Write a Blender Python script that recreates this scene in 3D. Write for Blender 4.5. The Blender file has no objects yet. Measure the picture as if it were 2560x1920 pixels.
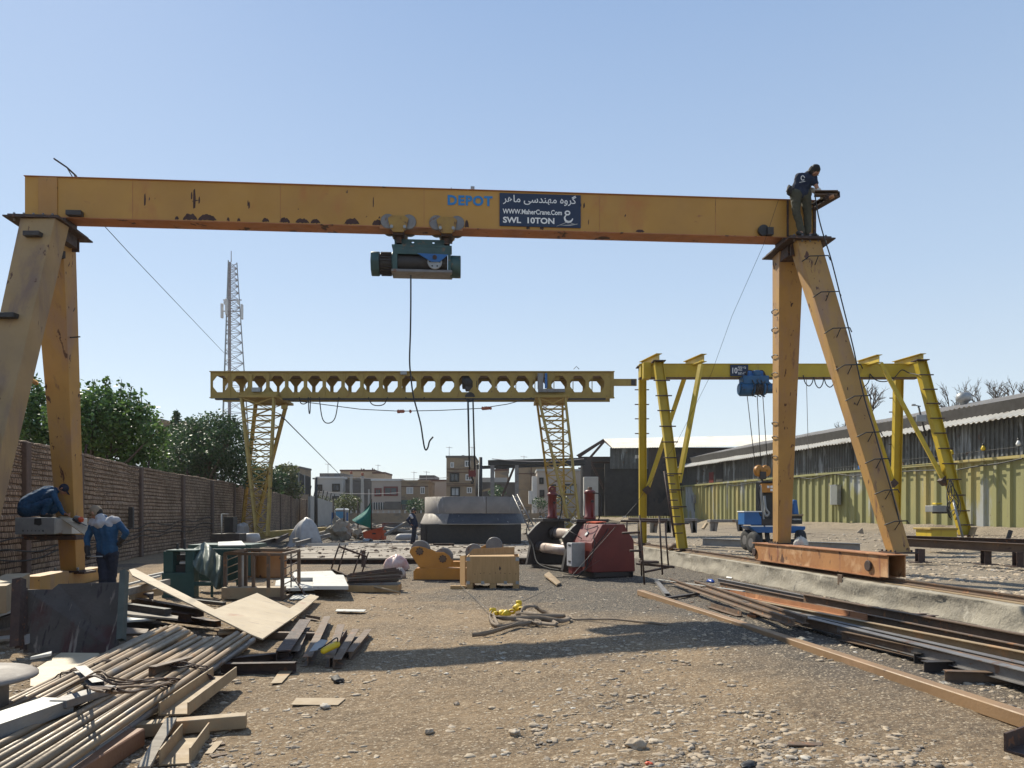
import bpy, math, random
from mathutils import Vector as V, Matrix, noise, Quaternion
random.seed(7)
R = math.radians
# ------------------------------------------------------------------ camera, sky, sun, exposure
S = bpy.context.scene
F, CH, HY, CX = 1900.0, 1.7, 1280.0, 1280.0        # focal length in px of a 2560 px wide frame, eye height, horizon row
cd = bpy.data.cameras.new('camera'); cam = bpy.data.objects.new('camera', cd); S.collection.objects.link(cam)
cam.location = (0, 0, CH); cam.rotation_euler = (R(90), 0, 0)
cd.sensor_width = 36; cd.lens = 36*F/2560; cd.shift_y = (HY-960)/2560; cd.clip_end = 3000; cd.clip_start = .1
S.camera = cam
SUN_EL, SUN_AZ = 44.0, -35.5                        # azimuth from +Y, negative to the left
w = bpy.data.worlds.new('World'); S.world = w; w.use_nodes = True
nt = w.node_tree; bg = nt.nodes['Background']
sky = nt.nodes.new('ShaderNodeTexSky'); sky.sky_type = 'NISHITA'; sky.sun_disc = False
sky.sun_elevation = R(SUN_EL); sky.sun_rotation = R(SUN_AZ)
sky.air_density = 1.15; sky.dust_density = .9; sky.ozone_density = 2.6; sky.altitude = 1100
# thin dry haze in the air: the clear sky colour is mixed with a pale one that thickens towards the horizon
wtc = nt.nodes.new('ShaderNodeTexCoord'); wsx = nt.nodes.new('ShaderNodeSeparateXYZ'); wcr = nt.nodes.new('ShaderNodeValToRGB'); wmx = nt.nodes.new('ShaderNodeMix'); wmx.data_type = 'RGBA'; wmx.inputs[0].default_value = .72
e = wcr.color_ramp.elements; e[0].position = 0; e[0].color = (.55,.60,.64,1); e[1].position = .62; e[1].color = (.205,.31,.50,1)
for pos, c in ((.10,(.53,.595,.635)), (.28,(.385,.485,.61))): q = e.new(pos); q.color = (*c, 1)
wsc = nt.nodes.new('ShaderNodeVectorMath'); wsc.operation = 'SCALE'; wsc.inputs[3].default_value = 13.5
nt.links.new(wtc.outputs['Generated'], wsx.inputs[0]); nt.links.new(wsx.outputs[2], wcr.inputs[0]); nt.links.new(wcr.outputs[0], wsc.inputs[0]); nt.links.new(sky.outputs[0], wmx.inputs[6]); nt.links.new(wsc.outputs[0], wmx.inputs[7])
nt.links.new(wmx.outputs[2], bg.inputs[0]); bg.inputs[1].default_value = 0.080
sl = bpy.data.lights.new('sun', 'SUN'); sl.energy = 4.9; sl.angle = R(.53); sl.color = (1, .93, .77)
so = bpy.data.objects.new('sun', sl); S.collection.objects.link(so)
sd = V((math.sin(R(SUN_AZ))*math.cos(R(SUN_EL)), math.cos(R(SUN_AZ))*math.cos(R(SUN_EL)), math.sin(R(SUN_EL))))
so.rotation_euler = sd.to_track_quat('Z', 'Y').to_euler(); so.location = (-20, 20, 40)
S.view_settings.view_transform = 'Standard'; S.view_settings.look = 'None'
S.view_settings.exposure = 0.52; S.view_settings.gamma = 1.0
# ------------------------------------------------------------------ placing helpers
def sstep(t): t = max(0., min(1., t)); return t*t*(3-2*t)
def gz(x, y):
    h = .20*sstep((x+2.5)/6)*(1-.6*sstep((x-5.0)/1.8))*(1-sstep((y-9.5)/9))*sstep((y-2)/3)
    n = noise.noise(V((x*.35, y*.35, 0)))*.035+noise.noise(V((x*1.3, y*1.3, 5)))*.012
    return h+n*(1-sstep((y-30)/10))
def P(px, py, Y): return V(((px-CX)/F*Y, Y, CH-(py-HY)/F*Y))
def G(px, py, z=0.):
    h = z
    for _ in range(5):
        Y = (CH-h)*F/(py-HY); X = (px-CX)/F*Y; h = gz(X, Y)+z
    return V((X, Y, h))
def GA(px, py, z):                                   # absolute height z
    Y = (CH-z)*F/(py-HY); return V(((px-CX)/F*Y, Y, z))
def railx(y): return 6.2-.12*(y-18)
def PL(px, py, a, b, c):
    n = (b-a).cross(c-a); d = V(((px-CX)/F, 1, -(py-HY)/F)); o = V((0, 0, CH))
    return o+d*((a-o).dot(n)/d.dot(n))
# ------------------------------------------------------------------ mesh helpers
COL = S.collection
class MB:
    def __init__(s): s.v = []; s.f = []; s.sm = []
    def add(s, vs, fs, smooth=False):
        o = len(s.v); s.v += [V(p) for p in vs]; s.f += [tuple(i+o for i in f) for f in fs]; s.sm += [smooth]*len(fs); return s
    def hexa(s, p): return s.add(p, [(0,3,2,1),(4,5,6,7),(0,1,5,4),(1,2,6,5),(2,3,7,6),(3,0,4,7)])
    def box(s, c, d, M=None, rz=0):
        c = V(c); x, y, z = [k/2 for k in d]
        q = [(-x,-y,-z),(x,-y,-z),(x,y,-z),(-x,y,-z),(-x,-y,z),(x,-y,z),(x,y,z),(-x,y,z)]
        m = M.to_3x3() if M else Matrix.Rotation(rz, 3, 'Z')
        return s.hexa([m @ V(k)+c for k in q])
    def bb(s, a, b): a = V(a); b = V(b); return s.box((a+b)/2, [abs(k) for k in (b-a)])
    def frame(s, a, b, roll=0, up=None):
        d = (b-a).normalized(); u = V(up) if up else V((0,0,1))
        if abs(d.dot(u)) > .98: u = V((0,1,0))
        r = d.cross(u).normalized(); u = r.cross(d)
        if roll: q = Quaternion(d, roll); r = q @ r; u = q @ u
        return d, r, u
    def ext(s, a, b, poly, roll=0, up=None, smooth=False, sb=1.0):   # extrude a closed outline from a to b
        a = V(a); b = V(b); d, r, u = s.frame(a, b, roll, up); n = len(poly)
        vs = [a+r*x+u*y for x, y in poly]+[b+r*x*sb+u*y*sb for x, y in poly]
        fs = [(i, (i+1) % n, n+(i+1) % n, n+i) for i in range(n)]
        o = len(s.v); s.add(vs, fs, smooth)
        s.f += [tuple(o+i for i in range(n-1, -1, -1)), tuple(o+n+i for i in range(n))]; s.sm += [False, False]; return s
    def cyl(s, a, b, r, r2=None, n=12, smooth=True):
        return s.ext(a, b, [(r*math.cos(k*2*math.pi/n), r*math.sin(k*2*math.pi/n)) for k in range(n)], smooth=smooth, sb=(1 if r2 is None else r2/r))
    def pipe(s, a, b, r, t=.01, n=14):               # hollow, open ends
        a = V(a); b = V(b); d, rr, u = s.frame(a, b); c = [(math.cos(k*2*math.pi/n), math.sin(k*2*math.pi/n)) for k in range(n)]
        vs = []
        for p, q in ((a, r), (b, r), (b, r-t), (a, r-t)): vs += [p+rr*x*q+u*y*q for x, y in c]
        fs = [(k*n+i, k*n+(i+1) % n, ((k+1) % 4)*n+(i+1) % n, ((k+1) % 4)*n+i) for k in range(4) for i in range(n)]
        return s.add(vs, fs, True)
    def tube(s, pts, r, n=6, r2=None):               # round tube through points
        pts = [V(p) for p in pts]; m = len(pts); vs = []; pr = None
        for i, p in enumerate(pts):
            d = (pts[min(i+1, m-1)]-pts[max(i-1, 0)]).normalized()
            if pr is None:
                u = V((0,0,1)) if abs(d.z) < .95 else V((1,0,0)); pr = d.cross(u).normalized()
            pr = (pr-d*pr.dot(d)).normalized(); u = d.cross(pr)
            rr = r if r2 is None else r+(r2-r)*i/(m-1)
            vs += [p+(pr*math.cos(k*2*math.pi/n)+u*math.sin(k*2*math.pi/n))*rr for k in range(n)]
        fs = [(i*n+k, i*n+(k+1) % n, (i+1)*n+(k+1) % n, (i+1)*n+k) for i in range(m-1) for k in range(n)]
        s.add(vs, fs, True); return s
    def ribbon(s, pts, w, t=.006, side=None):        # flat strap
        pts = [V(p) for p in pts]; m = len(pts); vs = []
        for i, p in enumerate(pts):
            d = (pts[min(i+1, m-1)]-pts[max(i-1, 0)]).normalized(); sv = V(side[i]) if side else V((0,0,1))
            a = (sv-d*sv.dot(d)).normalized(); b = d.cross(a)
            vs += [p+a*w/2+b*t/2, p-a*w/2+b*t/2, p-a*w/2-b*t/2, p+a*w/2-b*t/2]
        fs = [(i*4+k, i*4+(k+1) % 4, i*4+4+(k+1) % 4, i*4+4+k) for i in range(m-1) for k in range(4)]
        fs += [(3,2,1,0), (m*4-4, m*4-3, m*4-2, m*4-1)]
        return s.add(vs, fs, True)
    def lathe(s, prof, c=(0,0,0), n=24, axis='Z', a0=0, a1=360, smooth=True):  # (r, h) pairs
        c = V(c); full = abs(a1-a0) >= 360; k = n if full else n+1; vs = []
        for r, h in prof:
            for i in range(k):
                a = R(a0+(a1-a0)*i/n); p = (r*math.cos(a), r*math.sin(a), h)
                if axis == 'X': p = (p[2], p[0], p[1])
                if axis == 'Y': p = (p[0], p[2], p[1])
                vs.append(c+V(p))
        fs = []
        for j in range(len(prof)-1):
            for i in range(n): fs.append((j*k+i, j*k+(i+1) % k, (j+1)*k+(i+1) % k, (j+1)*k+i))
        return s.add(vs, fs, smooth)
    def slab(s, pts, t):                              # polygon given thickness downwards along its normal (or vector t)
        pts = [V(p) for p in pts]; n = len(pts)
        if isinstance(t, (int, float)):
            nn = V((0,0,0))
            for i in range(n): a = pts[i]; b = pts[(i+1) % n]; nn += a.cross(b)
            nn.normalize()
            if nn.z < 0: nn = -nn
            t = -nn*t
        s.add(pts+[p+V(t) for p in pts], [tuple(range(n)), tuple(range(2*n-1, n-1, -1))]+[(i, n+i, n+(i+1) % n, (i+1) % n) for i in range(n)]); return s
    def rock(s, c, r, k=0, sq=(1,1,1), sub=1, rz=None):
        if sub == 0: vs, fs = ICO0
        else: vs, fs = ICO1 if sub == 1 else ICO2
        m = Matrix.Rotation(random.random()*6.3 if rz is None else rz, 3, 'Z'); c = V(c); o = V((random.random()*99, random.random()*99, k))
        s.add([c+m @ V([p[i]*sq[i]*r*(1+.62*noise.noise(p*1.7+o)) for i in range(3)]) for p in vs], fs, sub > 0); return s
    def caps(s, a, b, ra, rb, n=10):                  # capsule
        a = V(a); b = V(b); d = b-a; L = d.length
        if L < 1e-5: d = V((0,0,1)); L = 1e-5
        q = d.normalized().to_track_quat('Z', 'Y').to_matrix(); pr = []
        for k in range(5): t = R(-90+k*22.5); pr.append((ra*math.cos(t)+1e-4, ra*math.sin(t)))
        for k in range(5): t = R(k*22.5); pr.append((rb*math.cos(t)+1e-4, L+rb*math.sin(t)))
        vs = [a+q @ V((r*math.cos(i*2*math.pi/n), r*math.sin(i*2*math.pi/n), h)) for r, h in pr for i in range(n)]
        fs = [(j*n+i, j*n+(i+1) % n, (j+1)*n+(i+1) % n, (j+1)*n+i) for j in range(len(pr)-1) for i in range(n)]
        fs += [tuple(range(n-1, -1, -1)), tuple(range((len(pr)-1)*n, len(pr)*n))]
        return s.add(vs, fs, True)
    def build(s, name, mat, parent=None, bevel=0, local=False, smooth=None, origin=None):
        if parent is not None and not local:
            off = V((0,0,0)); q = parent
            while q: off += V(q.location); q = q.parent
        elif parent is None and not local:
            if origin is None:
                xs = [p.x for p in s.v]; ys = [p.y for p in s.v]; off = V(((min(xs)+max(xs))/2, (min(ys)+max(ys))/2, min(p.z for p in s.v)))
            else: off = V(origin)
        else: off = V((0,0,0))
        me = bpy.data.meshes.new(name); me.from_pydata([p-off for p in s.v], [], s.f)
        me.polygons.foreach_set('use_smooth', s.sm if smooth is None else [smooth]*len(s.f))
        me.materials.append(mat); me.validate(); me.update()
        o = bpy.data.objects.new(name, me); COL.objects.link(o); o.parent = parent
        if parent is None and not local: o.location = off
        if bevel:
            m = o.modifiers.new('bevel', 'BEVEL'); m.width = bevel; m.segments = 1; m.limit_method = 'ANGLE'; m.angle_limit = R(40)
        return o
def ico(sub):
    t = (1+5**.5)/2
    vs = [V(p).normalized() for p in [(-1,t,0),(1,t,0),(-1,-t,0),(1,-t,0),(0,-1,t),(0,1,t),(0,-1,-t),(0,1,-t),(t,0,-1),(t,0,1),(-t,0,-1),(-t,0,1)]]
    fs = [(0,11,5),(0,5,1),(0,1,7),(0,7,10),(0,10,11),(1,5,9),(5,11,4),(11,10,2),(10,7,6),(7,1,8),(3,9,4),(3,4,2),(3,2,6),(3,6,8),(3,8,9),(4,9,5),(2,4,11),(6,2,10),(8,6,7),(9,8,1)]
    for _ in range(sub):
        c = {}; nf = []
        def mid(a, b):
            k = (min(a,b), max(a,b))
            if k not in c: vs.append(((vs[a]+vs[b])/2).normalized()); c[k] = len(vs)-1
            return c[k]
        for a, b, d in fs: x, y, z = mid(a,b), mid(b,d), mid(d,a); nf += [(a,x,z),(b,y,x),(d,z,y),(x,y,z)]
        fs = nf
    return vs, fs
ICO0, ICO1, ICO2 = ico(0), ico(1), ico(2)
def tag(o, label, cat, group=None, kind=None):
    if label: o['label'] = label
    if cat: o['category'] = cat
    if group: o['group'] = group
    if kind: o['kind'] = kind
    return o
def thing(name, label, cat, loc=(0,0,0), rz=0, group=None):
    o = bpy.data.objects.new(name, None); COL.objects.link(o); o.location = loc; o.rotation_euler = (0,0,rz)
    o.empty_display_size = .2
    return tag(o, label, cat, group)
def struct(o): o['kind'] = 'structure'; return o
def kids(o): return [c for c in COL.objects if c.parent == o]
def dup(o, loc=None, rz=None, label=None, parent=None):
    c = o.copy(); COL.objects.link(c); c.parent = parent
    if loc is not None: c.location = loc
    if rz is not None: c.rotation_euler = (0,0,rz)
    if label: c['label'] = label
    for k in kids(o): dup(k, parent=c)
    return c
def sag(a, b, d, n=14):
    a = V(a); b = V(b); return [a.lerp(b, i/n)-V((0,0,d*4*(i/n)*(1-i/n))) for i in range(n+1)]
def spl(pts, n=6):                                    # Catmull-Rom through points
    pts = [V(p) for p in pts]; q = [pts[0]*2-pts[1]]+pts+[pts[-1]*2-pts[-2]]; out = []
    for i in range(1, len(q)-2):
        for k in range(n):
            t = k/n; out.append(.5*((2*q[i])+(q[i+1]-q[i-1])*t+(2*q[i-1]-5*q[i]+4*q[i+1]-q[i+2])*t*t+(3*q[i]-q[i-1]-3*q[i+1]+q[i+2])*t**3))
    return out+[pts[-1]]
# section outlines
def sI(w, h, t=None, tf=None):
    t = t or w*.09; tf = tf or h*.06; W = w/2; H = h/2; T = t/2
    return [(-W,-H),(W,-H),(W,-H+tf),(T,-H+tf),(T,H-tf),(W,H-tf),(W,H),(-W,H),(-W,H-tf),(-T,H-tf),(-T,-H+tf),(-W,-H+tf)]
def sC(w, h, t=None):
    t = t or h*.07; W = w/2; H = h/2; return [(-W,-H),(W,-H),(W,-H+t),(-W+t,-H+t),(-W+t,H-t),(W,H-t),(W,H),(-W,H)]
def sL(w, h, t=None):
    t = t or w*.1; return [(-w/2,-h/2),(w/2,-h/2),(w/2,-h/2+t),(-w/2+t,-h/2+t),(-w/2+t,h/2),(-w/2,h/2)]
def sB(w, h): return [(-w/2,-h/2),(w/2,-h/2),(w/2,h/2),(-w/2,h/2)]
def sRail(h): return [(-.5*h,0),(.5*h,0),(.5*h,.12*h),(.09*h,.25*h),(.09*h,.7*h),(.28*h,.76*h),(.28*h,h),(-.28*h,h),(-.28*h,.76*h),(-.09*h,.7*h),(-.09*h,.25*h),(-.5*h,.12*h)]
# ------------------------------------------------------------------ materials
MATS = {}
def mat(name, c1, c2=None, sc=2.5, rough=.65, metal=0., spots=(), bump=.15, bsc=30, st=(1,1,1), spec=.4, det=6):
    """base mottled between c1 and c2; spots = [(colour, scale, threshold, stretch, softness)] worn, rusty or dirty patches"""
    m = bpy.data.materials.new(name); m.use_nodes = True; n = m.node_tree; N = n.nodes; L = n.links; b = N['Principled BSDF']
    tc = N.new('ShaderNodeTexCoord')
    oi = N.new('ShaderNodeObjectInfo'); va = N.new('ShaderNodeVectorMath'); va.operation = 'ADD'
    cmb = N.new('ShaderNodeMath'); cmb.operation = 'MULTIPLY'; cmb.inputs[1].default_value = 37.; L.new(oi.outputs['Random'], cmb.inputs[0])
    L.new(tc.outputs['Object'], va.inputs[0]); L.new(cmb.outputs[0], va.inputs[1])
    def nz(scale, stv, detail=det, dist=0.):
        mp = N.new('ShaderNodeMapping'); mp.inputs['Scale'].default_value = stv; L.new(va.outputs[0], mp.inputs[0])
        t = N.new('ShaderNodeTexNoise'); t.inputs['Scale'].default_value = scale; t.inputs['Detail'].default_value = detail; t.inputs['Roughness'].default_value = .62; t.inputs['Distortion'].default_value = dist
        L.new(mp.outputs[0], t.inputs['Vector']); return t
    def ramp(src, a, c):
        r = N.new('ShaderNodeMapRange'); r.inputs[1].default_value = a; r.inputs[2].default_value = c; L.new(src, r.inputs[0]); return r
    def mix(f, a, c):
        x = N.new('ShaderNodeMix'); x.data_type = 'RGBA'; L.new(f, x.inputs[0])
        for i, q in ((6, a), (7, c)):
            if isinstance(q, tuple): x.inputs[i].default_value = (*q, 1)
            else: L.new(q, x.inputs[i])
        return x.outputs[2]
    c2 = c2 or tuple(k*.75 for k in c1)
    col = mix(ramp(nz(sc, st).outputs[0], .32, .68).outputs[0], c1, c2)
    rg = None
    for s in spots:
        cc, ss, th = s[:3]; stv = s[3] if len(s) > 3 else (1,1,1); sf = s[4] if len(s) > 4 else .04
        f = ramp(nz(ss, stv, 8, .3).outputs[0], th, th+sf).outputs[0]; col = mix(f, col, cc)
    L.new(col, b.inputs['Base Color']); b.inputs['Metallic'].default_value = metal
    rr = ramp(nz(sc*3, st, 3).outputs[0], .3, .7); rr.inputs[3].default_value = max(0, rough-.12); rr.inputs[4].default_value = min(1, rough+.12); L.new(rr.outputs[0], b.inputs['Roughness'])
    b.inputs['Specular IOR Level'].default_value = spec
    if bump:
        bp = N.new('ShaderNodeBump'); bp.inputs['Strength'].default_value = bump; bp.inputs['Distance'].default_value = .02; L.new(nz(bsc, (1,1,1), 4).outputs[0], bp.inputs['Height']); L.new(bp.outputs[0], b.inputs['Normal'])
    MATS[name] = m; return m
RU = (.10,.045,.025); RU2 = (.055,.028,.02)
m_crane = mat('crane_orange_paint', (.43,.22,.06), (.36,.175,.045), 1.3, .5, spots=[((.34,.15,.04), 2.2, .60, (1,1,.35), .12), (RU, 3.4, .665, (1,1,.5), .02), (RU2, 9, .70, (1,1,.4), .015)], bump=.08)
m_crane_flange = mat('crane_flange_paint', (.42,.17,.06), (.30,.12,.05), 2, .6, spots=[(RU2, 3, .6, (1,1,1), .05)])
m_crane_leg = mat('crane_leg_paint', (.43,.245,.07), (.33,.185,.065), 1.1, .6, spots=[((.30,.18,.11), .8, .50, (2.5,2.5,.5), .2), ((.19,.10,.06), 1.4, .60, (4,4,.4), .10), (RU, 3.0, .63, (2,2,.7), .02), (RU2, 8, .67, (1,1,.5), .02)], bump=.08)
m_leg_pale = mat('crane_leg_faded_paint', (.36,.235,.105), (.27,.18,.09), .9, .7, spots=[((.20,.13,.09), .9, .50, (3,3,.5), .2), (RU, 3, .64, (2,2,.6), .03)], bump=.08)
m_rustor = mat('rusty_orange_steel', (.36,.17,.075), (.26,.11,.05), 2, .7, spots=[((.62,.33,.16), 3, .6, (1,1,.6), .1), (RU2, 3.5, .64, (1,1,.5), .05)])
m_rust = mat('dark_rusty_steel', (.075,.045,.035), (.045,.03,.026), 6, .7, spots=[((.16,.07,.035), 8, .6)], bump=.2)
m_rustmid = mat('brown_rusty_steel', (.155,.10,.063), (.10,.068,.048), 3, .7, spots=[((.27,.13,.06), 6, .58, (1,1,1), .1), ((.07,.045,.04), 5, .64)])
m_rustlt = mat('pale_rusty_steel', (.33,.245,.145), (.25,.175,.105), 3, .65, spots=[((.40,.21,.09), 2.5, .58, (1,1,1), .12), ((.14,.10,.08), 7, .66)])
m_pipe = mat('mill_scale_pipe_steel', (.30,.21,.125), (.185,.138,.092), 2, .5, .05, spots=[((.27,.15,.075), 3, .6, (1,1,1), .1), ((.10,.10,.105), 2, .6, (1,1,1), .1)])
m_steelg = mat('grey_mill_steel', (.22,.21,.20), (.15,.14,.14), 3, .5, .3, spots=[((.16,.10,.07), 5, .6)])
m_galv = mat('galvanised_steel', (.32,.325,.32), (.23,.235,.24), 3, .45, .4, spots=[((.22,.17,.13), 5, .66)])
m_black = mat('black_painted_steel', (.022,.022,.024), (.035,.032,.03), 6, .55)
m_dark = mat('dark_oily_steel', (.035,.032,.032), (.055,.045,.04), 4, .6)
m_rubber = mat('black_rubber', (.02,.02,.02), (.035,.034,.033), 8, .8)
m_yel = mat('yellow_crane_paint', (.50,.36,.025), (.40,.285,.025), 1.5, .45, spots=[((.35,.24,.03), 3, .63, (1,1,.4), .06), (RU, 9, .70)], bump=.05)
m_yel_o = mat('old_yellow_paint', (.34,.235,.055), (.27,.185,.05), 1.5, .6, spots=[((.25,.15,.04), 2.5, .58, (1,1,.4), .1), (RU, 6, .66)], bump=.08)
m_yel_mast = mat('mast_yellow_paint', (.40,.27,.06), (.30,.19,.05), 2, .6, spots=[(RU, 3, .58, (1,1,1), .1)], bump=.05)
m_green_h = mat('hoist_green_paint', (.045,.095,.09), (.03,.06,.06), 4, .5, spots=[((.12,.09,.06), 5, .6), ((.02,.02,.02), 3, .62, (1,1,1), .1)])
m_blue = mat('blue_machine_paint', (.025,.13,.36), (.02,.10,.28), 3, .4, spots=[((.05,.05,.06), 6, .64)])
m_bluehoist = mat('blue_hoist_paint', (.02,.10,.22), (.015,.07,.16), 4, .4, spots=[((.02,.03,.04), 4, .6)])
m_red = mat('red_machine_paint', (.17,.032,.028), (.125,.026,.023), 2, .45, spots=[((.11,.03,.028), 3, .62, (1,1,.5), .1), ((.35,.16,.13), 9, .70)])
m_signal = mat('orange_red_paint', (.55,.09,.03), (.45,.07,.025), 2, .5, spots=[((.2,.05,.03), 5, .64)])
m_orange = mat('welding_orange_paint', (.48,.215,.035), (.38,.165,.03), 2, .5, spots=[((.38,.16,.04), 3, .6, (1,1,1), .1), (RU, 8, .69)])
m_roll = mat('worn_bare_steel_roll', (.42,.35,.31), (.30,.24,.21), 4, .45, .4, spots=[((.26,.16,.12), 3, .6, (1,1,1), .08)])
m_wood = mat('raw_plywood', (.44,.27,.12), (.35,.21,.09), 3, .7, st=(8,8,.8), spots=[((.25,.14,.06), 9, .69)])
m_plank = mat('grey_old_timber', (.30,.26,.21), (.20,.17,.14), 3, .8, st=(1,6,6))
m_plate = mat('pale_steel_plate', (.50,.40,.27), (.40,.31,.20), 2, .55, spots=[((.24,.17,.13), 7, .60, (.4,2.2,1), .08), ((.36,.2,.12), 1.6, .63, (1,1,1), .1)])
m_plateg = mat('light_grey_plate', (.50,.49,.45), (.40,.39,.36), 2, .6, spots=[((.28,.2,.15), 4, .63)])
m_platered = mat('grimy_red_grey_plate', (.080,.066,.056), (.048,.038,.033), 2, .7, spots=[((.065,.02,.017), 1.1, .50, (1.8,1,1), .12), ((.22,.18,.15), 3, .60, (4,1,.35), .06), ((.03,.02,.02), 5, .60, (3,1,.6), .05)], bump=.4)
m_conc = mat('rough_concrete', (.33,.295,.235), (.22,.195,.155), 2, .9, spots=[((.44,.40,.33), 3, .58, (1,1,1), .1), ((.13,.115,.10), 5, .60, (1,1,1), .08)], bump=.9, bsc=14)
m_conc2 = mat('smooth_concrete', (.40,.38,.34), (.33,.31,.28), 1, .85, spots=[((.25,.24,.22), 2, .6, (2,2,.4), .1)], bump=.3)
m_tarp = mat('silver_grey_tarpaulin', (.42,.40,.38), (.32,.30,.29), 3, .5, bump=.3, bsc=8)
m_tarpg = mat('grey_green_tarpaulin', (.15,.18,.15), (.10,.13,.115), 3, .6, spots=[((.30,.28,.22), 3, .58, (1,1,1), .12)], bump=.4, bsc=7)
m_green = mat('dark_green_machine_paint', (.035,.085,.075), (.028,.065,.06), 3, .5, spots=[((.10,.10,.08), 6, .64)])
m_ring = mat('sandblasted_ring_steel', (.25,.215,.185), (.19,.165,.145), 1.5, .7, spots=[((.17,.15,.15), 4, .62), ((.45,.42,.39), 2, .6, (2,2,.3), .1)])
m_ring_shade = mat('shaded_ring_steel', (.035,.036,.045), (.05,.05,.058), 2, .5, spots=[((.2,.19,.19), 5, .64)])  # shaded copy of the ring steel, for the skirt away from the sun
m_grill = mat('white_sign_paint', (.80,.80,.78), (.72,.72,.70), 5, .6, bump=0)
m_navy = mat('navy_sign_vinyl', (.012,.022,.055), (.014,.028,.065), 2, .45, bump=0)
m_letblue = mat('blue_stencil_paint', (.02,.17,.42), (.03,.21,.46), 8, .6, bump=0)
m_cloth_blue = mat('blue_work_jacket', (.02,.075,.16), (.012,.045,.10), 6, .85, bump=.4, bsc=18)
m_cloth_navy = mat('navy_cotton', (.012,.018,.04), (.018,.025,.05), 6, .9, bump=.3, bsc=20)
m_cloth_grey = mat('pale_grey_cotton', (.40,.40,.42), (.32,.32,.34), 6, .9, bump=.3, bsc=20)
m_cloth_olive = mat('olive_work_trousers', (.075,.07,.045), (.055,.052,.035), 6, .9, bump=.5, bsc=14)
m_cloth_dark = mat('dark_work_trousers', (.015,.018,.03), (.02,.024,.04), 6, .9, bump=.3, bsc=20)
m_skin = mat('skin', (.36,.19,.12), (.31,.155,.10), 10, .6, bump=.05)
m_hair = mat('dark_hair', (.012,.010,.009), (.02,.016,.014), 40, .7, bump=.5, bsc=60)
m_beige = mat('beige_cap_cloth', (.26,.20,.14), (.21,.16,.11), 8, .9)
m_glove = mat('white_work_glove', (.55,.53,.48), (.45,.43,.38), 8, .9)
m_boot = mat('black_boot_leather', (.02,.018,.017), (.03,.026,.024), 8, .7)
m_strap = mat('dusty_webbing', (.23,.175,.125), (.17,.13,.095), 6, .85)
m_yelp = mat('bright_yellow_plastic', (.72,.50,.02), (.62,.42,.02), 6, .5)
m_shed_y = mat('faded_yellow_green_cladding', (.29,.275,.115), (.25,.24,.105), .25, .65, spots=[((.42,.33,.12), .18, .52, (1,1,.2), .12), ((.34,.35,.34), .22, .59, (1.5,1.5,.4), .05), ((.20,.17,.09), 1.5, .60, (3,3,.2), .08), ((.16,.10,.06), 5, .67)], bump=.03)
m_shed_g = mat('weathered_grey_cladding', (.11,.11,.10), (.065,.065,.06), .7, .6, .1, spots=[((.26,.27,.27), .5, .54, (3,3,.6), .08), ((.10,.06,.04), 1.4, .63)], bump=.05)
m_roof = mat('pale_corrugated_roofing', (.55,.52,.46), (.46,.43,.38), .5, .7, spots=[((.32,.28,.23), .8, .58, (1,1,1), .1)], bump=.1)
m_roof2 = mat('grey_brown_roofing', (.33,.30,.27), (.26,.235,.21), .5, .75, bump=.1)
m_nearblack = mat('near_black_wall', (.03,.027,.024), (.045,.04,.036), 1, .9)  # near-black fill for the roof gap, openings and inner walls
m_fibre = mat('terracotta_ceramic', (.35,.11,.06), (.28,.09,.05), 8, .6)
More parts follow.
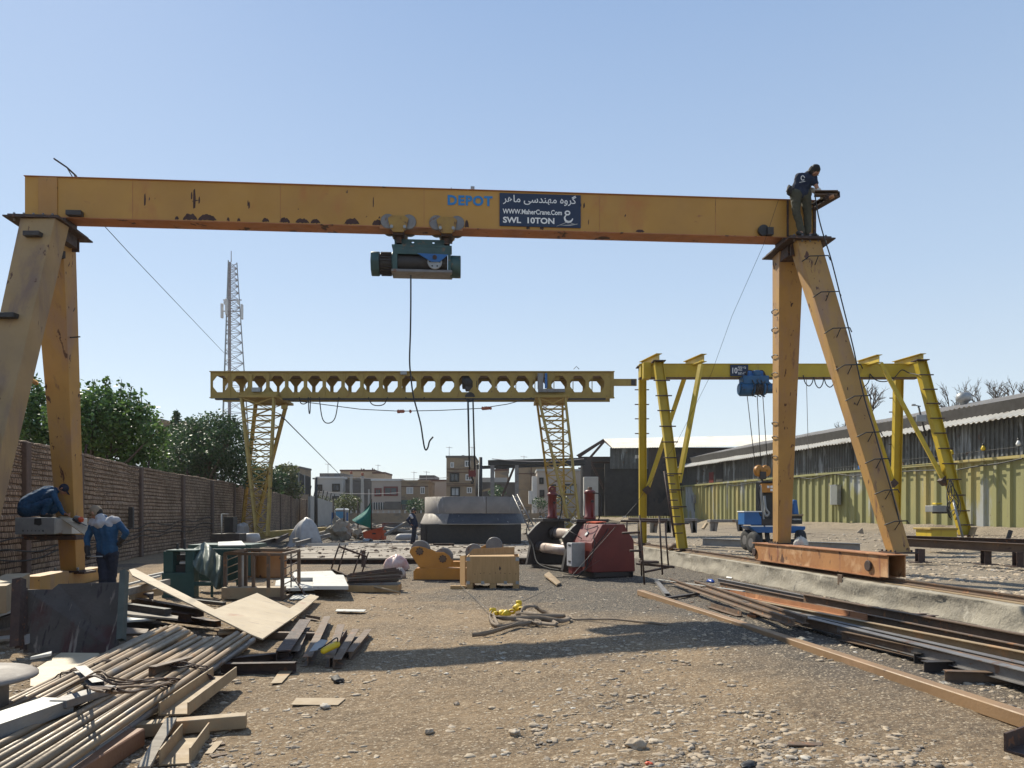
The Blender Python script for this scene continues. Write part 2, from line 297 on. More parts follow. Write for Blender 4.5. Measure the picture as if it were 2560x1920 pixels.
# ================================================================== SETTING: ground, gravel bank, kerb wall
def ground_mat(name, cA, cB, cC, dark, thr):
    m = bpy.data.materials.new(name); m.use_nodes = True; n = m.node_tree; N = n.nodes; L = n.links; b = N['Principled BSDF']
    tc = N.new('ShaderNodeTexCoord')
    def nz(sc, det=8, ro=.6, dist=0):
        t = N.new('ShaderNodeTexNoise'); t.inputs['Scale'].default_value = sc; t.inputs['Detail'].default_value = det; t.inputs['Roughness'].default_value = ro; t.inputs['Distortion'].default_value = dist; L.new(tc.outputs['Object'], t.inputs['Vector']); return t.outputs[0]
    def ramp(s, a, c):
        r = N.new('ShaderNodeMapRange'); r.inputs[1].default_value = a; r.inputs[2].default_value = c; L.new(s, r.inputs[0]); return r.outputs[0]
    def mix(f, a, c):
        x = N.new('ShaderNodeMix'); x.data_type = 'RGBA'; L.new(f, x.inputs[0])
        for i, q in ((6, a), (7, c)):
            if isinstance(q, tuple): x.inputs[i].default_value = (*q, 1)
            else: L.new(q, x.inputs[i])
        return x.outputs[2]
    col = mix(ramp(nz(.9), .38, .62), cA, cB)
    col = mix(ramp(nz(14, 6), .45, .7), col, cC)
    # black cinder soil lies to the right of the yard and among the scrap
    sx = N.new('ShaderNodeSeparateXYZ'); L.new(tc.outputs['Object'], sx.inputs[0])
    ad = N.new('ShaderNodeMath'); ad.operation = 'MULTIPLY_ADD'; L.new(nz(.45, 5), ad.inputs[0]); ad.inputs[1].default_value = 7.; 
    a2 = N.new('ShaderNodeMath'); a2.operation = 'MULTIPLY'; L.new(sx.outputs[0], a2.inputs[0]); a2.inputs[1].default_value = 1. if dark else 0.
    a3 = N.new('ShaderNodeMath'); a3.operation = 'MULTIPLY_ADD'; L.new(sx.outputs[1], a3.inputs[0]); a3.inputs[1].default_value = .55 if dark else 0.; L.new(a2.outputs[0], a3.inputs[2])
    L.new(a3.outputs[0], ad.inputs[2])
    col = mix(ramp(ad.outputs[0], thr, thr+3.5), col, (.088,.078,.068))
    col = mix(ramp(nz(38, 4, .7), .58, .62), col, (.44,.36,.26)); col = mix(ramp(nz(24, 5, .7), .60, .64), col, (.085,.065,.05)); col = mix(ramp(nz(.35, 4, .6), .56, .68), col, (.12,.095,.075))
    vo = N.new('ShaderNodeTexVoronoi'); vo.inputs['Scale'].default_value = 22; vo.inputs['Randomness'].default_value = 1; L.new(tc.outputs['Object'], vo.inputs['Vector'])
    col = mix(ramp(vo.outputs['Distance'], .26, .18), col, mix(ramp(nz(30, 2), .4, .6), (.30,.235,.165), (.46,.38,.28)))
    L.new(col, b.inputs['Base Color']); b.inputs['Roughness'].default_value = .95; b.inputs['Specular IOR Level'].default_value = .15
    h = N.new('ShaderNodeMath'); h.operation = 'ADD'; L.new(nz(22, 8, .7), h.inputs[0]); mm = N.new('ShaderNodeMath'); mm.operation = 'MULTIPLY'; L.new(nz(5, 4), mm.inputs[0]); mm.inputs[1].default_value = 2.; L.new(mm.outputs[0], h.inputs[1])
    bp = N.new('ShaderNodeBump'); bp.inputs['Strength'].default_value = .9; bp.inputs['Distance'].default_value = .035; L.new(h.outputs[0], bp.inputs['Height']); L.new(bp.outputs[0], b.inputs['Normal'])
    return m
m_ground = ground_mat('dirt_yard', (.235,.165,.10), (.155,.112,.073), (.29,.215,.14), True, 9.0)
m_bank = ground_mat('gravel_bank', (.215,.175,.13), (.15,.125,.095), (.30,.25,.19), False, 50)
def axis(lim, fine, step, far):
    a = []; x = fine[0]
    while x < fine[1]: a.append(x); x += step
    s = step; lo = []; x = fine[0]
    while x > lim[0]: s *= 1.25; x -= s; lo.append(max(x, lim[0]))
    s = step
    while x < 1e9:
        if not a or a[-1] >= lim[1]: break
        s *= 1.25; a.append(min(a[-1]+s, lim[1]))
    return sorted(set(lo))+a
def ground_sheet():
    xs = axis((-500, 500), (-9, 9), .14, 0); ys = axis((-40, 900), (3.5, 22), .14, 0)
    mb = MB(); W = len(xs); vs = []
    for y in ys:
        for x in xs:
            z = gz(x, y)
            if -10 < x < 10 and 3 < y < 24: z += .018*noise.noise(V((x*6, y*6, 1)))+.012*noise.noise(V((x*15, y*15, 2)))
            vs.append(V((x, y, z)))
    fs = [(j*W+i, j*W+i+1, (j+1)*W+i+1, (j+1)*W+i) for j in range(len(ys)-1) for i in range(W-1)]
    mb.add(vs, fs, True); return mb
g = ground_sheet().build('ground', m_ground, origin=(0,0,0)); struct(g)
BZ = .43
def bankz(d): return BZ+.17*sstep((d-6)/12)+.03*noise.noise(V((d*.7, d*1.3, 4)))
def kerbx(y): return railx(y)-.24
mb = MB(); ds = [0.06,.35,.7,1.1,1.6,2.2,3,4,5,6,7,8,9,10,12,14,16,18,20,24,30,40,80,300]; ys = [-10,-4]+[i*.5 for i in range(0, 100)]+[i*4+50 for i in range(45)]
vs = [V((kerbx(y)+d, y, (bankz(d)+.02*noise.noise(V((d*2, y*2, 0)))) if d > .5 else BZ-.012)) for y in ys for d in ds]
W = len(ds); mb.add(vs, [(j*W+i, j*W+i+1, (j+1)*W+i+1, (j+1)*W+i) for j in range(len(ys)-1) for i in range(W-1)], True)
struct(mb.build('gravel_bank', m_bank, origin=(0,0,0)))
# kerb retaining wall with a broken, lumpy face
mb = MB(); ys = [i*.12 for i in range(-20, 520)]; prof = []
hs = [0,.04,.1,.17,.24,.31,.37,.41,.43]
vs = []
for y in ys:
    for k, h in enumerate(hs):
        o = .07*noise.noise(V((0, y*1.3, h*4)))+.035*noise.noise(V((3, y*5, h*11)))+.10*(1-h/.43)**3
        vs.append(V((kerbx(y)-.06-o, y, h-.03 if k == 0 else h)))
    vs.append(V((kerbx(y)+.10, y, .435)))
    vs.append(V((kerbx(y)+.16, y, .38)))
W = len(hs)+2
mb.add(vs, [(j*W+i, (j+1)*W+i, (j+1)*W+i+1, j*W+i+1) for j in range(len(ys)-1) for i in range(W-1)], True)
tag(mb.build('retaining_wall', m_conc), 'low rough concrete retaining wall carrying the crane rail along the right of the yard', 'concrete wall')
# crane rail on its packing strip
def line_rail(name, y0, y1, xo, z, lab, cat, grp=None):
    t = thing(name, lab, cat, (railx(y0)+xo, y0, z), group=grp)
    a = V((railx(y0)+xo, y0, z+.016)); b = V((railx(y1)+xo, y1, z+.016))
    MB().ext(a, b, sRail(.085)).build('rail', m_rustmid, t)
    a = V((railx(y0)+xo-.02, y0, z)); b = V((railx(y1)+xo-.02, y1, z))
    MB().ext(a, b, [(-.13,0),(.11,0),(.11,.012),(-.13,.012)]).build('base_plate', m_rustlt, t)
    return t
line_rail('crane_rail', 3, 60, 0, .437, 'rusty crane rail laid on top of the concrete retaining wall', 'rail')
t = MB().box((railx(14.6)-.30, 14.6, .40), (.03,.16,.2), rz=.12).build('steel_plate', m_rustmid, bevel=.004)
tag(t, 'small brown plate hanging over the retaining wall edge below the rusty end beam', 'steel plate')
# stones ---------------------------------------------------------------
m_stone = mat('river_stone', (.43,.345,.245), (.27,.21,.15), 5, .8, spots=[((.47,.43,.37), 3, .55, (1,1,1), .1), ((.15,.12,.10), 4, .62)], bump=.1)
m_chip = mat('grey_brown_chippings', (.24,.20,.16), (.17,.14,.11), 5, .85, spots=[((.34,.24,.16), 3, .58), ((.40,.37,.32), 5, .60)], bump=.1)
rs = random.Random(11)
def scatter(n, xr, yr, zf, smin, smax, ok=None, pw=1.6, sub=0, sink=.25):
    mb = MB()
    for _ in range(n):
        y = yr[0]+(yr[1]-yr[0])*rs.random()**pw; x = xr[0](y)+(xr[1](y)-xr[0](y))*rs.random()
        den = noise.noise(V((x*.5, y*.5, 9)))+.4*noise.noise(V((x*2, y*2, 3)))
        if rs.random() > .42+1.25*den: continue
        if ok and not ok(x, y): continue
        s = smin+(smax-smin)*rs.random()**5
        mb.rock((x, y, zf(x, y)-s*.06), s, sq=(1.3, .7+.4*rs.random(), .26+.3*rs.random()), sub=1 if s > .022 else 0)
    return mb
lx = lambda y: -.68*y-.3; rx = lambda y: min(.7*y+.3, kerbx(y)-.1)
tag(scatter(30000, (lx, rx), (4.6, 20), gz, .006, .034).build('stones', m_stone, origin=(0,0,0)), 'pale pebbles and stones strewn over the brown dirt of the yard', 'gravel', kind='stuff')
tag(scatter(24000, (lx, rx), (4.6, 19), gz, .005, .028).build('chippings', m_chip, origin=(0,0,0)), 'small dark chippings and clods scattered over the dirt of the yard', 'gravel', kind='stuff')
bz2 = lambda x, y: bankz(x-kerbx(y))
tag(scatter(20000, (lambda y: kerbx(y)+.3, lambda y: min(.72*y, kerbx(y)+19)), (10.5, 42), bz2, .015, .075, pw=1.1).build('ballast', m_stone, origin=(0,0,0)), 'cream ballast stones covering the raised bank beyond the rail', 'gravel', kind='stuff')
def stone(px, py, r, lab, m=None, sq=(1.1,.9,.65)):
    p = G(px, py); tag(MB().rock(p+V((0,0,r*.35)), r, sq=sq, sub=2).build('stone', m or m_stone), lab, 'stone', 'larger stones lying loose on the yard')
stone(2003, 1610, .075, 'grey lump of rubble against the long brown steel tube', m_conc)
stone(1590, 1870, .06, 'rounded pale stone near the bottom middle of the picture')
stone(1288, 1836, .042, 'grey stone lying alone in the foreground below the shadow')
stone(1142, 1764, .03, 'small pale stone beside a rusty flake left of centre')
stone(813, 1770, .04, 'white stone just under the thin plate strip on the dirt')
stone(1073, 1833, .035, 'light stone among pebbles at the bottom centre')
# ================================================================== raised steel floor plates in the middle distance
t = thing('steel_floor', 'large low floor of grey steel plates in the middle of the yard', 'steel floor', (-3, 28, 0))
m_floor = mat('trodden_steel_floor', (.28,.235,.185), (.19,.16,.125), .5, .8, spots=[((.11,.085,.07), .9, .52, (.5,3,1), .12), ((.42,.36,.30), 2, .58, (1,1,1), .1), ((.10,.075,.06), 4, .62)], bump=.1)
rows = [(24.8, 27.6), (27.61, 30.4), (30.42, 33.6), (33.61, 37), (37.02, 40.5)]
for j, (y0, y1) in enumerate(rows):
    xs = [-9.4+.3*j, -6.3, -3.2, -.4, 2.6 if j < 2 else 2.0]
    for i in range(4):
        dz = random.uniform(-.012, .012)
        MB().bb((xs[i]+.012, y0, .15+dz), (xs[i+1]-.012, y1-.015, .2+dz)).build('floor_plate', m_floor, t)
for y in (24.95, 30, 36): MB().ext(V((-9.4,y,.075)), V((2.5,y,.075)), sI(.1,.148)).build('bearer', m_rust, t)
m_dirt = m_bank
# ================================================================== old brick boundary wall on the left
WL = [(2, -8.2), (10, -9.9), (17.4, -11.5), (29.5, -14.3), (44.4, -16.4), (63, -20.0), (97, -26.2)]
def wlen(): 
    o = [0]
    for i in range(1, len(WL)): o.append(o[-1]+math.hypot(WL[i][0]-WL[i-1][0], WL[i][1]-WL[i-1][1]))
    return o
WS = wlen()
def wpt(s):
    for i in range(1, len(WL)):
        if s <= WS[i] or i == len(WL)-1:
            t = (s-WS[i-1])/(WS[i]-WS[i-1]); y = WL[i-1][0]+(WL[i][0]-WL[i-1][0])*t; x = WL[i-1][1]+(WL[i][1]-WL[i-1][1])*t
            dy, dx = WL[i][0]-WL[i-1][0], WL[i][1]-WL[i-1][1]; l = math.hypot(dx, dy); return V((x, y, 0)), V((dy/l, -dx/l, 0)), V((dx/l, dy/l, 0))
def m_brick():
    m = bpy.data.materials.new('old_clay_brick'); m.use_nodes = True; n = m.node_tree; N = n.nodes; L = n.links; b = N['Principled BSDF']
    uv = N.new('ShaderNodeUVMap'); tc = N.new('ShaderNodeTexCoord')
    no = N.new('ShaderNodeTexNoise'); no.inputs['Scale'].default_value = 3; L.new(tc.outputs['Object'], no.inputs['Vector'])
    mx = N.new('ShaderNodeVectorMath'); mx.operation = 'MULTIPLY_ADD'; L.new(no.outputs[1], mx.inputs[0]); mx.inputs[1].default_value = (.05,.035,0); L.new(uv.outputs[0], mx.inputs[2])
    br = N.new('ShaderNodeTexBrick'); L.new(mx.outputs[0], br.inputs['Vector']); br.inputs['Scale'].default_value = 1; br.inputs['Brick Width'].default_value = .105; br.inputs['Row Height'].default_value = .14
    br.inputs['Mortar Size'].default_value = .013; br.inputs['Mortar Smooth'].default_value = .3; br.offset = .5
    br.inputs['Color1'].default_value = (.43,.32,.23,1); br.inputs['Color2'].default_value = (.26,.18,.125,1); br.inputs['Mortar'].default_value = (.07,.052,.042,1)
    n2 = N.new('ShaderNodeTexNoise'); n2.inputs['Scale'].default_value = .7; n2.inputs['Detail'].default_value = 8; L.new(tc.outputs['Object'], n2.inputs['Vector'])
    r = N.new('ShaderNodeMapRange'); r.inputs[1].default_value = .4; r.inputs[2].default_value = .65; L.new(n2.outputs[0], r.inputs[0])
    x = N.new('ShaderNodeMix'); x.data_type = 'RGBA'; x.blend_type = 'MULTIPLY'; L.new(r.outputs[0], x.inputs[0]); L.new(br.outputs[0], x.inputs[6]); x.inputs[7].default_value = (.72,.72,.70,1)
    L.new(x.outputs[2], b.inputs['Base Color']); b.inputs['Roughness'].default_value = .92; b.inputs['Specular IOR Level'].default_value = .15
    iv = N.new('ShaderNodeMath'); iv.operation = 'SUBTRACT'; iv.inputs[0].default_value = 1; L.new(br.outputs['Fac'], iv.inputs[1])
    n3 = N.new('ShaderNodeTexNoise'); n3.inputs['Scale'].default_value = 30; L.new(tc.outputs['Object'], n3.inputs['Vector'])
    a = N.new('ShaderNodeMath'); a.operation = 'ADD'; L.new(iv.outputs[0], a.inputs[0]); L.new(n3.outputs[0], a.inputs[1])
    bp = N.new('ShaderNodeBump'); bp.inputs['Strength'].default_value = .8; bp.inputs['Distance'].default_value = .03; L.new(a.outputs[0], bp.inputs['Height']); L.new(bp.outputs[0], b.inputs['Normal'])
    return m
mbr = m_brick()
def wall_top(s): return 3.42+.07*noise.noise(V((s*.4, 0, 0)))+.04*noise.noise(V((s*2, 1, 0)))-.16*sstep((s-60)/30)
wt = thing('brick_wall', 'long old brown brick boundary wall with pilasters down the left side of the yard', 'brick wall', (-11.5, 17.4, 0))
def wall_mesh(s0, s1, ds):
    n = int((s1-s0)/ds); vs = []; uvs = []; ROW = .14; nr = 25; sub = [(.0,-.03),(.14,.004),(.5,.008),(.86,.004),]
    W = 0
    for i in range(n+1):
        s = s0+(s1-s0)*i/n; p, nn, _ = wpt(s); top = wall_top(s); k = 0; col = []
        for r in range(nr):
            jit = .022*noise.noise(V((s*1.1, r*3.7, 2)))+.03*noise.noise(V((s*9.5, r*5.1, 7)))
            wob = .05*noise.noise(V((s*.5, r*.9, 11)))
            for f, dd in sub:
                z = (r+f)*ROW+wob; z = z*top/3.5; col.append((z, dd+jit*(1 if f else .2)))
        col.append((top, -.02))
        for z, d in col: vs.append(p+nn*d+V((0,0,z))); uvs.append((s, z))
        vs.append(p-nn*.32+V((0,0,top+.02))); uvs.append((s, top+.2)); vs.append(p-nn*.34); uvs.append((s, 0))
        W = len(col)+2
    fs = [(i*W+k, (i+1)*W+k, (i+1)*W+k+1, i*W+k+1) for i in range(n) for k in range(W-1)]
    mb = MB(); mb.add(vs, fs, False); return mb, uvs
mb, uvs = wall_mesh(0, WS[3], .10)
o = len(mb.v); m2, u2 = wall_mesh(WS[3], WS[-1], .5); mb.v += m2.v; mb.f += [tuple(i+o for i in f) for f in m2.f]; mb.sm += m2.sm; uvs += u2
wo = mb.build('wall', mbr, wt); uvl = wo.data.uv_layers.new(name='UVMap')
for l in wo.data.loops: uvl.data[l.index].uv = uvs[l.vertex_index]
m_pil = mat('dark_pilaster', (.13,.09,.07), (.09,.065,.055), 5, .9, bump=.6, bsc=18)  # pilasters are darker than the bricks between them
def s_at_px(px):
    lo, hi = 0, WS[-1]
    for _ in range(40):
        m = (lo+hi)/2; p = wpt(m)[0]
        if p.x/p.y*F+CX < px: lo = m
        else: hi = m
    return lo
for px in (60, 196, 349, 455, 528, 584, 632, 668, 700, 726, 748, 766):
    s = s_at_px(px); p, nn, dd = wpt(s); h = wall_top(s)-.03
    M = Matrix((nn, dd, V((0,0,1)))).transposed(); MB().box(p+nn*.03+V((0,0,h/2)), (.17,.30,h), M).build('pilaster', m_pil, wt, bevel=.02)
for px in (215, 372, 468, 540, 590, 640, 680):
    s = s_at_px(px); p, nn, dd = wpt(s); a = p+V((0,0,wall_top(s)-.25))-nn*.05
    MB().ext(a, a+dd*.22+V((0,0,.55)), sL(.05,.05)).build('spike', m_rust, wt)
# loose power cables slung along the wall
for k, zz in enumerate((.98, .74, .55)):
    pts = []
    for i in range(60):
        s = 6+i*.55; p, nn, _ = wpt(s); pts.append(p+nn*.12+V((0,0,zz+.0018*i*s*.1+.07*math.sin(i*.8+k)+.05*noise.noise(V((i*.4, k, 0))))))
    tag(MB().tube(spl(pts, 2), .018, 5).build('wall_cable', m_rubber), ['topmost black cable slung along the brick wall', 'middle black cable slung along the brick wall', 'lowest black cable slung along the brick wall'][k], 'cable', 'cables slung along the brick wall')
p, nn, dd = wpt(s_at_px(322)); M = Matrix((nn, dd, V((0,0,1)))).transposed()
c = p+nn*.08
t = thing('switch_box', 'narrow dark switch box fixed low on the brick wall behind the standing worker', 'switch box', p)
MB().box(c+V((0,0,1.5)), (.14,.26,.75), M).build('box', m_dark, t, bevel=.01); MB().box(c+nn*.075+V((0,0,1.5)), (.012,.2,.66), M).build('door', m_black, t)
# ================================================================== long corrugated shed on the right
SX0, SY0, SK = 24.7, 36.7, -.158
sdir = V((SK, 1, 0)).normalized(); snrm = V((-1, SK, 0)).normalized()   # normal looks at the yard
def sp(y, d=0, z=0): return V((SX0+SK*(y-SY0), y, z))-snrm*d      # d > 0 goes back into the shed
def corr(a, L, dirv, up, H, pitch, depth, nrm, rib=.3, jag=0, topf=None, thick=True):
    mb = MB(); vs = []; n = int(L/pitch); 
    for i in range(n):
        b = a+dirv*(i*pitch); j = jag*(random.random()-.5)*2
        for f, o in ((0,0),(1-rib-.06,0),(1-rib,1),(.94,1)):
            q = b+dirv*(f*pitch)+nrm*(o*depth); vs.append(q+V((0,0,j))); vs.append(q+up*(H+(topf(i*pitch) if topf else 0)))
    m = len(vs)//2; return mb.add(vs, [(2*i, 2*i+2, 2*i+3, 2*i+1) for i in range(m-1)])
sh = thing('shed', 'long shed of faded yellow and grey corrugated sheets with two stepped roofs', 'shed', sp(50))
Y0, Y1 = 20., 118.; SL = (Y1-Y0)/sdir.y
corr(sp(Y0, 0, .58), SL, sdir, V((0,0,1)), 3.74, .85, .12, snrm).build('yellow_cladding', m_shed_y, sh)
corr(sp(Y0, .06, 4.46), SL, sdir, V((0,0,1)), 2.05, .30, .055, snrm, rib=.5, jag=.07).build('grey_cladding', m_shed_g, sh)
MB().ext(sp(Y0, -.15, 4.38), sp(Y1, -.15, 4.38), sB(.16, .15)).build('ledge', m_shed_y, sh)
MB().ext(sp(Y0, .35, 3.8), sp(Y1, .35, 3.8), sB(.2, 7.0)).build('inner_wall', m_nearblack, sh)
def roofsheet(d0, z0, d1, z1, mt, name, y0=Y0, y1=Y1, pitch=.36):
    a = sp(y0, d0, z0); up = (sp(y0, d1, z1)-a); n = int((y1-y0)/sdir.y/pitch); vs = []
    for i in range(n*4+1):
        q = a+sdir*(i*pitch/4)+V((0,0,.035*(1 if i % 4 in (1,2) else -1)+.06*noise.noise(V((i*.035, z0, 0))))); vs += [q, q+up, q+V((0,0,-.03)), q+up+V((0,0,-.03))]
    mb = MB(); m = len(vs)//4
    return mb.add(vs, [f for i in range(m-1) for f in ((4*i, 4*i+4, 4*i+5, 4*i+1), (4*i+3, 4*i+7, 4*i+6, 4*i+2), (4*i+2, 4*i+6, 4*i+4, 4*i))]).build(name, mt, sh)
roofsheet(-.75, 6.28, 1.3, 7.12, m_roof, 'lower_roof')
roofsheet(.8, 7.42, 6.2, 8.62, m_roof2, 'upper_roof', y1=95)
MB().ext(sp(Y0, 1.4, 7.0), sp(94, 1.4, 7.0), sB(.1, .9)).build('clerestory', m_nearblack, sh)
for k in range(16):
    y = 24+k*5.6; MB().ext(sp(y, -.14, 4.45), sp(y, -.14, .6), sB(.1,.1)).build('stud', m_shed_y, sh)
# missing dark panels and patches in the upper cladding
for (y, w_, z0, z1, mt) in ((47.5, 2.2, 4.5, 4.72, m_blue), (50.2, .22, 5.0, 5.9, m_nearblack), (70, 1.5, 4.5, 6.1, m_nearblack), (72, 1.0, 4.5, 5.5, m_red)):
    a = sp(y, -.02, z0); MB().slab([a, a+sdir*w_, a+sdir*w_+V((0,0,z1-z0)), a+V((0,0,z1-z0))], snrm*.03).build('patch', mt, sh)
t = MB().lathe([(.0,.95),(.25,.93),(.40,.80),(.45,.6),(.42,.42),(.28,.34),(.22,.32),(.22,0)], sp(46.5, 5, 8.2), 20).build('roof_ventilator', m_galv)
tag(t, 'round grey turbine ventilator on the shed roof', 'ventilator')
# earth ledge at the foot of the shed
mb = MB(); vs = []; n = 120
for i in range(n+1):
    y = 22+i*.75; p = sp(y, 0)
    for d, z in ((-.05,.98),(-.3,.95),(-.9,.75),(-1.6,.5)): q = sp(y, d, z+.08*noise.noise(V((y*.5, d*2, 0)))); vs.append(q)
mb.add(vs, [(i*4+k, i*4+4+k, i*4+5+k, i*4+1+k) for i in range(n) for k in range(3)], True)
struct(mb.build('bank', m_bank))
# electric boxes on the shed wall, with open door
def on_shed(px, z):                                   # point on the shed wall plane seen in column px
    k = (px-CX)/F; y = (SX0-SK*SY0)/(k-SK); return sp(y, 0, z), y
def zat(py, y): return CH-(py-HY)/F*y
p, y = on_shed(2100, 2); z0, z1 = zat(1262, y), zat(1214, y)
t = thing('switchgear_cabinet', 'pale metal switchgear cabinet with its door hanging open on the yellow shed wall', 'electric cabinet', V((p.x, p.y, z0)))
M = Matrix((sdir, snrm, V((0,0,1)))).transposed()
MB().box(p+snrm*.33+V((0,0,(z0+z1)/2-p.z)), (.75,.36,z1-z0), M).build('cabinet', m_galv, t, bevel=.01)
MB().box(p+snrm*.72-sdir*.40+V((0,0,(z0+z1)/2-p.z)), (.04,.5,z1-z0-.02), M).build('door', m_grill, t, bevel=.01)
MB().box(p+snrm*.34+V((0,0,z1+.03-p.z)), (.8,.42,.05), M).build('lid', m_galv, t)
p, y = on_shed(1740, 2); z0, z1 = zat(1258, y), zat(1237, y)
t = thing('meter_box', 'small grey meter box on the shed wall beyond the yellow crane leg', 'electric cabinet', V((p.x, p.y, z0)))
MB().box(p+snrm*.25+V((0,0,(z0+z1)/2-p.z)), (.6,.28,z1-z0), M).build('box', m_galv, t, bevel=.02)
MB().tube([p+snrm*.3+V((.1,0,z0-p.z)), p+snrm*.35+V((.15,0,z0-p.z-.5)), p+snrm*.2+V((.1,0,z0-p.z-.9))], .04, 5).build('cable', m_rubber, t)
# flood light and camera on a pole
pb = sp(41.5, -.3, 6.0); q = P(2301, 1015, pb.y)
t = thing('floodlight_pole', 'thin pole on the shed eave with a floodlight and a camera on a bracket', 'floodlight', q+V((.25,0,-.6)))
tp = P(2296, 1016, pb.y)
MB().cyl(P(2315, 1090, pb.y), tp, .05, n=8).build('pole', m_black, t)
MB().box(P(2298, 1047, pb.y)+V((0,-.2,0)), (.50,.12,.38), rz=-.2).build('floodlight', m_galv, t, bevel=.02)
MB().ext(tp+V((.12,0,0)), P(2287, 1013, pb.y), sB(.05,.05)).build('bracket', m_galv, t); MB().box(P(2284, 1012.5, pb.y), (.18,.12,.1)).build('camera_housing', m_galv, t, bevel=.01)
# lamps strung on a wire under the eave
for i, (px, py) in enumerate(((2379, 1137), (2458, 1127), (2546, 1115))):
    y = (SX0-SK*SY0)/((px-CX)/F-SK)-.6; q = P(px, py, y)
    t = thing('festoon_lamp', ['yellow festoon lamp beside the leaning yellow crane leg', 'yellow festoon lamp midway along the shed wire', 'white festoon lamp near the right edge of the picture'][i], 'lamp', q, group='lamps on the wire in front of the shed')
    MB().lathe([(.001,0),(.09,.03),(.11,.12),(.07,.2),(.05,.26),(.001,.27)], q, 10).build('bulb', m_yelp if i < 2 else m_grill, t); MB().cyl(q+V((0,0,.24)), q+V((0,0,.38)), .05, n=8).build('socket', m_black, t)
a = sp(33.5, -.6, zat(1112, 33.5)); pts = [P(px, py, (SX0-SK*SY0)/((px-CX)/F-SK)-.6) for px, py in ((2556,1113),(2546,1117),(2458,1127),(2379,1137),(2250,1151),(2150,1163),(2060,1173))]
tag(MB().tube(spl(pts, 5), .014, 4).build('lamp_wire', m_black), 'thin wire carrying lamps along the shed wall', 'wire')
pts = [P(px, py, (SX0-SK*SY0)/((px-CX)/F-SK)-.35) for px, py in ((2556,1146),(2500,1158),(2440,1166),(2380,1176),(2330,1176),(2270,1178),(2200,1184),(2130,1189),(2080,1185),(2030,1197),(1990,1194),(1940,1210),(1890,1205),(1840,1214),(1800,1209),(1760,1218))]
tag(MB().tube(spl(pts, 4), .035, 5).build('ledge_cable', m_black), 'black cable drooping along the ledge on top of the yellow cladding', 'cable')
# ================================================================== big dark gabled shed at the end of the yard
D = 80.
bs = thing('workshop', 'big sooty workshop with a pale corrugated roof beyond the yellow crane', 'workshop', P(1650, 1290, D))
def pp(px, py, d=0): return P(px, py, D+d)
gh = zat(1118, D); 
def up_at(px, py, y): return P(px, py, y)
r0, r1 = P(1508, 1098, D+8), P(1960, 1088, D+8); e0, e1 = P(1530, 1120, D), P(1990, 1113, D)
n = 110; vs = []
for i in range(n*2+1):
    f = i/(n*2); b = e0.lerp(e1, f); c = r0.lerp(r1, f); z = V((0,0,.09 if i % 2 else -.02)); vs += [b+z+V((0,-.6,-.08)), c+z]
MB().add(vs, [(2*i, 2*i+2, 2*i+3, 2*i+1) for i in range(n*2)]).build('roof', m_roof, bs)
g0 = P(1443, 1141, D+6); MB().slab([P(1508, 1097, D+6), P(1530, 1119, D-.7), P(1535, 1124, D-.7), P(1509, 1103, D+6), P(1450, 1143, D+7), P(1441, 1138, D+7)], V((0,.3,0))).build('verge', m_rust, bs)
m_shw = mat('sooty_brick', (.065,.05,.042), (.045,.038,.034), 1, .9, spots=[((.02,.02,.02), .8, .55, (1,1,1), .1)])
corr(P(1525, 1172, D), P(1622, 1170, D).x-P(1525, 1172, D).x, V((1,0,0)), V((0,0,1)), 2.2, .45, .1, V((0,-1,0)), .5).build('sheeting', m_shed_g, bs)
MB().bb(P(1622, 1290, D)-V((0,.02,0)), P(1990, 1119, D+.3)).build('brick_wall_panel', m_shw, bs)
MB().bb(P(1512, 1290, D+.1), P(1622, 1160, D+.4)).build('lower_wall', m_nearblack, bs)
MB().bb(P(1452, 1290, D+10), P(1530, 1142, D+10.3)).build('back_wall', m_nearblack, bs)
for z in (1145, 1158, 1172): MB().bb(P(1446, z, D+3), P(1524, z-3, D+3.3)).build('purlin', m_rust, bs)
MB().bb(P(1440, 1153, D+2), P(1620, 1146, D+2.5)).build('beam', m_dark, bs)
for a, b in (((1510,1100),(1446,1143)), ((1510,1104),(1470,1150)), ((1475,1150),(1540,1285))): MB().ext(P(*a, D+1), P(*b, D+1), sB(.25,.25)).build('brace', m_rust, bs)
MB().bb(P(1455, 1292, D-1), P(1476, 1150, D-.5)).build('post', m_dark, bs)
for px in (1588, 1594): MB().bb(P(px, 1146, D-.12), P(px+4, 1138, D-.05)).build('window', m_roof, bs)
t = MB().bb(P(1460, 1290, D-6), P(1493, 1193, D-5)).build('concrete_column', m_conc2, bevel=.05); tag(t, 'pale concrete block pier standing before the sooty workshop', 'pier')
# ---- dark steel gantry frame left of the workshop
D2 = 74.
gf = thing('portal_frame', 'unfinished dark steel portal frame with two long beams above the ring tank', 'steel frame', P(1300, 1300, D2))
MB().ext(P(1220, 1157, D2), P(1462, 1151, D2), sI(.4,.50)).build('beam', m_black, gf); MB().ext(P(1192, 1169, D2+4), P(1462, 1160, D2+4), sI(.3,.32)).build('beam', m_black, gf)
for px, w_, d in ((1201,.35,4), (1231,.38,0), (1292,.38,0)): MB().ext(P(px, 1318, D2+d), P(px, 1163, D2+d), sI(w_,.3), up=(0,1,0)).build('column', m_steelg, gf)
MB().ext(P(1285, 1168, D2), P(1252, 1250, D2), sB(.22,.22)).build('brace', m_rust, gf)
MB().ext(P(1202, 1228, D2+4), P(1229, 1222, D2+4), sB(.2,.2)).build('brace', m_rustlt, gf)
t = thing('steel_post', 'thin steel post with a side arm next to the portal frame', 'post', P(1201, 1310, D2-6))
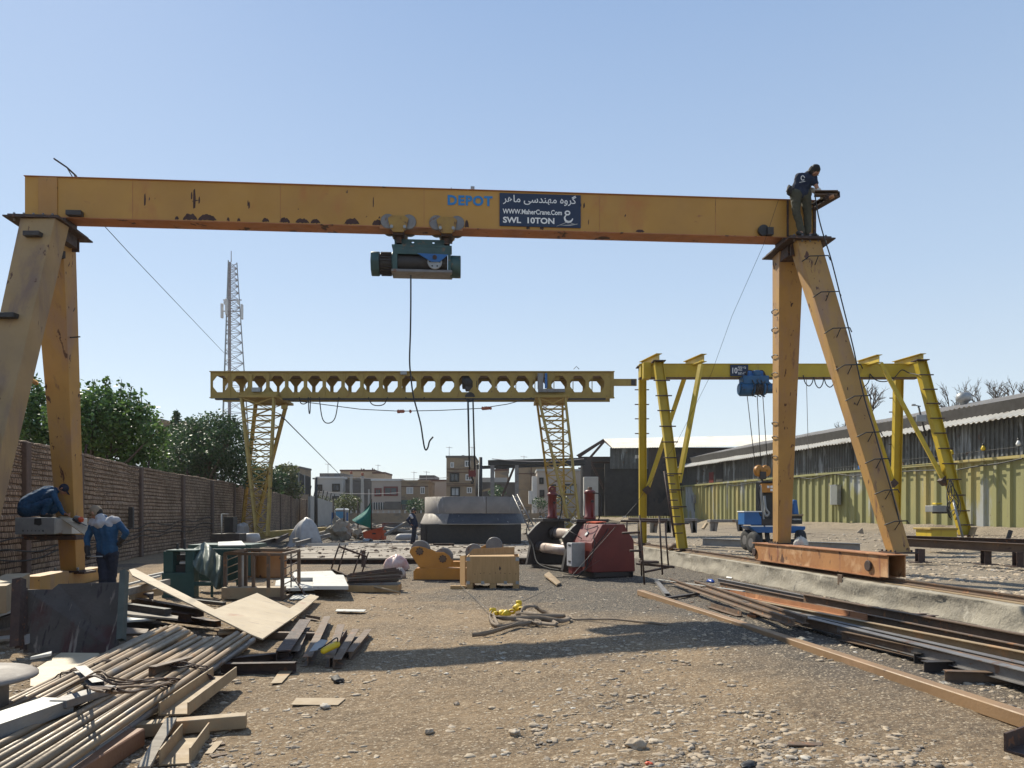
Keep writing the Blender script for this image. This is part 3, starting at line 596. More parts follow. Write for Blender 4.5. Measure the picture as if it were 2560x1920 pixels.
MB().cyl(P(1201.5, 1310, D2-6), P(1201.5, 1143, D2-6), .16, n=8).build('post', m_black, t); MB().cyl(P(1188, 1165, D2-6), P(1201, 1161, D2-6), .06, n=6).build('arm', m_black, t)
# ================================================================== houses beyond the yard
m_hw = mat('off_white_render', (.42,.41,.38), (.36,.35,.33), .3, .9); m_hp = mat('pinkish_render', (.42,.35,.29), (.37,.31,.26), .3, .9)
m_ht = mat('tan_brick', (.30,.22,.14), (.24,.18,.12), 1.2, .9, spots=[((.17,.14,.11), .4, .55, (1,1,2), .1)]); m_hd = mat('grey_brick', (.15,.135,.12), (.11,.10,.09), 1, .9)
m_hb = mat('buff_render', (.45,.33,.22), (.39,.29,.20), .3, .9); m_hgl = mat('window_glass', (.05,.06,.07), (.09,.10,.11), .6, .15, spec=.6, bump=0)
m_hfr = mat('white_window_frame', (.62,.61,.58), (.55,.54,.52), 3, .6, bump=0); m_hfr2 = mat('maroon_window_frame', (.16,.03,.03), (.13,.03,.03), 3, .6, bump=0)
m_cur = mat('net_curtain', (.45,.46,.46), (.30,.32,.33), 2, .9, st=(4,4,.3), bump=0)
m_trim = mat('dark_red_trim', (.12,.06,.045), (.10,.05,.04), 2, .8, bump=0)
def house(label, D, dep, px0, px1, top, mt, wins=(), par=None, cat='house', extra=None, bot=1325, group='houses beyond the end of the yard', boxes=()):
    t = thing('house', label, cat, P((px0+px1)/2, bot, D), group=group)
    a, b = P(px0, bot, D), P(px1, top, D); a.z = 0
    MB().bb(a, b+V((0,dep,0))).build('wall', mt, t)
    MB().bb(V((a.x-.1, D-.12, b.z)), V((b.x+.1, D+dep, b.z+.28))).build('parapet', par or m_trim, t)
    for wv in wins:
        x0, y0, x1, y1 = wv[:4]; fm = wv[4] if len(wv) > 4 else m_hfr
        p, q = P(x0, y1, D-.06), P(x1, y0, D-.06); fr = MB(); w_, h = q.x-p.x, q.z-p.z; f = .12 if fm is m_hfr else .22
        for c, d in (((p.x+w_/2,D-.06,p.z),(w_+f,.12,f)),((p.x+w_/2,D-.06,q.z),(w_+f,.12,f)),((p.x,D-.06,p.z+h/2),(f,.116,h)),((q.x,D-.06,p.z+h/2),(f,.116,h)),((p.x+w_/2,D-.06,p.z+h/2),(.08,.1,h))): fr.box(c, d)
        fo = fr.build('window', fm, t); MB().bb((p.x, D-.035, p.z), (q.x, D-.01, q.z)).build('pane', m_cur if (x0*7) % 3 < 1 else m_hgl, fo)
    for bx in boxes:
        x0, y0, x1, y1, dd, nm, mm = bx; MB().bb(P(x0, y1, D+dd), P(x1, y0, D+dd)+V((0,max(.3, dep-dd-.2) if nm in ('upper_storey','rooftop_room') else .3,0))).build(nm, mm, t)
    return t
house('off-white two storey house with dark framed windows at the left end of the row', 122, 10, 791, 857, 1196, m_hw, [(794,1213,804,1229,m_nearblack),(832,1211,848,1227,m_nearblack),(832,1242,848,1262,m_nearblack)], m_hfr, boxes=[(799,1183,856,1195,3,'upper_storey',m_hd),(812,1187,822,1193,2.9,'pane',m_hgl),(836,1184,848,1192,2.9,'pane',m_hgl)])
house('unfinished dark grey brick house behind the concrete pylons', 124, 10, 858, 929, 1203, m_hd, par=m_hd, boxes=[(862,1192,900,1202,1,'rubble_storey',m_ht),(903,1196,926,1202,1,'rubble_storey',m_hd)])
house('buff rendered block with rooftop chimneys rising behind the grey brick house', 136, 12, 851, 936, 1178, m_hb, boxes=[(902,1171,904,1178,2,'chimney',m_trim),(907,1172,911,1178,2,'chimney',m_trim),(930,1170,932,1178,2,'chimney',m_trim),(934,1172,936,1178,2,'chimney',m_trim)])
house('plain buff block with a dark corner stepped down beside the chimney roof', 134, 8, 932, 962, 1184, m_hb)
house('pinkish house with maroon framed windows above a glazed shop', 118, 9, 929, 1003, 1202, m_hp, [(938,1222,952,1239,m_hfr2),(961,1218,993,1238,m_hfr2)], m_hfr, boxes=[(931,1256,961,1274,-.1,'shop_window',m_hgl),(962,1254,1002,1274,-.1,'shop_window',m_hd)]+[(932+i*6,1256,933+i*6,1274,-.45,'mullion',m_hfr) for i in range(5)])
house('tan brick house with white windows over a dark green awning', 118, 9, 1003.5, 1072, 1205, m_ht, [(1017,1219,1032,1234),(1052,1218,1061,1234)], m_ht, boxes=[(1003,1215,1070,1217,-.1,'string_course',m_trim),(1003,1250,1034,1261,-1.2,'awning',m_green),(1005,1262,1034,1274,-.1,'shop_window',m_hgl)])
house('brick house with a slanting roof terrace behind the tan house', 130, 10, 1046, 1116, 1203, m_hp, boxes=[(1048,1188,1086,1202,1,'upper_storey',m_hd),(1050,1196,1072,1202,.8,'pane',m_hgl)])
tb = house('narrow five storey brick apartment block rising above all the houses', 112, 12, 1116, 1187, 1144, m_ht, [(1127,1157,1134,1168),(1163,1153,1175,1166),(1126,1184,1146,1203,m_nearblack),(1165,1187,1178,1200),(1128,1219,1148,1240,m_nearblack),(1168,1219,1179,1232)], m_hd, 'apartment block', boxes=[(1154,1138,1161,1143,3,'chimney',m_hd)])
for k, y in enumerate((1172, 1180, 1209, 1214)): MB().bb(P(1116, y+1, 111.85), P(1187, y, 112.05)).build('string_course', m_trim, tb)
house('low house with three black water tanks on its roof behind the portal frame', 128, 9, 1237, 1271, 1177, m_ht, boxes=[(1205,1194,1268,1214,-2,'front_wing',m_hw)])
for k, px in enumerate((1246, 1260, 1266)):
    tag(MB().lathe([(.001,0),(.5,.02),(.5,.55),(.3,.8),(.001,.85)], P(px, 1176, 131), 12).build('water_tank', m_black), ['leftmost black water tank on the flat roof behind the portal frame', 'middle black water tank on the flat roof behind the portal frame', 'rightmost black water tank on the flat roof behind the portal frame'][k], 'water tank', 'rooftop water tanks')
house('dark low brick house between the apartment block and the portal frame', 116, 8, 1206, 1294, 1210, m_hd, par=m_hd)
house('big tan brick block with dark seams right of the portal frame', 108, 12, 1296, 1384, 1168, m_ht, par=m_ht, boxes=[(1327,1166,1329,1215,-.15,'downpipe',m_trim),(1297,1183,1352,1184.5,-.1,'string_course',m_trim)], cat='apartment block')
hb = house('beige rendered block with a sunlit white corner behind the right lattice leg', 100, 10, 1343, 1452, 1178, m_hp, [(1350,1196,1357,1208,m_nearblack),(1351,1227,1359,1240,m_nearblack),(1376,1213,1388,1228,m_nearblack),(1413,1212,1440,1236,m_nearblack)], m_hw, 'apartment block')
MB().bb(P(1330.5, 1325, 101), P(1341.5, 1192, 103)).build('sunlit_white_corner', m_hfr, hb); MB().bb(P(1322, 1260, 101), P(1329, 1228, 103)).build('sunlit_white_corner', m_hfr, hb)  # white blocks for the corner, its sunlit side put into their colour
house('far tan apartment block seen between the trees on the left', 96, 10, 388, 465, 1058, m_ht, cat='apartment block', boxes=[(360,1046,401,1058,2,'upper_storey',m_hd),(390,1062,464,1064,-.1,'string_course',m_hd)], bot=1290, par=m_ht)
house('pale low block peeping above the trees beyond the wall end', 110, 8, 690, 741, 1169, m_ht, bot=1300, par=m_hd)
# wall with railing in front of the houses, and the side wall with wire spikes
t = thing('end_wall', 'low brown rendered wall across the far end of the yard with a railing on top', 'wall', P(1080, 1300, 98))
MB().bb(P(832, 1318, 98), P(1460, 1283, 98.4)).build('wall', m_hp if False else m_ht, t)
for k in range(46): MB().bb(P(835+k*13.5, 1283, 98.2), P(838.5+k*13.5, 1276, 98.3)).build('baluster', m_hw, t)
a, b = P(776, 1310, 84), P(835, 1310, 97); a.z = b.z = 0
t = thing('block_wall', 'grey block side wall with wire spikes running towards the houses', 'wall', a)
MB().slab([V((a.x,a.y,0)), V((b.x,b.y,0)), V((b.x,b.y,zat(1257, 97))), V((a.x,a.y,zat(1239, 84)))], V((-.3,.1,0))).build('wall', m_conc2, t)
for k in range(7):
    f = k/6; p = V(a).lerp(b, f); z = zat(1239, 84)*(1-f)+zat(1257, 97)*f; MB().ext(V((p.x-.15,p.y,z-.1)), V((p.x+.1,p.y,z+1.1)), sB(.09,.09)).build('spike', m_black, t)
# black sheet screen above the end of the brick wall
t = thing('sheet_screen', 'tall black sheet metal screen standing above the far end of the brick wall', 'screen', P(755, 1300, 86))
for i, (x0, x1, y0, y1) in enumerate(((733,745,1176,1184),(746,760,1181,1189),(761,776,1187,1193))):
    a, b = P(x0, 1236, 86+i), P(x1, 1236, 86.8+i); MB().slab([a, b, P(x1, y1, 86.8+i), P(x0, y0, 86+i)], V((0,.15,0))).build('sheet', m_black, t)
    MB().ext(a+V((0,-.1,0)), P(x0, y0, 86+i)+V((0,-.1,0)), sB(.2,.2)).build('post', m_galv, t)
t = thing('lamp_post', 'black lamp post with a small lamp at the end of the brick wall', 'lamp post', P(790, 1320, 80))
MB().cyl(P(790, 1322, 80), P(790, 1194, 80), .2, .15, n=8).build('post', m_black, t); MB().bb(P(781, 1198, 80), P(788, 1195, 80.4)).build('lamp', m_galv, t)
for k, (px, top, Dd, lab) in enumerate(((878, 1186, 112, 'left concrete power pylon before the grey brick house'), (906, 1190, 108, 'right concrete power pylon before the grey brick house'), (922, 1223, 104, 'short pale pole beside the pinkish house'))):
    t = thing('power_pylon', lab, 'power pole', P(px, 1310, Dd)); MB().ext(P(px, 1312, Dd), P(px, top, Dd), sB(.55 if k < 2 else .3, .4), up=(0,1,0), sb=.6).build('pole', m_conc2, t)
    if k < 2: MB().bb(P(px-6, top+4, Dd-.2), P(px+6, top+2.5, Dd)).build('cross_arm', m_galv, t); MB().lathe([(.001,0),(.2,.1),(.2,.4),(.001,.5)], P(px, top, Dd), 8).build('insulator', m_fibre, t)
# ================================================================== telecom mast
mD = 90.
ms = thing('telecom_mast', 'tall thin lattice telecom mast with antenna panels behind the trees', 'mast', P(576, 1190, mD))
zb, zt = zat(1190, mD), zat(655, mD)
def mw(z):
    f = (z-zb)/(zt-zb); w_ = 1.40*(1-f)**1+.55; return w_
cx0 = P(578, 700, mD).x
def leg3(z, k): w_ = mw(z); a = R((20, 140, 260)[k]); return V((cx0+math.cos(a)*w_*1.15, mD+math.sin(a)*w_*1.15, z))
leg = MB()
for k in range(3): leg.ext(leg3(zb-2, k), leg3(zt, k), sB(.13,.13), sb=.7)
leg.build('legs', m_galv, ms)
zz = zb; br = MB(); i = 0
m_mast = mat('mast_steel', (.34,.31,.31), (.27,.25,.25), 2, .6, bump=0)
while zz < zt-.5:
    h = mw(zz)*1.05
    for k in range(3):
        a, b = leg3(zz, k), leg3(min(zz+h, zt), (k+1) % 3); br.ext(a, b, sB(.045,.045)); a, b = leg3(zz, (k+1) % 3), leg3(min(zz+h, zt), k); br.ext(a, b, sB(.045,.045)); br.ext(leg3(zz, k), leg3(zz, (k+1) % 3), sB(.05,.05))
    zz += h
br.build('bracing', m_mast, ms)
MB().ext(V((cx0-.2, mD, zb)), V((cx0-.2, mD, zt)), sB(.35,.1), up=(0,1,0)).build('cable_ladder', m_mast, ms)
MB().cyl(V((cx0, mD, zt)), V((cx0, mD, zt+1.3)), .05, n=6).build('lightning_rod', m_mast, ms)
for px, y0, y1, s in ((555, 760, 794, .5), (566.5, 748, 786, .5), (605, 762, 797, .45), (596, 750, 760, .4), (562, 753, 760, .4)):
    a = P(px-4.2*s*2, y1, mD-1.2); b = P(px+4.2*s*2, y0, mD-.8); MB().bb(a, b).build('antenna', m_hfr, ms, bevel=.04)
MB().ext(P(556, 778, mD-.8), P(606, 778, mD-.8), sB(.1,.1)).build('antenna_bracket', m_mast, ms); MB().ext(P(558, 750, mD-.8), P(604, 750, mD-.8), sB(.1,.1)).build('antenna_bracket', m_mast, ms)
# ================================================================== trees
def leafmat(name, a, b, c):
    m = bpy.data.materials.new(name); m.use_nodes = True; N = m.node_tree.nodes; L = m.node_tree.links; bs_ = N['Principled BSDF']
    ge = N.new('ShaderNodeNewGeometry'); cr = N.new('ShaderNodeValToRGB'); cr.color_ramp.elements[0].color = (*a, 1); cr.color_ramp.elements[1].color = (*c, 1); e = cr.color_ramp.elements.new(.6); e.color = (*b, 1)
    L.new(ge.outputs['Random Per Island'], cr.inputs[0]); L.new(cr.outputs[0], bs_.inputs['Base Color']); bs_.inputs['Roughness'].default_value = .5
    tr = N.new('ShaderNodeBsdfTranslucent'); L.new(cr.outputs[0], tr.inputs[0]); mx = N.new('ShaderNodeMixShader'); mx.inputs[0].default_value = .35
    L.new(bs_.outputs[0], mx.inputs[1]); L.new(tr.outputs[0], mx.inputs[2]); L.new(mx.outputs[0], N['Material Output'].inputs[0]); return m
lf1 = leafmat('fig_leaf', (.04,.085,.022), (.08,.15,.035), (.15,.24,.06)); lf2 = leafmat('dark_leaf', (.025,.055,.022), (.042,.085,.032), (.075,.12,.045))
lf3 = leafmat('olive_leaf', (.05,.07,.02), (.09,.11,.035), (.14,.14,.05)); m_bark = mat('bark', (.10,.08,.06), (.07,.055,.045), 6, .9, bump=.5)
m_twig = mat('dry_twig', (.16,.125,.10), (.11,.09,.075), 6, .9)
def leaves(mb, c, rad, n, ls, rr, squash=.9):
    for _ in range(n):
        while True:
            d = V((rr.uniform(-1,1), rr.uniform(-1,1), rr.uniform(-1,1)))
            if .12 < d.length < 1: break
        d *= (.55+.45*rr.random())/max(.5, d.length)
        p = c+V((d.x*rad, d.y*rad, d.z*rad*squash)); a = V((rr.uniform(-1,1), rr.uniform(-1,1), rr.uniform(-.9,.5))).normalized(); b = a.cross(V((rr.uniform(-1,1), rr.uniform(-1,1), rr.uniform(-1,1)))).normalized()
        l = ls*rr.uniform(.6,1.3); w_ = l*.32
        mb.add([p, p+a*l*.5+b*w_, p+a*l, p+a*l*.5-b*w_], [(0,1,2,3)])
def tree(name, label, base, blobs, shoots, lm, ls, dens, seed, group=None, cat='tree', trunk=.2, squash=.85):
    rr = random.Random(seed); base = V(base); t = thing(name, label, cat, base, group=group)
    tk = MB(); cm = sum((V(b[0]) for b in blobs), V((0,0,0)))/len(blobs); fork = base.lerp(V((base.x, base.y, cm.z)), .45)
    tk.tube([base, base.lerp(fork, .5)+V((.05,0,0)), fork], trunk, 7, trunk*.7)
    for c, r in blobs: c = V(c); mid = fork.lerp(c, .5)+V((rr.uniform(-.2,.2), 0, -.15)); tk.tube(spl([fork, mid, c], 3), trunk*.5, 5, trunk*.12)
    cr = MB()
    for c, r in blobs: leaves(cr, V(c), r, int(dens*r*r), ls, rr, squash)
    for a, b in shoots:
        a = V(a); b = V(b); tk.tube([a, a.lerp(b, .5)+V((rr.uniform(-.1,.1),0,0)), b], trunk*.15, 4, .01)
        L_ = (b-a).length; n = int(L_*9)
        for i in range(n): f = i/n; leaves(cr, a.lerp(b, f), .40*(1-f*.6), 9, ls*1.1, rr, 1)
    tk.build('trunk', m_bark, t); cr.build('crown', lm, t); return t
rt = random.Random(3)
def blobs_px(lst, D, dj=1.6): return [(P(x, y, D+rt.uniform(-dj, dj)), r) for x, y, r in lst]
D = 31.
bl = blobs_px([(60,1090,1.1),(110,1060,1.2),(70,1010,.8),(140,1110,1.1),(190,1100,1.3),(230,1060,1.2),(180,1040,1.1),(270,1090,1.2),(300,1050,1.1),(250,1010,.9),(330,1100,1.1),(350,1050,.9),(210,1130,1.0),(300,1130,1.0),(370,1120,.8),(385,1085,.6),(110,1000,.7),(150,990,.6),(350,1150,.8),(180,1010,.8),(30,1060,1.0)], D)
shs = [(P(a,b,D), P(c,d,D)) for a,b,c,d in ((180,1040,188,905),(175,1010,178,930),(228,1010,236,948),(262,1020,268,938),(275,1030,262,960),(300,1010,304,948),(310,1020,330,965),(345,1040,352,975),(90,1000,62,930),(105,990,88,940),(330,1030,322,985),(290,1040,284,985),(246,1030,252,985),(215,1040,212,985),(355,1060,360,1010))]
tree('fig_tree', 'large bright leaved tree with upright shoots above the brick wall on the left', P(200, 1395, D), bl, shs, lf1, .17, 1000, 5, 'trees behind the brick wall', trunk=.22)
D = 46.
bl = blobs_px([(440,1130,1.6),(480,1100,1.6),(520,1085,1.5),(550,1065,1.1),(570,1110,1.5),(500,1150,1.6),(545,1160,1.6),(590,1150,1.3),(450,1170,1.3),(420,1160,1.2),(490,1075,.9),(600,1180,1.1),(530,1130,1.6),(575,1075,1.0),(420,1195,1.2),(480,1190,1.2)], D, 2)
tree('evergreen_tree', 'dense dark evergreen mass between the fig tree and the lattice crane leg', P(505, 1350, D), bl, [], lf2, .17, 700, 6, 'trees behind the brick wall', trunk=.3, squash=.9)
D = 70.
t = thing('conifer', 'thin pointed conifer with drooping boughs before the far apartment block', 'tree', P(438, 1330, D), group='trees behind the brick wall')
MB().cyl(P(438, 1330, D), P(442, 1022, D), .2, .02, n=6).build('trunk', m_bark, t)
mb = MB(); rr = random.Random(9)
for i in range(26):
    f = i/25; z = zat(1030+f*100, D); L_ = .15+2.0*f*(.6+.6*rr.random())
    for k in range(4):
        a = rr.uniform(0, 6.28); c = V((P(441,0,D).x, D, z)); e = c+V((math.cos(a)*L_, math.sin(a)*L_, -.35*L_))
        for q in range(int(3+L_*9)): leaves(mb, c.lerp(e, (q+1)/(3+L_*9)), .16, 5, .2, rr)
mb.build('crown', lf2, t)
D = 72.
tree('bushy_tree', 'rounded tree behind the foot of the left lattice leg', P(665, 1340, D), blobs_px([(640,1210,2),(660,1190,1.4),(690,1200,1.4),(640,1180,1.0),(660,1230,1.6)], D), [], lf2, .28, 300, 8, 'trees behind the brick wall', trunk=.3)
tree('bushy_tree', 'lighter green tree beside the black sheet screen at the wall end', P(715, 1335, 80), blobs_px([(705,1190,1.5),(720,1180,1.2),(715,1215,1.5),(735,1225,1.1),(700,1225,1.4)], 80), [], lf3, .28, 300, 10, 'trees behind the brick wall', trunk=.3)
tree('shrub', 'yellow green shrub in front of the off-white house', P(865, 1312, 101), blobs_px([(850,1262,1.2),(868,1250,1.3),(885,1255,1.2),(878,1270,1.2),(860,1272,1.1)], 101), [], lf3, .24, 260, 12, 'shrubs before the houses', 'shrub', .1)
tree('shrub', 'thin yellow green shrub over the spiked block wall', P(815, 1315, 99), blobs_px([(800,1250,.8),(818,1252,.9),(835,1262,.9),(790,1245,.6)], 99), [], lf3, .22, 200, 13, 'shrubs before the houses', 'shrub', .08)
tree('shrub', 'dark bush beside the ring tank in front of the tan house', P(1040, 1315, 104), blobs_px([(1035,1262,1.1),(1046,1258,1.0),(1028,1272,.8),(1050,1270,.9)], 104), [], lf2, .24, 260, 14, 'shrubs before the houses', 'shrub', .1)
tree('shrub', 'green bush under the portal frame above the ring tank', P(1243, 1312, 100), blobs_px([(1236,1232,.9),(1250,1230,.9),(1243,1222,.8)], 100), [], lf2, .24, 220, 15, 'shrubs before the houses', 'shrub', .1)
tree('shrub', 'green bush between the lattice leg and the beige block', P(1350, 1312, 94), blobs_px([(1345,1255,.9),(1356,1258,.8),(1405,1250,1.0)], 94), [], lf2, .24, 220, 16, 'shrubs before the houses', 'shrub', .1)
def bare(label, px, py, D, H, seed):
    rr = random.Random(seed); base = P(px, py+30, D); t = thing('bare_tree', label, 'tree', V((base.x, D, .6)), group='leafless trees behind the shed'); mb = MB()
    def br(p, d, L_, r, k):
        b = V((rr.uniform(-.12,.12), 0, rr.uniform(-.05,.12)))*L_; q = p+d*L_; mb.tube([p, p+d*L_*.35+b*.7, p+d*L_*.7+b, q], r, 4, r*.6)
        if k == 0: return
        for f in ((.45, .75, 1) if k > 2 else (.3, .5, .75, 1)):
            if rr.random() < .12: continue
            nd = (d+V((rr.uniform(-.8,.8), rr.uniform(-.6,.6), rr.uniform(-.25,.5)))).normalized(); br(p.lerp(q, f*rr.uniform(.85,1)), nd, L_*rr.uniform(.5,.78), r*.6, k-1)
    MB().tube([V((base.x, D, .6)), base], .2, 7, .16).build('trunk', m_twig, t)
    for k in range(3): br(base-V((0,0,.3)), V((rr.uniform(-.6,.6), 0, 1)).normalized(), H*.42, .09, 4)
    mb.build('branches', m_twig, t)
bare('bare tree with many fine twigs left of the roof ventilator', 2395, 1040, 62, 4.6, 21); bare('bare tree rising behind the roof ventilator', 2475, 1022, 66, 4.8, 22); bare('bare tree at the right edge above the shed roof', 2545, 1012, 60, 4.2, 23)
bare('small bare treetop between the legs of the orange crane', 2115, 1085, 70, 3.2, 24); bare('bare twigs over the shed roof right of the orange leg', 2170, 1010, 64, 3.4, 27)
# rooftop odds and ends and overhead lines
rr = random.Random(77)
for k, (px, py, Dd) in enumerate(((820,1183,124),(1035,1204,120),(1066,1203,120),(1123,1143,114),(1180,1143,114),(945,1184,135),(1360,1177,104),(1310,1167,110))):
    a = P(px, py, Dd); t = thing('tv_aerial', ['aerial on the dark upper storey at the left','aerial at the right part of the tan house roof','aerial beside the tan house roof edge','aerial on the left corner of the apartment block','aerial on the right corner of the apartment block','aerial on the plain buff block','aerial on the beige rendered block','aerial on the big tan brick block'][k], 'aerial', a, group='aerials on the far roofs')
    MB().cyl(a, a+V((0,0,1.6)), .04, n=5).build('mast', m_mast, t); MB().cyl(a+V((-.5,0,1.5)), a+V((.5,0,1.4)), .03, n=4).build('boom', m_mast, t)
for k, (a, b, Dd, lab) in enumerate((((1230,1147),(1460,1147),70,'thin overhead wire above the portal frame'), ((850,1192),(1120,1194),106,'overhead line running between the concrete pylons and the apartment block'), ((790,1228),(1000,1232),100,'lower overhead line across the fronts of the houses'))):
    tag(MB().tube(sag(P(*a,Dd), P(*b,Dd), .25), .035, 4).build('overhead_line', m_mast), lab, 'overhead line')
# ================================================================== helpers for writing
def text(body, size, mt, parent, org, xd, zd, name='lettering', off=.0, thick=.004, sx=1., sp_=1., align='LEFT'):
    c = bpy.data.curves.new('lettering', 'FONT'); c.body = body; c.size = 1; c.offset = off; c.space_character = sp_; c.align_x = align; c.resolution_u = 3
    o = bpy.data.objects.new('lettering', c); me = bpy.data.meshes.new_from_object(o); bpy.data.objects.remove(o); bpy.data.curves.remove(c)
    xd = V(xd).normalized(); zd = V(zd).normalized(); n = xd.cross(zd)
    mb = MB(); vs = [V(org)+xd*(v.co.x*size*sx)+zd*(v.co.y*size)+n*.001 for v in me.vertices]
    mb.add(vs, [tuple(p.vertices) for p in me.polygons]); bpy.data.meshes.remove(me)
    return mb.build(name, mt, parent)
# ================================================================== MAIN ORANGE GANTRY CRANE
A, B = V(((60-CX)/F*14.82, 14.82, 0)), V(((2040-CX)/F*16.0, 16.0, 0))
bx = (B-A).normalized(); by = V((-bx.y, bx.x, 0)); BL = (B-A).length; ZB, ZT = 7.46, 8.27; BW = .44
HOIST = False
def hz(z): return z if not HOIST else (6.55+(z-6.08)*.68 if z <= 7.2 else 7.31+(z-7.2)*.68)
def bp(s, z, d=0): return A+bx*s+by*d+V((0,0,hz(z)))
def s_of(px):                                          # distance along the near face for a column
    k = (px-CX)/F; return (k*A.y-A.x)/(bx.x-k*bx.y)
cr = thing('gantry_crane', 'big orange gantry crane whose box girder spans the whole yard', 'gantry crane', (-1.7, 15.5, 0))
Mb = Matrix((bx, by, V((0,0,1)))).transposed()
def gbox(s0, s1, d0, d1, z0, z1, mb=None): 
    mb = mb or MB(); c = (bp((s0+s1)/2, z0, (d0+d1)/2)+bp((s0+s1)/2, z1, (d0+d1)/2))/2; return mb.box(c, (s1-s0, d1-d0, hz(z1)-hz(z0)), Mb)
m_girder = mat('girder_orange_paint', (.47,.25,.05), (.39,.20,.042), .8, .5, spots=[((.40,.17,.04), 1.4, .60, (1,1,.5), .12), ((.30,.12,.04), 3.0, .66, (.7,1,1.6), .05), (RU2, 7, .705, (.8,1,.45), .012)], bump=.05, bsc=6)
gbox(0, BL, .03, BW-.03, ZB+.02, ZT-.015).build('girder', m_girder, cr)
gbox(-.01, BL+.01, 0, BW, ZT-.014, ZT).build('top_flange', m_crane_flange, cr); gbox(.55, BL-.5, 0, BW, ZB, ZB+.018).build('bottom_flange', m_crane_flange, cr)
gbox(s_of(118), s_of(122), .012, BW-.012, ZB+.02, ZT-.02).build('splice_plate', m_rust, cr)
gbox(s_of(95), s_of(142), .008, .03, ZB+.03, ZT-.02).build('doubler_plate', m_crane, cr); gbox(s_of(1968), s_of(1972), .0, .03, ZB+.03, ZT-.02).build('splice_plate', m_rust, cr)
gbox(s_of(2034), s_of(2040), -.01, .03, ZB+.03, ZT-.02).build('stiffener', m_rust, cr)
# peeled rust patches along the foot of the web: real scabs of bare steel
RP = []; rr = random.Random(4)
def rps(p):
    RP.append(MB().slab(p, by*.002))
for px0, px1, h in ((456,492,.11),(494,540,.10),(436,446,.05),(566,573,.06),(592,600,.05),(654,672,.06),(698,724,.08),(738,772,.075),(776,800,.07),(861,898,.11),(930,958,.09),(1162,1172,.14),(1316,1325,.10),(1350,1360,.10),(1590,1612,.04),(1900,1930,.06)):
    a, b = s_of(px0), s_of(px1); n = 12; top = []; bot = []
    for i in range(n+1):
        f = i/n; e = (1-abs(2*f-1)**3)*h*rr.uniform(.75, 1.1); top.append(bp(a+(b-a)*f, ZB+.055+e, .0275)); bot.append(bp(a+(b-a)*f, ZB+.05*rr.uniform(.6,1), .0275))
    rps(top+bot[::-1])
for px, z0, z1, w_ in ((361,7.75,8.0,.035),(372,7.85,7.93,.02),(485,7.72,8.12,.05),(478,7.9,8.06,.03),(497,7.82,7.97,.03),(488,7.86,7.9,.13),(622,7.75,7.9,.03),(619,7.8,7.93,.02),(933,7.85,8.07,.02),(1453,7.98,8.07,.02),(1461,7.96,8.08,.035),(1564,7.8,7.87,.03),(1472,7.62,7.74,.015),(948,7.62,7.68,.03),(916,7.64,7.68,.03),(386,7.88,7.92,.015)):
    s = s_of(px); rps([bp(s-w_*.5, z0, .0275), bp(s+w_*.3, z0+.02, .0275), bp(s+w_*.5, (z0+z1)/2, .0275), bp(s+w_*.2, z1, .0275), bp(s-w_*.4, z1-.03, .0275), bp(s-w_*.55, (z0+z1)/2, .0275)])
m_scab = mat('rust_scab', (.07,.035,.03), (.045,.025,.022), 8, .8); [q.build('rust_patch', m_scab, [c for c in COL.objects if c.name == 'girder'][0]) for q in RP]
# crown plates under both ends and legs
ZC = 7.345
def bolt(a, b, r, m, par, name='bolt', n=6): return MB().cyl(a, b, r, n=n).build(name, m, par)
def crown(sc, w0, sgn):
    gbox(sc-w0/2, sc+w0/2, -.45, BW+.32, ZC-.026, ZC).build('crown_plate', m_rust, cr); gbox(sc-w0*.42, sc+w0*.42, .0, BW, ZC+.002, ZB-.002).build('shim_block', m_rust, cr)
    gbox(sc-w0/2-.05, sc+w0/2+.05, -.52, BW+.40, ZC-.078, ZC-.05).build('seat_plate', m_rust, cr)
    gbox(sc-w0/2+.12, sc+w0/2-.12, -.1, BW+.1, ZC-.30, ZC-.08).build('spacer_block', m_rust, cr)
    for dd in (-.2, BW+.2): gbox(sc-w0*.36, sc+w0*.36, dd-.015, dd+.015, ZC-.34, ZC-.08).build('gusset', m_rust, cr)
    for k in range(5): bolt(bp(sc-w0*.38+k*w0*.19, ZC-.12, -.42), bp(sc-w0*.38+k*w0*.19, ZC+.03, -.42), .022, m_steelg, cr)
crown(.40, .92, 1); crown(BL-.33, .88, -1)
ZL = ZC-.08
def leg(top, bot, wt, dt, wb, db, mt, name='leg'):
    t0, b0 = V(top), V(bot); X = V((.5,0,0)); Yv = V((0,.5,0))
    q = lambda c, w_, d: [c-X*w_-Yv*d, c+X*w_-Yv*d, c+X*w_+Yv*d, c-X*w_+Yv*d]
    o = MB().hexa(q(b0, wb, db)+q(t0, wt, dt)).build(name, mt, cr, bevel=.008)
    return o
lt = bp(.42, ZL, BW/2)
# left legs
lf = V((-8.98, 14.62, ZL)); lfb = V((-8.80, 12.15, .42)); lr = V((-9.25, 15.35, ZL)); lrb = V((-10.02, 17.35, .34))
leg(lf, lfb, .66, .46, .44, .38, m_leg_pale); leg(lr, lrb, .62, .46, .36, .36, m_crane_leg)
# right legs
rf = V((6.07, 15.76, ZL)); rfb = V((7.06, 13.88, .97)); rrt = V((5.96, 16.42, ZL)); rrb = V((6.37, 17.95, .97))
leg(rf, rfb, .50, .40, .31, .30, m_crane_leg); leg(rrt, rrb, .52, .44, .30, .36, m_crane_leg)
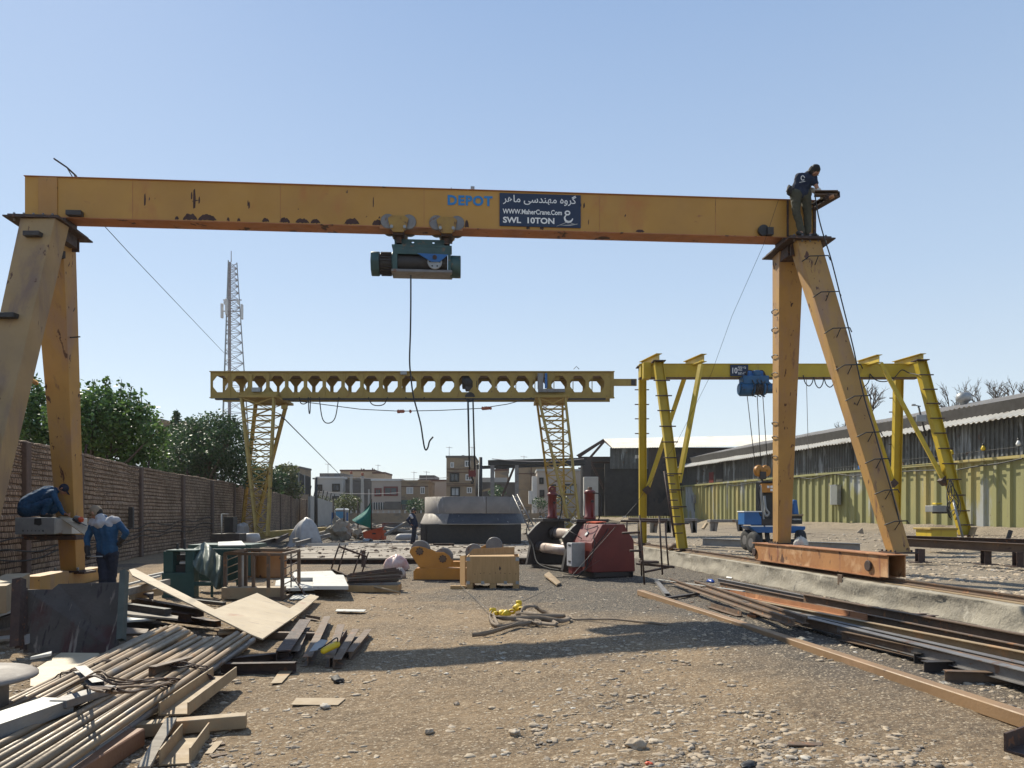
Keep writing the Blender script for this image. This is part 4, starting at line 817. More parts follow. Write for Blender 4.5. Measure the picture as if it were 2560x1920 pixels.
# brackets and steps on the left front leg
def bracket(f, w_, dx=0, m=None, lr_=(lf, lfb)):
    p = V(lr_[0]).lerp(V(lr_[1]), f)+V((dx, -.28, 0)); MB().box(p, (w_, .16, .09)).build('step_bracket', m or m_dark, cr, bevel=.006)
bracket(.055, .30, .02); bracket(.30, .42, -.15, m_black); bracket(.50, .36, -.2, m_rust); bracket(.62, .3, .0, m_rust)
MB().box(V(lr).lerp(lrb, .07)+V((.22,-.3,.05)), (.34,.12,.14), rz=-.5).build('step_bracket', m_dark, cr)
MB().ext(V(lr).lerp(lrb, .28)+V((.25,-.1,0)), V(lr).lerp(lrb, .28)+V((.48,-.1,.02)), sB(.03,.02)).build('pin', m_black, cr)
MB().cyl(P(58, 940, 13.5), P(90, 957, 15.9), .05, n=8).build('tie_pipe', m_crane, cr)
# ladder rungs (bent bars) on the right front leg
for i, (x0, y0, x1, y1) in enumerate(((0,y_,0,0) for y_ in (646,735,825,916,993,1083,1149,1226,1303))):
    
    # find the height on the leg that shows at row y0
    lo, hi = 0., 1.
    for _ in range(30):
        m_ = (lo+hi)/2; q = V(rf).lerp(V(rfb), m_); r_ = HY-(q.z-CH)/(q.y-.22)*F
        if r_ < y0: lo = m_
        else: hi = m_
    q = V(rf).lerp(V(rfb), lo); w_ = .25*(1-lo)+.155*lo
    a = q+V((-w_-.02, -.24+.05*lo, -.07)); b = q+V((-w_+.09, -.36, .0)); c = q+V((w_-.02, -.36, .01)); d = q+V((w_+.07, -.24, -.04))
    MB().tube([a, b, c, d], .012, 5).build('rung', m_black, cr); MB().tube([q+V((.02,-.36,0)), q+V((0,-.21,-.16))], .01, 4).build('rung_stay', m_black, cr)
for f, w_ in ((.18,.16),(.24,.10),(.33,.12),(.39,.2),(.56,.2),(.61,.18),(.68,.16)):
    q = V(rrt).lerp(V(rrb), f); hw = .28*(1-f)+.15*f; MB().tube([q+V((-hw,-.17,-.04)), q+V((-hw-.035,-.1,0)), q+V((-hw-.035,.12,0)), q+V((-hw,.17,-.03))], .012, 5).build('rung', m_black, cr)
# end beam on the rail (right) with wheels
ea, eb = V((railx(18.75), 18.75, .53)), V((railx(13.35), 13.35, .53)); ed = (eb-ea).normalized(); en = V((-ed.y, ed.x, 0)); ln = (eb-ea).length
Me = Matrix((ed, en, V((0,0,1)))).transposed()
def ebx(s0, s1, d0, d1, z0, z1, nm, mt, bev=0): return MB().box(ea+ed*(s0+s1)/2+en*(d0+d1)/2+V((0,0,(z0+z1)/2-ea.z)), (s1-s0, abs(d1-d0), z1-z0), Me).build(nm, mt, cr, bevel=bev)
m_endb = mat('end_beam_paint', (.42,.20,.075), (.32,.14,.055), 1.6, .7, spots=[((.56,.34,.18), 1.6, .50, (1,1,1), .14), ((.26,.11,.06), 2.2, .56, (3,3,.4), .08), (RU, 3, .60, (1,1,.7), .05)])
ebx(.1, ln, -.17, -.15, .55, .93, 'end_beam_web', m_endb); ebx(.1, ln, .15, .17, .55, .93, 'end_beam_web', m_endb)
ebx(0, ln+.02, -.2, .2, .932, .95, 'end_beam_flange', m_rustor); ebx(.25, ln-.2, -.2, .2, .53, .548, 'end_beam_flange', m_rustor)
ebx(.4, ln-.5, -.149, .149, .56, .92, 'diaphragm', m_dark)
for s in (ln-.55, .12):
    c = ea+ed*s+V((0,0,.72-ea.z)); MB().cyl(c-en*.10, c+en*.10, .19, n=24).build('wheel', m_dark, cr)
    for sg in (-1, 1): MB().cyl(c+en*.171*sg, c+en*.215*sg, .10, n=16).build('axle_cap', m_rust, cr, bevel=.01)
for q, w_ in ((rfb, .42), (rrb, .42)):
    MB().box(V((q.x, q.y, .965)), (.44,.62,.024)).build('foot_plate', m_rust, cr)
    for sx in (-1,1):
        for k in range(4): bolt(V((q.x+sx*.19, q.y-.25+k*.16, .96)), V((q.x+sx*.19, q.y-.25+k*.16, 1.01)), .02, m_rust, cr)
# left end beam
ea2, eb2 = V((-10.32, 18.9, .0)), V((-9.15, 11.7, .0)); d2 = (eb2-ea2).normalized()
MB().ext(ea2+V((0,0,.19)), eb2+V((0,0,.19)), sB(.34,.30), up=(0,0,1)).build('end_beam', m_crane_leg, cr, bevel=.006)
MB().box((-10.02,17.35,.36), (.62,.6,.03)).build('foot_plate', m_rust, cr); MB().box((-10.05,17.35,.33), (.85,.5,.05)).build('foot_plate', m_rust, cr)
[bolt(V((-10.02+sx*.25,17.1,.37)), V((-10.02+sx*.25,17.1,.45)), .03, m_galv, cr) for sx in (-1,1)]
# writing on the girder: DEPOT stencil and the maker's board
f0 = .02
def gp(px, py, d=f0): s = s_of(px); q = bp(s, 0, d); return bp(s, CH-(py-HY)/F*q.y, d)
q0, q1 = gp(1118, 511), gp(1226, 513)
text('DEPOT', (gp(1120,487)-gp(1120,510)).length/.70, m_letblue, cr, q0, bx, (0,0,1), off=.04, sx=1.0, sp_=1.12)
bd = MB(); c0, c1 = gp(1249, 563, .012), gp(1452, 486, .012); s0, s1 = s_of(1249), s_of(1452); zlo = 7.545; zhi = 8.215
gbox(s0, s1, .006, .026, zlo, zhi).build('maker_board', m_navy, cr)
W_ = s1-s0; H_ = zhi-zlo
def bt(u, v): return bp(s0+W_*u, zhi-H_*v, .002)
pe = '\uFEAE\uFEEB\uFE8E\uFEE3 \uFBFD\uFEB3\uFEAA\uFEE8\uFEEC\uFEE3 \uFEE9\uFEED\uFEAE\uFB94'
brd = [c for c in COL.objects if c.name.startswith('maker_board')][0]
text(pe, W_*.90/7.46, m_grill, brd, bt(.045, .27), bx, (0,0,1), off=.008)
text('WWW.MaherCrane.Com', H_*.205, m_grill, brd, bt(.04, .625), bx, (0,0,1), off=.022, sx=.83)
text('SWL  10TON', H_*.245, m_grill, brd, bt(.04, .90), bx, (0,0,1), off=.03, sx=1.13)
lg = MB()
ring = [bt(.835+.028*math.cos(a), .555+.055*math.sin(a)) for a in [k*math.pi/8 for k in range(17)]]
def strip(pts, w0, w1, mb):
    n = len(pts); up = []; dn = []
    for i, p in enumerate(pts):
        d = (pts[min(i+1,n-1)]-pts[max(i-1,0)]).normalized(); q = d.cross(by).normalized(); w_ = (w0+(w1-w0)*abs(2*i/(n-1)-1))/2; up.append(p+q*w_); dn.append(p-q*w_)
    mb.add(up+dn, [(i, i+1, n+i+1, n+i) for i in range(n-1)])
strip(ring, .028, .028, lg); strip(spl([bt(.82,.62), bt(.80,.70), bt(.815,.80), bt(.85,.83), bt(.885,.79), bt(.90,.72)], 5), .05, .02, lg)
lg.build('hook_emblem', m_grill, brd)
lg = MB(); strip(spl([bt(.70,.975), bt(.78,.89), bt(.845,.83), bt(.90,.88), bt(.95,.90)], 5), .014, .006, lg); strip(spl([bt(.74,.93), bt(.80,.935), bt(.87,.925), bt(.93,.90), bt(.965,.88)], 5), .020, .005, lg); lg.build('bridge_emblem', m_plateg, brd)
for px in (330, 700, 1060, 1500, 1790): gbox(s_of(px)-.004, s_of(px)+.004, .0265, .031, ZB+.03, ZT-.02).build('weld_seam', m_crane_flange, cr)
# bits standing on the girder
pts = [gp(183, 434, .2), gp(172, 420, .2)+V((0,0,.02)), gp(155, 410, .2), gp(130, 399, .2)]
pts = [bp(s_of(183), ZT, .2), bp(s_of(175), ZT+.12, .2), bp(s_of(158), ZT+.24, .15), bp(s_of(129), ZT+.38, .1)]
MB().ribbon(pts, .09, .03, side=[V((0,1,0))]*4).build('bent_bracket', m_dark, cr, bevel=.004)
MB().box(bp(s_of(1182), ZT+.065, .2), (.08,.05,.14), Mb).build('lug', m_galv, cr); MB().box(bp(s_of(1128), ZT+.045, .2), (.012,.05,.1), Mb).build('lug', m_rust, cr)
gbox(s_of(170), s_of(208), -.10, .02, ZB+.03, ZB+.12).build('buffer', m_dark, cr)
c = bp(s_of(1907), ZB+.13, -.06); MB().cyl(c, c+by*.08, .11, n=14).build('buffer', m_black, cr); MB().box(bp(s_of(1922), ZB+.10, -.04), (.13,.12,.15), Mb).build('limit_switch', m_dark, cr)
for s_, sg in ((.0, -1), (BL, 1)): pass
# climbing rope of cable beside the ladder
pts = [P(2036,480,15.4), P(2046,540,15.4), P(2060,593,15.35), P(2077,646,15.3), P(2101,740,15.1), P(2131,860,14.8), P(2143,916,14.7), P(2162,1000,14.4), P(2188,1085,14.25), P(2206,1150,14.1), P(2229,1228,14.0), P(2248,1303,13.9), P(2254,1360,13.8)]
tag(MB().tube(spl(pts, 5), .013, 5).build('power_cable', m_black), 'black cable running down the right leg of the orange crane', 'cable')
# rusty outrigger the worker holds: channel arm on the girder end
t = thing('bracket_arm', 'rusty triangular bracket sticking out beyond the girder end by the man on top', 'bracket', bp(BL, ZT-.3, .2))
e0 = P(2034, 518, 15.9); e1 = P(2093, 484, 15.35); MB().ext(e0, e1, sC(.16,.12,.02)).build('channel', m_rust, t); MB().ext(P(2036, 484, 15.45), P(2094, 484, 15.3), sC(.14,.09,.018)).build('channel', m_rustmid, t)
MB().box(P(2072, 492, 15.35), (.12,.1,.1), rz=.4).build('plate', m_rust, t); MB().cyl(P(2078,489,15.25), P(2080,496,15.25), .05, n=10).build('bolt', m_rustor, t)
# --------------------------------------------- electric hoist on the girder
m_trol = mat('dull_trolley_paint', (.36,.22,.05), (.26,.15,.04), 4, .6, spots=[(RU, 5, .56, (1,1,1), .08)])
hs = thing('electric_hoist', 'dirty green electric wire rope hoist hanging from the girder of the orange crane', 'hoist', bp(s_of(1040), 6.3, .22))
HOIST = True
def hp(px, z, d=.22): return bp(s_of(px), z, d)
for px in (996, 1117):
    s = s_of(px)
    for sg in (-.04, BW+.04):
        dd = 1 if sg < 0 else -1
        pl = [bp(s+a, z, sg) for a, z in ((-.14,7.72),(.14,7.72),(.21,7.64),(.17,7.40),(.10,7.24),(-.10,7.24),(-.17,7.40),(-.21,7.64))]
        MB().slab(pl, by*dd*-.025).build('trolley_plate', m_trol, hs, bevel=.004)
        for a in (-.26, .26): c = bp(s+a*.80, 7.58, sg-dd*-.028); MB().cyl(c, c+by*dd*.05, .15, n=22).build('wheel', m_steelg, hs, bevel=.01)
        [bolt(bp(s+a, 7.38, sg-.07), bp(s+a, 7.38, sg+.07), .032, m_galv, hs, n=10) for a in (-.13, .13)]
    gbox(s-.11, s+.11, -.02, BW+.02, 7.19, 7.30).build('crosshead', m_rust, hs); gbox(s-.05, s+.05, .1, .34, 7.0, 7.2).build('hanger', m_rust, hs)
for px, sg in ((964, 1), (1148, 1)): gbox(s_of(px)-.12, s_of(px)+.08, .0, .3, 7.36, 7.42).build('stop_plate', m_rustor, hs)
sa, sb_ = s_of(982), s_of(1127)
# (outline with notch), drum frame, drum, motor, gearbox, sheave
pl = MB(); zA, zB = 7.02, 7.20
N_ = 10
def plate_with_holes(z0, z1, s0, s1, holes, r, d):
    mb = MB(); xs = [s0]+[h+k*r for h in holes for k in (-1, 1)]+[s1]
    for i in range(0, len(xs)-1, 2): mb.box(bp((xs[i]+xs[i+1])/2, (z0+z1)/2, d), (xs[i+1]-xs[i], .03, hz(z1)-hz(z0)), Mb)
    for h in holes:
        zc = z1-.09
        for sg in (-1, 1):
            for i in range(6):
                a0, a1 = math.pi*i/6, math.pi*(i+1)/6
                mb.slab([bp(h-r*math.cos(a0), zc+sg*r*math.sin(a0), d-.015), bp(h-r*math.cos(a1), zc+sg*r*math.sin(a1), d-.015), bp(h-r*math.cos(a1), z1 if sg > 0 else z0, d-.015), bp(h-r*math.cos(a0), z1 if sg > 0 else z0, d-.015)], by*.03)
    return mb
plate_with_holes(6.90, 7.16, sa+.02, sb_-.02, [s_of(1031), s_of(1083)], .028, .20).build('hanger_beam', m_green_h, hs)
gbox(sa-.02, sb_+.02, .0, .42, 6.84, 6.90).build('frame_top', m_green_h, hs)
pf = MB()
gbox(sa, sb_, .0, .03, 6.62, 6.84, pf); gbox(sa, sa+.09, -.01, .03, 6.16, 6.62, pf); gbox(sb_-.06, sb_, -.01, .03, 6.16, 6.62, pf); pf.build('drum_frame', m_green_h, hs, bevel=.005)
gbox(sa-.03, sb_+.03, -.02, .44, 6.08, 6.17).build('frame_bottom', m_steelg, hs, bevel=.01); gbox(sa+.01, sa+.06, .04, .42, 6.17, 6.83).build('end_plate', m_green_h, hs); gbox(sb_-.05, sb_-.01, .04, .42, 6.17, 6.83).build('end_plate', m_green_h, hs)
n = 34; prof = []
for i in range(n*2+1): prof.append((.20 if i % 2 else .212, (sb_-sa-.14)*i/(n*2)))
Mx = Matrix((by, V((0,0,1)), bx)).transposed(); c = bp(sa+.07, 6.45, .24); mb = MB().lathe(prof, (0,0,0), 22)
mb.v = [Mx @ p+c for p in mb.v]; mb.build('rope_drum', m_dark, hs)
def alongs(px0, px1, r, z, nm, mt, n=18, bev=.012, fin=False, d=.22):
    a, b = bp(s_of(px0), z, d), bp(s_of(px1), z, d); o = MB().cyl(a, b, r, n=n).build(nm, mt, hs, bevel=bev)
    if fin:
        f = MB()
        for k in range(22): an = k*math.pi/11; q = by*math.cos(an)+V((0,0,1))*math.sin(an); f.slab([a+q*r*.98+bx*.03, b+q*r*.98-bx*.02, b+q*r*1.13-bx*.02, a+q*r*1.13+bx*.03], q.cross(bx)*.012)
        f.build('cooling_fins', mt, o)
    return o
alongs(926, 947, .255, 6.41, 'motor_cowl', m_green_h, n=8); alongs(947, 979, .21, 6.41, 'motor', m_dark, fin=True); alongs(979, 984, .24, 6.42, 'motor_flange', m_green_h)
alongs(1126, 1152, .225, 6.37, 'gearbox', m_green_h, n=22)
sc_ = s_of(1087); c = bp(sc_, 6.39, -.045)
tri = [bp(sc_-.35, 6.62, -.05), bp(sc_+.27, 6.60, -.05), bp(sc_+.1, 6.38, -.05), bp(sc_-.07, 6.38, -.05)]; MB().slab(tri, by*-.018).build('sheave_plate', m_blue, hs)
MB().cyl(c, c+by*.04, .15, n=26).build('sheave', m_galv, hs, bevel=.01); MB().cyl(c-by*.045+V((0,0,.08)), c+by*.0+V((0,0,.08)), .045, n=10).build('bolt', m_rust, hs)
for k in range(6): a = k*math.pi/3; q = c+bx*math.cos(a)*.10+V((0,0,math.sin(a)*.10)); bolt(q-by*.004, q-by*.001, .018, m_black, hs, 'sheave_hole', 8)
pts = [P(1027,688,15.3), P(1027,760,15.3), P(1026,830,15.3), P(1024,900,15.3), P(1027,940,15.3), P(1033,988,15.3), P(1044,1030,15.3), P(1052,1062,15.3), P(1057,1095,15.3), P(1061,1118,15.3), P(1065,1125,15.3), P(1070,1118,15.3), P(1074,1103,15.3), P(1083,1092,15.3)]
tag(MB().tube(spl(pts, 4), .017, 6).build('pendant_cable', m_black), 'black cable dangling from the green hoist with its end curled up', 'cable')
HOIST = False
# guy wires
def wire(pts, r, lab, cat='wire', m=None): return tag(MB().tube(pts, r, 4).build('wire', m or m_black), lab, cat)
w1 = [bp(s_of(170), ZT+.25, -.02), P(236, 532, 15), P(400, 720, 24), P(560, 882, 36), P(705, 1040, 60), P(843, 1182, 110)]
wire([P(168,420,14.9), P(238, 540, 16.2), P(330,640,20), P(560, 882, 34)], .011, 'thin wire running down from the left end of the orange girder')
wire([P(700,1036,44.5), P(845,1182,112)], .05, 'dark wire running down from the left lattice leg to the houses')
wire([P(1946,500,15.6), P(1908,614,16), P(1830,790,17), P(1778,935,18), P(1690,1110,20), P(1590,1260,21), P(1420,1450,17)], .005, 'thin wire running down from the right end of the orange girder')
# ================================================================== YELLOW LATTICE CRANE FAR BEHIND
LD = 45.
lc = thing('lattice_crane', 'yellow gantry crane on lattice legs with a castellated girder behind the orange one', 'gantry crane', P(1020, 1320, LD))
x0, x1 = P(526, 0, LD).x, P(1535, 0, LD).x; zt_, zb_ = zat(930, LD), zat(993, LD); Hh = zt_-zb_
def castell(y, name):                                  # web with octagonal openings
    mb = MB(); fl = .22
    mb.bb((x0, y, zt_-fl), (x1, y+.05, zt_)); mb.bb((x0, y, zb_), (x1, y+.05, zb_+.30))
    cs = [P(px, 0, LD).x for px in [551,600,648]+[693+k*47.0 for k in range(19)] if px < 1530]
    h0, h1 = zb_+.30, zt_-fl; hm = (h0+h1)/2; r = .45; hw = .20; last = x0
    for c in cs:
        a, b = c-r, c+r
        mb.bb((last, y, h0), (a, y+.05, h1)); last = b
        q = (h1-h0)*.33
        for (p1, p2, p3) in (((a,h1),(a+ (r-hw),h1),(a,h1-q)), ((b,h1),(b-(r-hw),h1),(b,h1-q)), ((a,h0),(a+(r-hw),h0),(a,h0+q)), ((b,h0),(b-(r-hw),h0),(b,h0+q))):
            mb.slab([V((p1[0],y,p1[1])), V((p2[0],y,p2[1])), V((p3[0],y,p3[1]))], V((0,.05,0)))
    mb.bb((last, y, h0), (x1, y+.05, h1)); return mb.build(name, m_yel_o, lc)
castell(LD, 'girder_web'); castell(LD+1.9, 'girder_web')
MB().bb((x0, LD+.06, zt_-.06), (x1, LD+1.89, zt_-.02)).build('girder_top', m_rustmid, lc)
for z in (zt_-.01, zb_-.06): MB().bb((x0-.02, LD-.12, z), (x1+.02, LD+.17, z+.05)).build('flange', m_yel_o, lc)
MB().bb((x0+.3, LD-.1, zb_-.16), (x1-.5, LD+.15, zb_-.07)).build('hoist_track', m_dark, lc)
MB().bb((x1, LD+.3, zt_-.75), (P(1594,0,LD).x, LD+.5, zt_-.35)).build('stub_beam', m_yel_o, lc); MB().bb((P(1580,0,LD).x, LD+.27, zt_-.73), (P(1591,0,LD).x, LD+.3, zt_-.38)).build('stub_stain', m_dark, lc)
for k in range(22): x = P(527+k*47.6, 0, LD).x; MB().bb((x, LD-.03, zb_), (x+.05, LD, zt_)).build('stiffener', m_yel_o, lc)
for px in (552,600,649,1400,1440): pass
def lattice(tp, bt_, w0, w1, name, n=11):
    # four chords from the head box to a narrower pair of feet, braced on every face
    mb = MB(); tp = [V(p) for p in tp]; bt_ = [V(p) for p in bt_]
    def q(k, f): return tp[k].lerp(bt_[k], f)
    for k in range(4): mb.ext(tp[k], bt_[k], sB(.11,.11))
    for i in range(n):
        f0, f1 = i/n, (i+1)/n
        for k in range(4):
            j = (k+1) % 4
            if k in (1,3): mb.ext(q(k,f0), q(j,f0), sB(.04,.04)); continue
            mb.ext(q(k,f0), q(j,f0), sB(.055,.055))
            if k == 0: mb.ext(q(k,f0), q(j,f1), sB(.045,.045)); mb.ext(q(j,f0), q(k,f1), sB(.045,.045))
    return mb.build(name, m_yel_mast, lc)
T = lambda a, b, z: [P(a, 0, LD-1.0).xy.to_3d()+V((0,0,z)), P(b, 0, LD-1.0).xy.to_3d()+V((0,0,z)), P(b-8, 0, LD+2.0).xy.to_3d()+V((0,0,z)), P(a+2, 0, LD+2.0).xy.to_3d()+V((0,0,z))]
def tower(px_t0, px_t1, feet, name):
    z = zb_-.25
    tp = [V(((px_t0-CX)/F*(LD-.6), LD-.6, z)), V(((px_t1-CX)/F*(LD-.6), LD-.6, z)), V(((px_t1-CX)/F*(LD-.6), LD+1.6, z)), V(((px_t0-CX)/F*(LD-.6), LD+1.6, z))]
    lattice(tp, feet[0], 0, 0, name); return tp
zf = .55
def ft(pa, pb, y, z): return [V(((pa-CX)/F*y, y, z)), V(((pb-CX)/F*y, y, z)), V(((pb-CX)/F*y, y+.3, z)), V(((pa-CX)/F*y, y+.3, z))]
# each side has two splayed lattice legs: one coming forward, one going back
def two(px_t0, px_t1, fa, fb, nm):
    z = zb_-.2; w_ = (px_t1-px_t0)*.52
    xa, xb = (px_t0-CX)/F*LD, (px_t1-CX)/F*LD
    for (f, y0) in ((fa, LD-1.2), (fb, LD+1.2)):
        tp = [V((xa, y0, z)), V((xb, y0, z)), V((xb, y0+.3, z)), V((xa, y0+.3, z))]
        lattice(tp, f, 0, 0, nm)
    MB().bb((xa-.2, LD-1.3, z), (xb+.2, LD+2.2, z+.14)).build('head_frame', m_yel_o, lc)
two(620, 699, ft(640, 667, 38.6, zf-.1), ft(603, 634, 47.5, zf), 'lattice_leg')
two(1345, 1410, ft(1429, 1452, 39.2, zf), ft(1385, 1412, 51.5, zf), 'lattice_leg')
MB().ext(P(632,1340,38.2), P(632,1340,38.2)+V((.2,14,0)), sB(.4,.35)).build('end_carriage', m_yel_o, lc); MB().ext(P(1422,1318,38.8), P(1400,1306,52.5), sB(.4,.35)).build('end_carriage', m_yel_o, lc)
for a, b in ((622,647),(665,702)): MB().bb(P(a,935,LD-.12), P(a+9,990,LD-.07)).build('bolted_cover', m_yel_o, lc)
MB().bb(P(618,992,LD-.3), P(696,980,LD-.14)).build('shelf', m_yel_o, lc); MB().bb(P(629,979,LD-.5), P(655,971,LD-.15)).build('control_box', m_galv, lc)
MB().bb(P(1345,980,LD-.3), P(1412,973,LD-.14)).build('shelf', m_steelg, lc); MB().bb(P(1344,972,LD-.25), P(1358,934,LD-.1)).build('ladder_panel', m_steelg, lc); MB().bb(P(1362,970,LD-.25), P(1368,934,LD-.1)).build('ladder_panel', m_blue, lc); MB().bb(P(1370,950,LD+.2), P(1398,935,LD+.3)).build('ladder_panel', m_yel_o, lc)
MB().bb(P(1001,936,LD-.14), P(1017,928,LD-.05)).build('lamp', m_galv, lc); MB().box(P(711,1018,LD-1.5), (.32,.2,.2)).build('lamp', m_yel_o, lc)
MB().tube([P(1434,923,LD), P(1441,916,LD), P(1448,923,LD)], .02, 4).build('lifting_eye', m_black, lc)
# hoist inside the girder, ropes and hook block
hk = thing('hook_block', 'maroon hook block hanging on long ropes from the yellow lattice crane', 'hook block', P(1180, 1210, LD-.2))
for a in ((1168.5,996,1173,1176),(1171,996,1174.5,1176),(1181.5,996,1186,1176),(1183,996,1188,1176)): MB().cyl(P(a[0],a[1],LD-.1), P(a[2],a[3],LD-.2), .03, n=5).build('rope', m_black, hk)
for px in (1173, 1187): MB().slab([P(px-2,1175,LD-.3), P(px+1.5,1173,LD-.3), P(px+3,1185,LD-.3), P(px+1,1193,LD-.3), P(px-2,1192,LD-.3)], V((0,.3,0))).build('side_plate', m_red, hk)
MB().cyl(P(1180,1184,LD-.3), P(1180,1184,LD), .2, n=12).build('crosshead', m_red, hk); MB().tube(spl([P(1180,1190,LD-.15), P(1180,1196,LD-.15), P(1183,1201,LD-.15), P(1182,1207,LD-.15), P(1179,1208,LD-.15), P(1177,1203,LD-.15)], 4), .07, 6, .035).build('hook', m_black, hk)
t = thing('hoist_trolley', 'black hoist inside the castellated girder above the hook block', 'hoist', P(1175, 990, LD+.5))
MB().lathe([(.001,0),(.42,.05),(.45,.5),(.42,1.0),(.001,1.05)], P(1175,955,LD+.5)-V((.5,0,0)), 14, 'X').build('drum', m_black, t); MB().bb(P(1163,975,LD+.2), P(1188,936,LD+.8)).build('frame', m_dark, t); MB().cyl(P(1175,993,LD-.1), P(1175,993,LD+.3), .3, n=14).build('sheave', m_black, t)
# festoon cables below the girder
fest = [((748,993),(771,993),(758,1010)),((771,993),(776,993),(774,1034)),((798,993),(847,993),(820,1058)),((921,993),(969,993),(945,1014)),((1013,993),(1062,993),(1040,1000)),((1088,972),(1140,972),(1112,971)),((728,993),(738,993),(733,996))]
for i, (a, b, c) in enumerate(fest[:5]):
    pts = spl([P(*a,LD-.15), P(a[0]+(c[0]-a[0])*.35,a[1]+(c[1]-a[1])*.8,LD-.15), P(*c,LD-.15), P(b[0]+(c[0]-b[0])*.35,b[1]+(c[1]-b[1])*.8,LD-.15), P(*b,LD-.15)], 5)
    tag(MB().tube(pts, .03, 4).build('festoon_cable', m_black), ['shallow grey cable loop nearest the left lattice leg','narrow deep cable loop beside the left lattice leg','deepest cable loop under the castellated girder','medium cable loop near the middle of the castellated girder','very shallow cable loop beside the dangling cable'][i], 'cable', 'festoon cables under the castellated girder')
wire([P(712,999,LD-1.4), P(800,1010,LD-1.4), P(900,1023,LD-1.4), P(1000,1028,LD-1.4), P(1100,1026,LD-1.4), P(1200,1021,LD-1.4), P(1270,1010,LD-1.4), P(1330,994,LD-1.4)], .022, 'thin wire slung between the two lattice legs')
for i, px in enumerate((996,1000,1004,1008,1026,1207,1212,1216,1221,1226)):
    y = 1028.5 if px < 1100 else 1020.5
    tag(MB().rock(P(px, y, LD-1.4), .085, sq=(1,1,1.2)).build('wire_insulator', m_fibre), 'small terracotta insulator threaded on the wire between the lattice legs', 'insulator', 'insulators threaded on the wire')
# ================================================================== BRIGHT YELLOW TWIN A-FRAME CRANE ON THE RIGHT
yc = thing('a_frame_crane', 'bright yellow gantry crane on slim braced legs in front of the shed', 'gantry crane', (9.5, 26.4, .5))
YD = 26.4; MB().ext(P(1600,928,YD), P(2290,928,YD), sB(.30, P(0,911,YD).z-P(0,945,YD).z-.02)).build('girder', m_yel, yc)
MB().ext(P(1597,912,YD), P(2292,912,YD), sB(.34,.025)).build('top_flange', m_yel, yc); MB().ext(P(1597,946,YD), P(2292,946,YD), sB(.34,.03)).build('bottom_flange', m_rustmid, yc)
MB().bb(P(1609,946,YD-.5), P(1622,911,YD-.1)).build('end_cover', m_yel, yc, bevel=.01)
def cross(xn, yn, xf, yf): MB().ext(P(xn,yn+6,25.4), P(xf,yf+5,27.2), sI(.20,.26)).build('cross_beam', m_yel, yc)
cross(1648,887,1604,909); cross(1760,888,1714,908); cross(2198,890,2146,907); cross(2308,887,2236,908)
def lg2(pt, pb, Yt, Yb, w_, d, lab='leg'):
    a, b = P(*pt, Yt), P(*pb, Yb); MB().ext(b, a, sI(d, w_, .03, .02), up=(1,0,0)).build(lab, m_yel, yc)
    MB().box(a+V((0,0,.03)), (.42,.42,.03)).build('cap_plate', m_rust, yc); MB().box(b, (.5,.5,.03)).build('foot_plate', m_rust, yc); return a, b
A1 = lg2((1606,920), (1607,1358), 27.3, 28.6, .26, .20); B1 = lg2((1646,906), (1706,1372), 25.4, 24.25, .30, .24)
C1 = lg2((2246,944), (2238,1334), 27.3, 29, .29, .22); D1 = lg2((2300,904), (2414,1338), 25.4, 24.4, .33, .24)
def rungs(leg_, rows, ext_, dy=-.16):
    a, b = leg_
    for r_ in rows:
        lo, hi = 0., 1.
        for _ in range(25):
            m_ = (lo+hi)/2; q = a.lerp(b, m_)
            if HY-(q.z-CH)/q.y*F < r_: lo = m_
            else: hi = m_
        q = a.lerp(b, lo)+V((0,dy,0)); MB().cyl(q-V((ext_,0,0)), q+V((ext_,0,0)), .022, n=6).build('rung', m_rust, yc)
rungs(A1, (973,1010,1046,1083), .26, .12); rungs(B1, (953,991,1028,1067,1106,1145,1185,1225,1267,1309), .27)
rungs(C1, (994,1029,1075,1110), .25, .12); rungs(D1, (939,975,1010,1047,1084,1122,1160,1199,1238,1277,1312), .24)
def brace(a, b, Ya, Yb, gus=True):
    p, q = P(*a, Ya), P(*b, Yb); MB().ext(p, q, sB(.14,.12)).build('brace', m_yel, yc)
    if gus: MB().box(q, (.24,.24,.24), Matrix.Rotation(.8,3,'Y').to_4x4()).build('brace_shoe', m_rust, yc)
brace((1752,912),(1697,1206),25.4,24.75,False); brace((1711,945),(1618,1225),27.2,28.0)
brace((2202,908),(2360,1202),25.4,24.8); brace((2148,945),(2232,1208),27.2,28.1)
c0 = P(1826, 940, YD-.22); sgn = MB().bb(P(1826,940,YD-.20), P(1870,912,YD-.17)).build('load_board', m_navy, yc)
text('10', .27, m_grill, sgn, P(1828,933,YD-.205), (1,0,0), (0,0,1), off=.02, sx=.8); text('TON', .075, m_grill, sgn, P(1843.5,927,YD-.205), (1,0,0), (0,0,1), off=.02)
text('\u06F0\u06F9\u06F1\u06F2\u06F5\u06F6\u06F0\u06F2\u06F5', .12, m_grill, sgn, P(1844,922,YD-.205), (1,0,0), (0,0,1), off=.02, sx=.62); text('\u06F5\u06F5\u06F2\u06F0\u06F8\u06F3\u06F7', .12, m_grill, sgn, P(1845,936,YD-.205), (1,0,0), (0,0,1), off=.02, sx=.72)
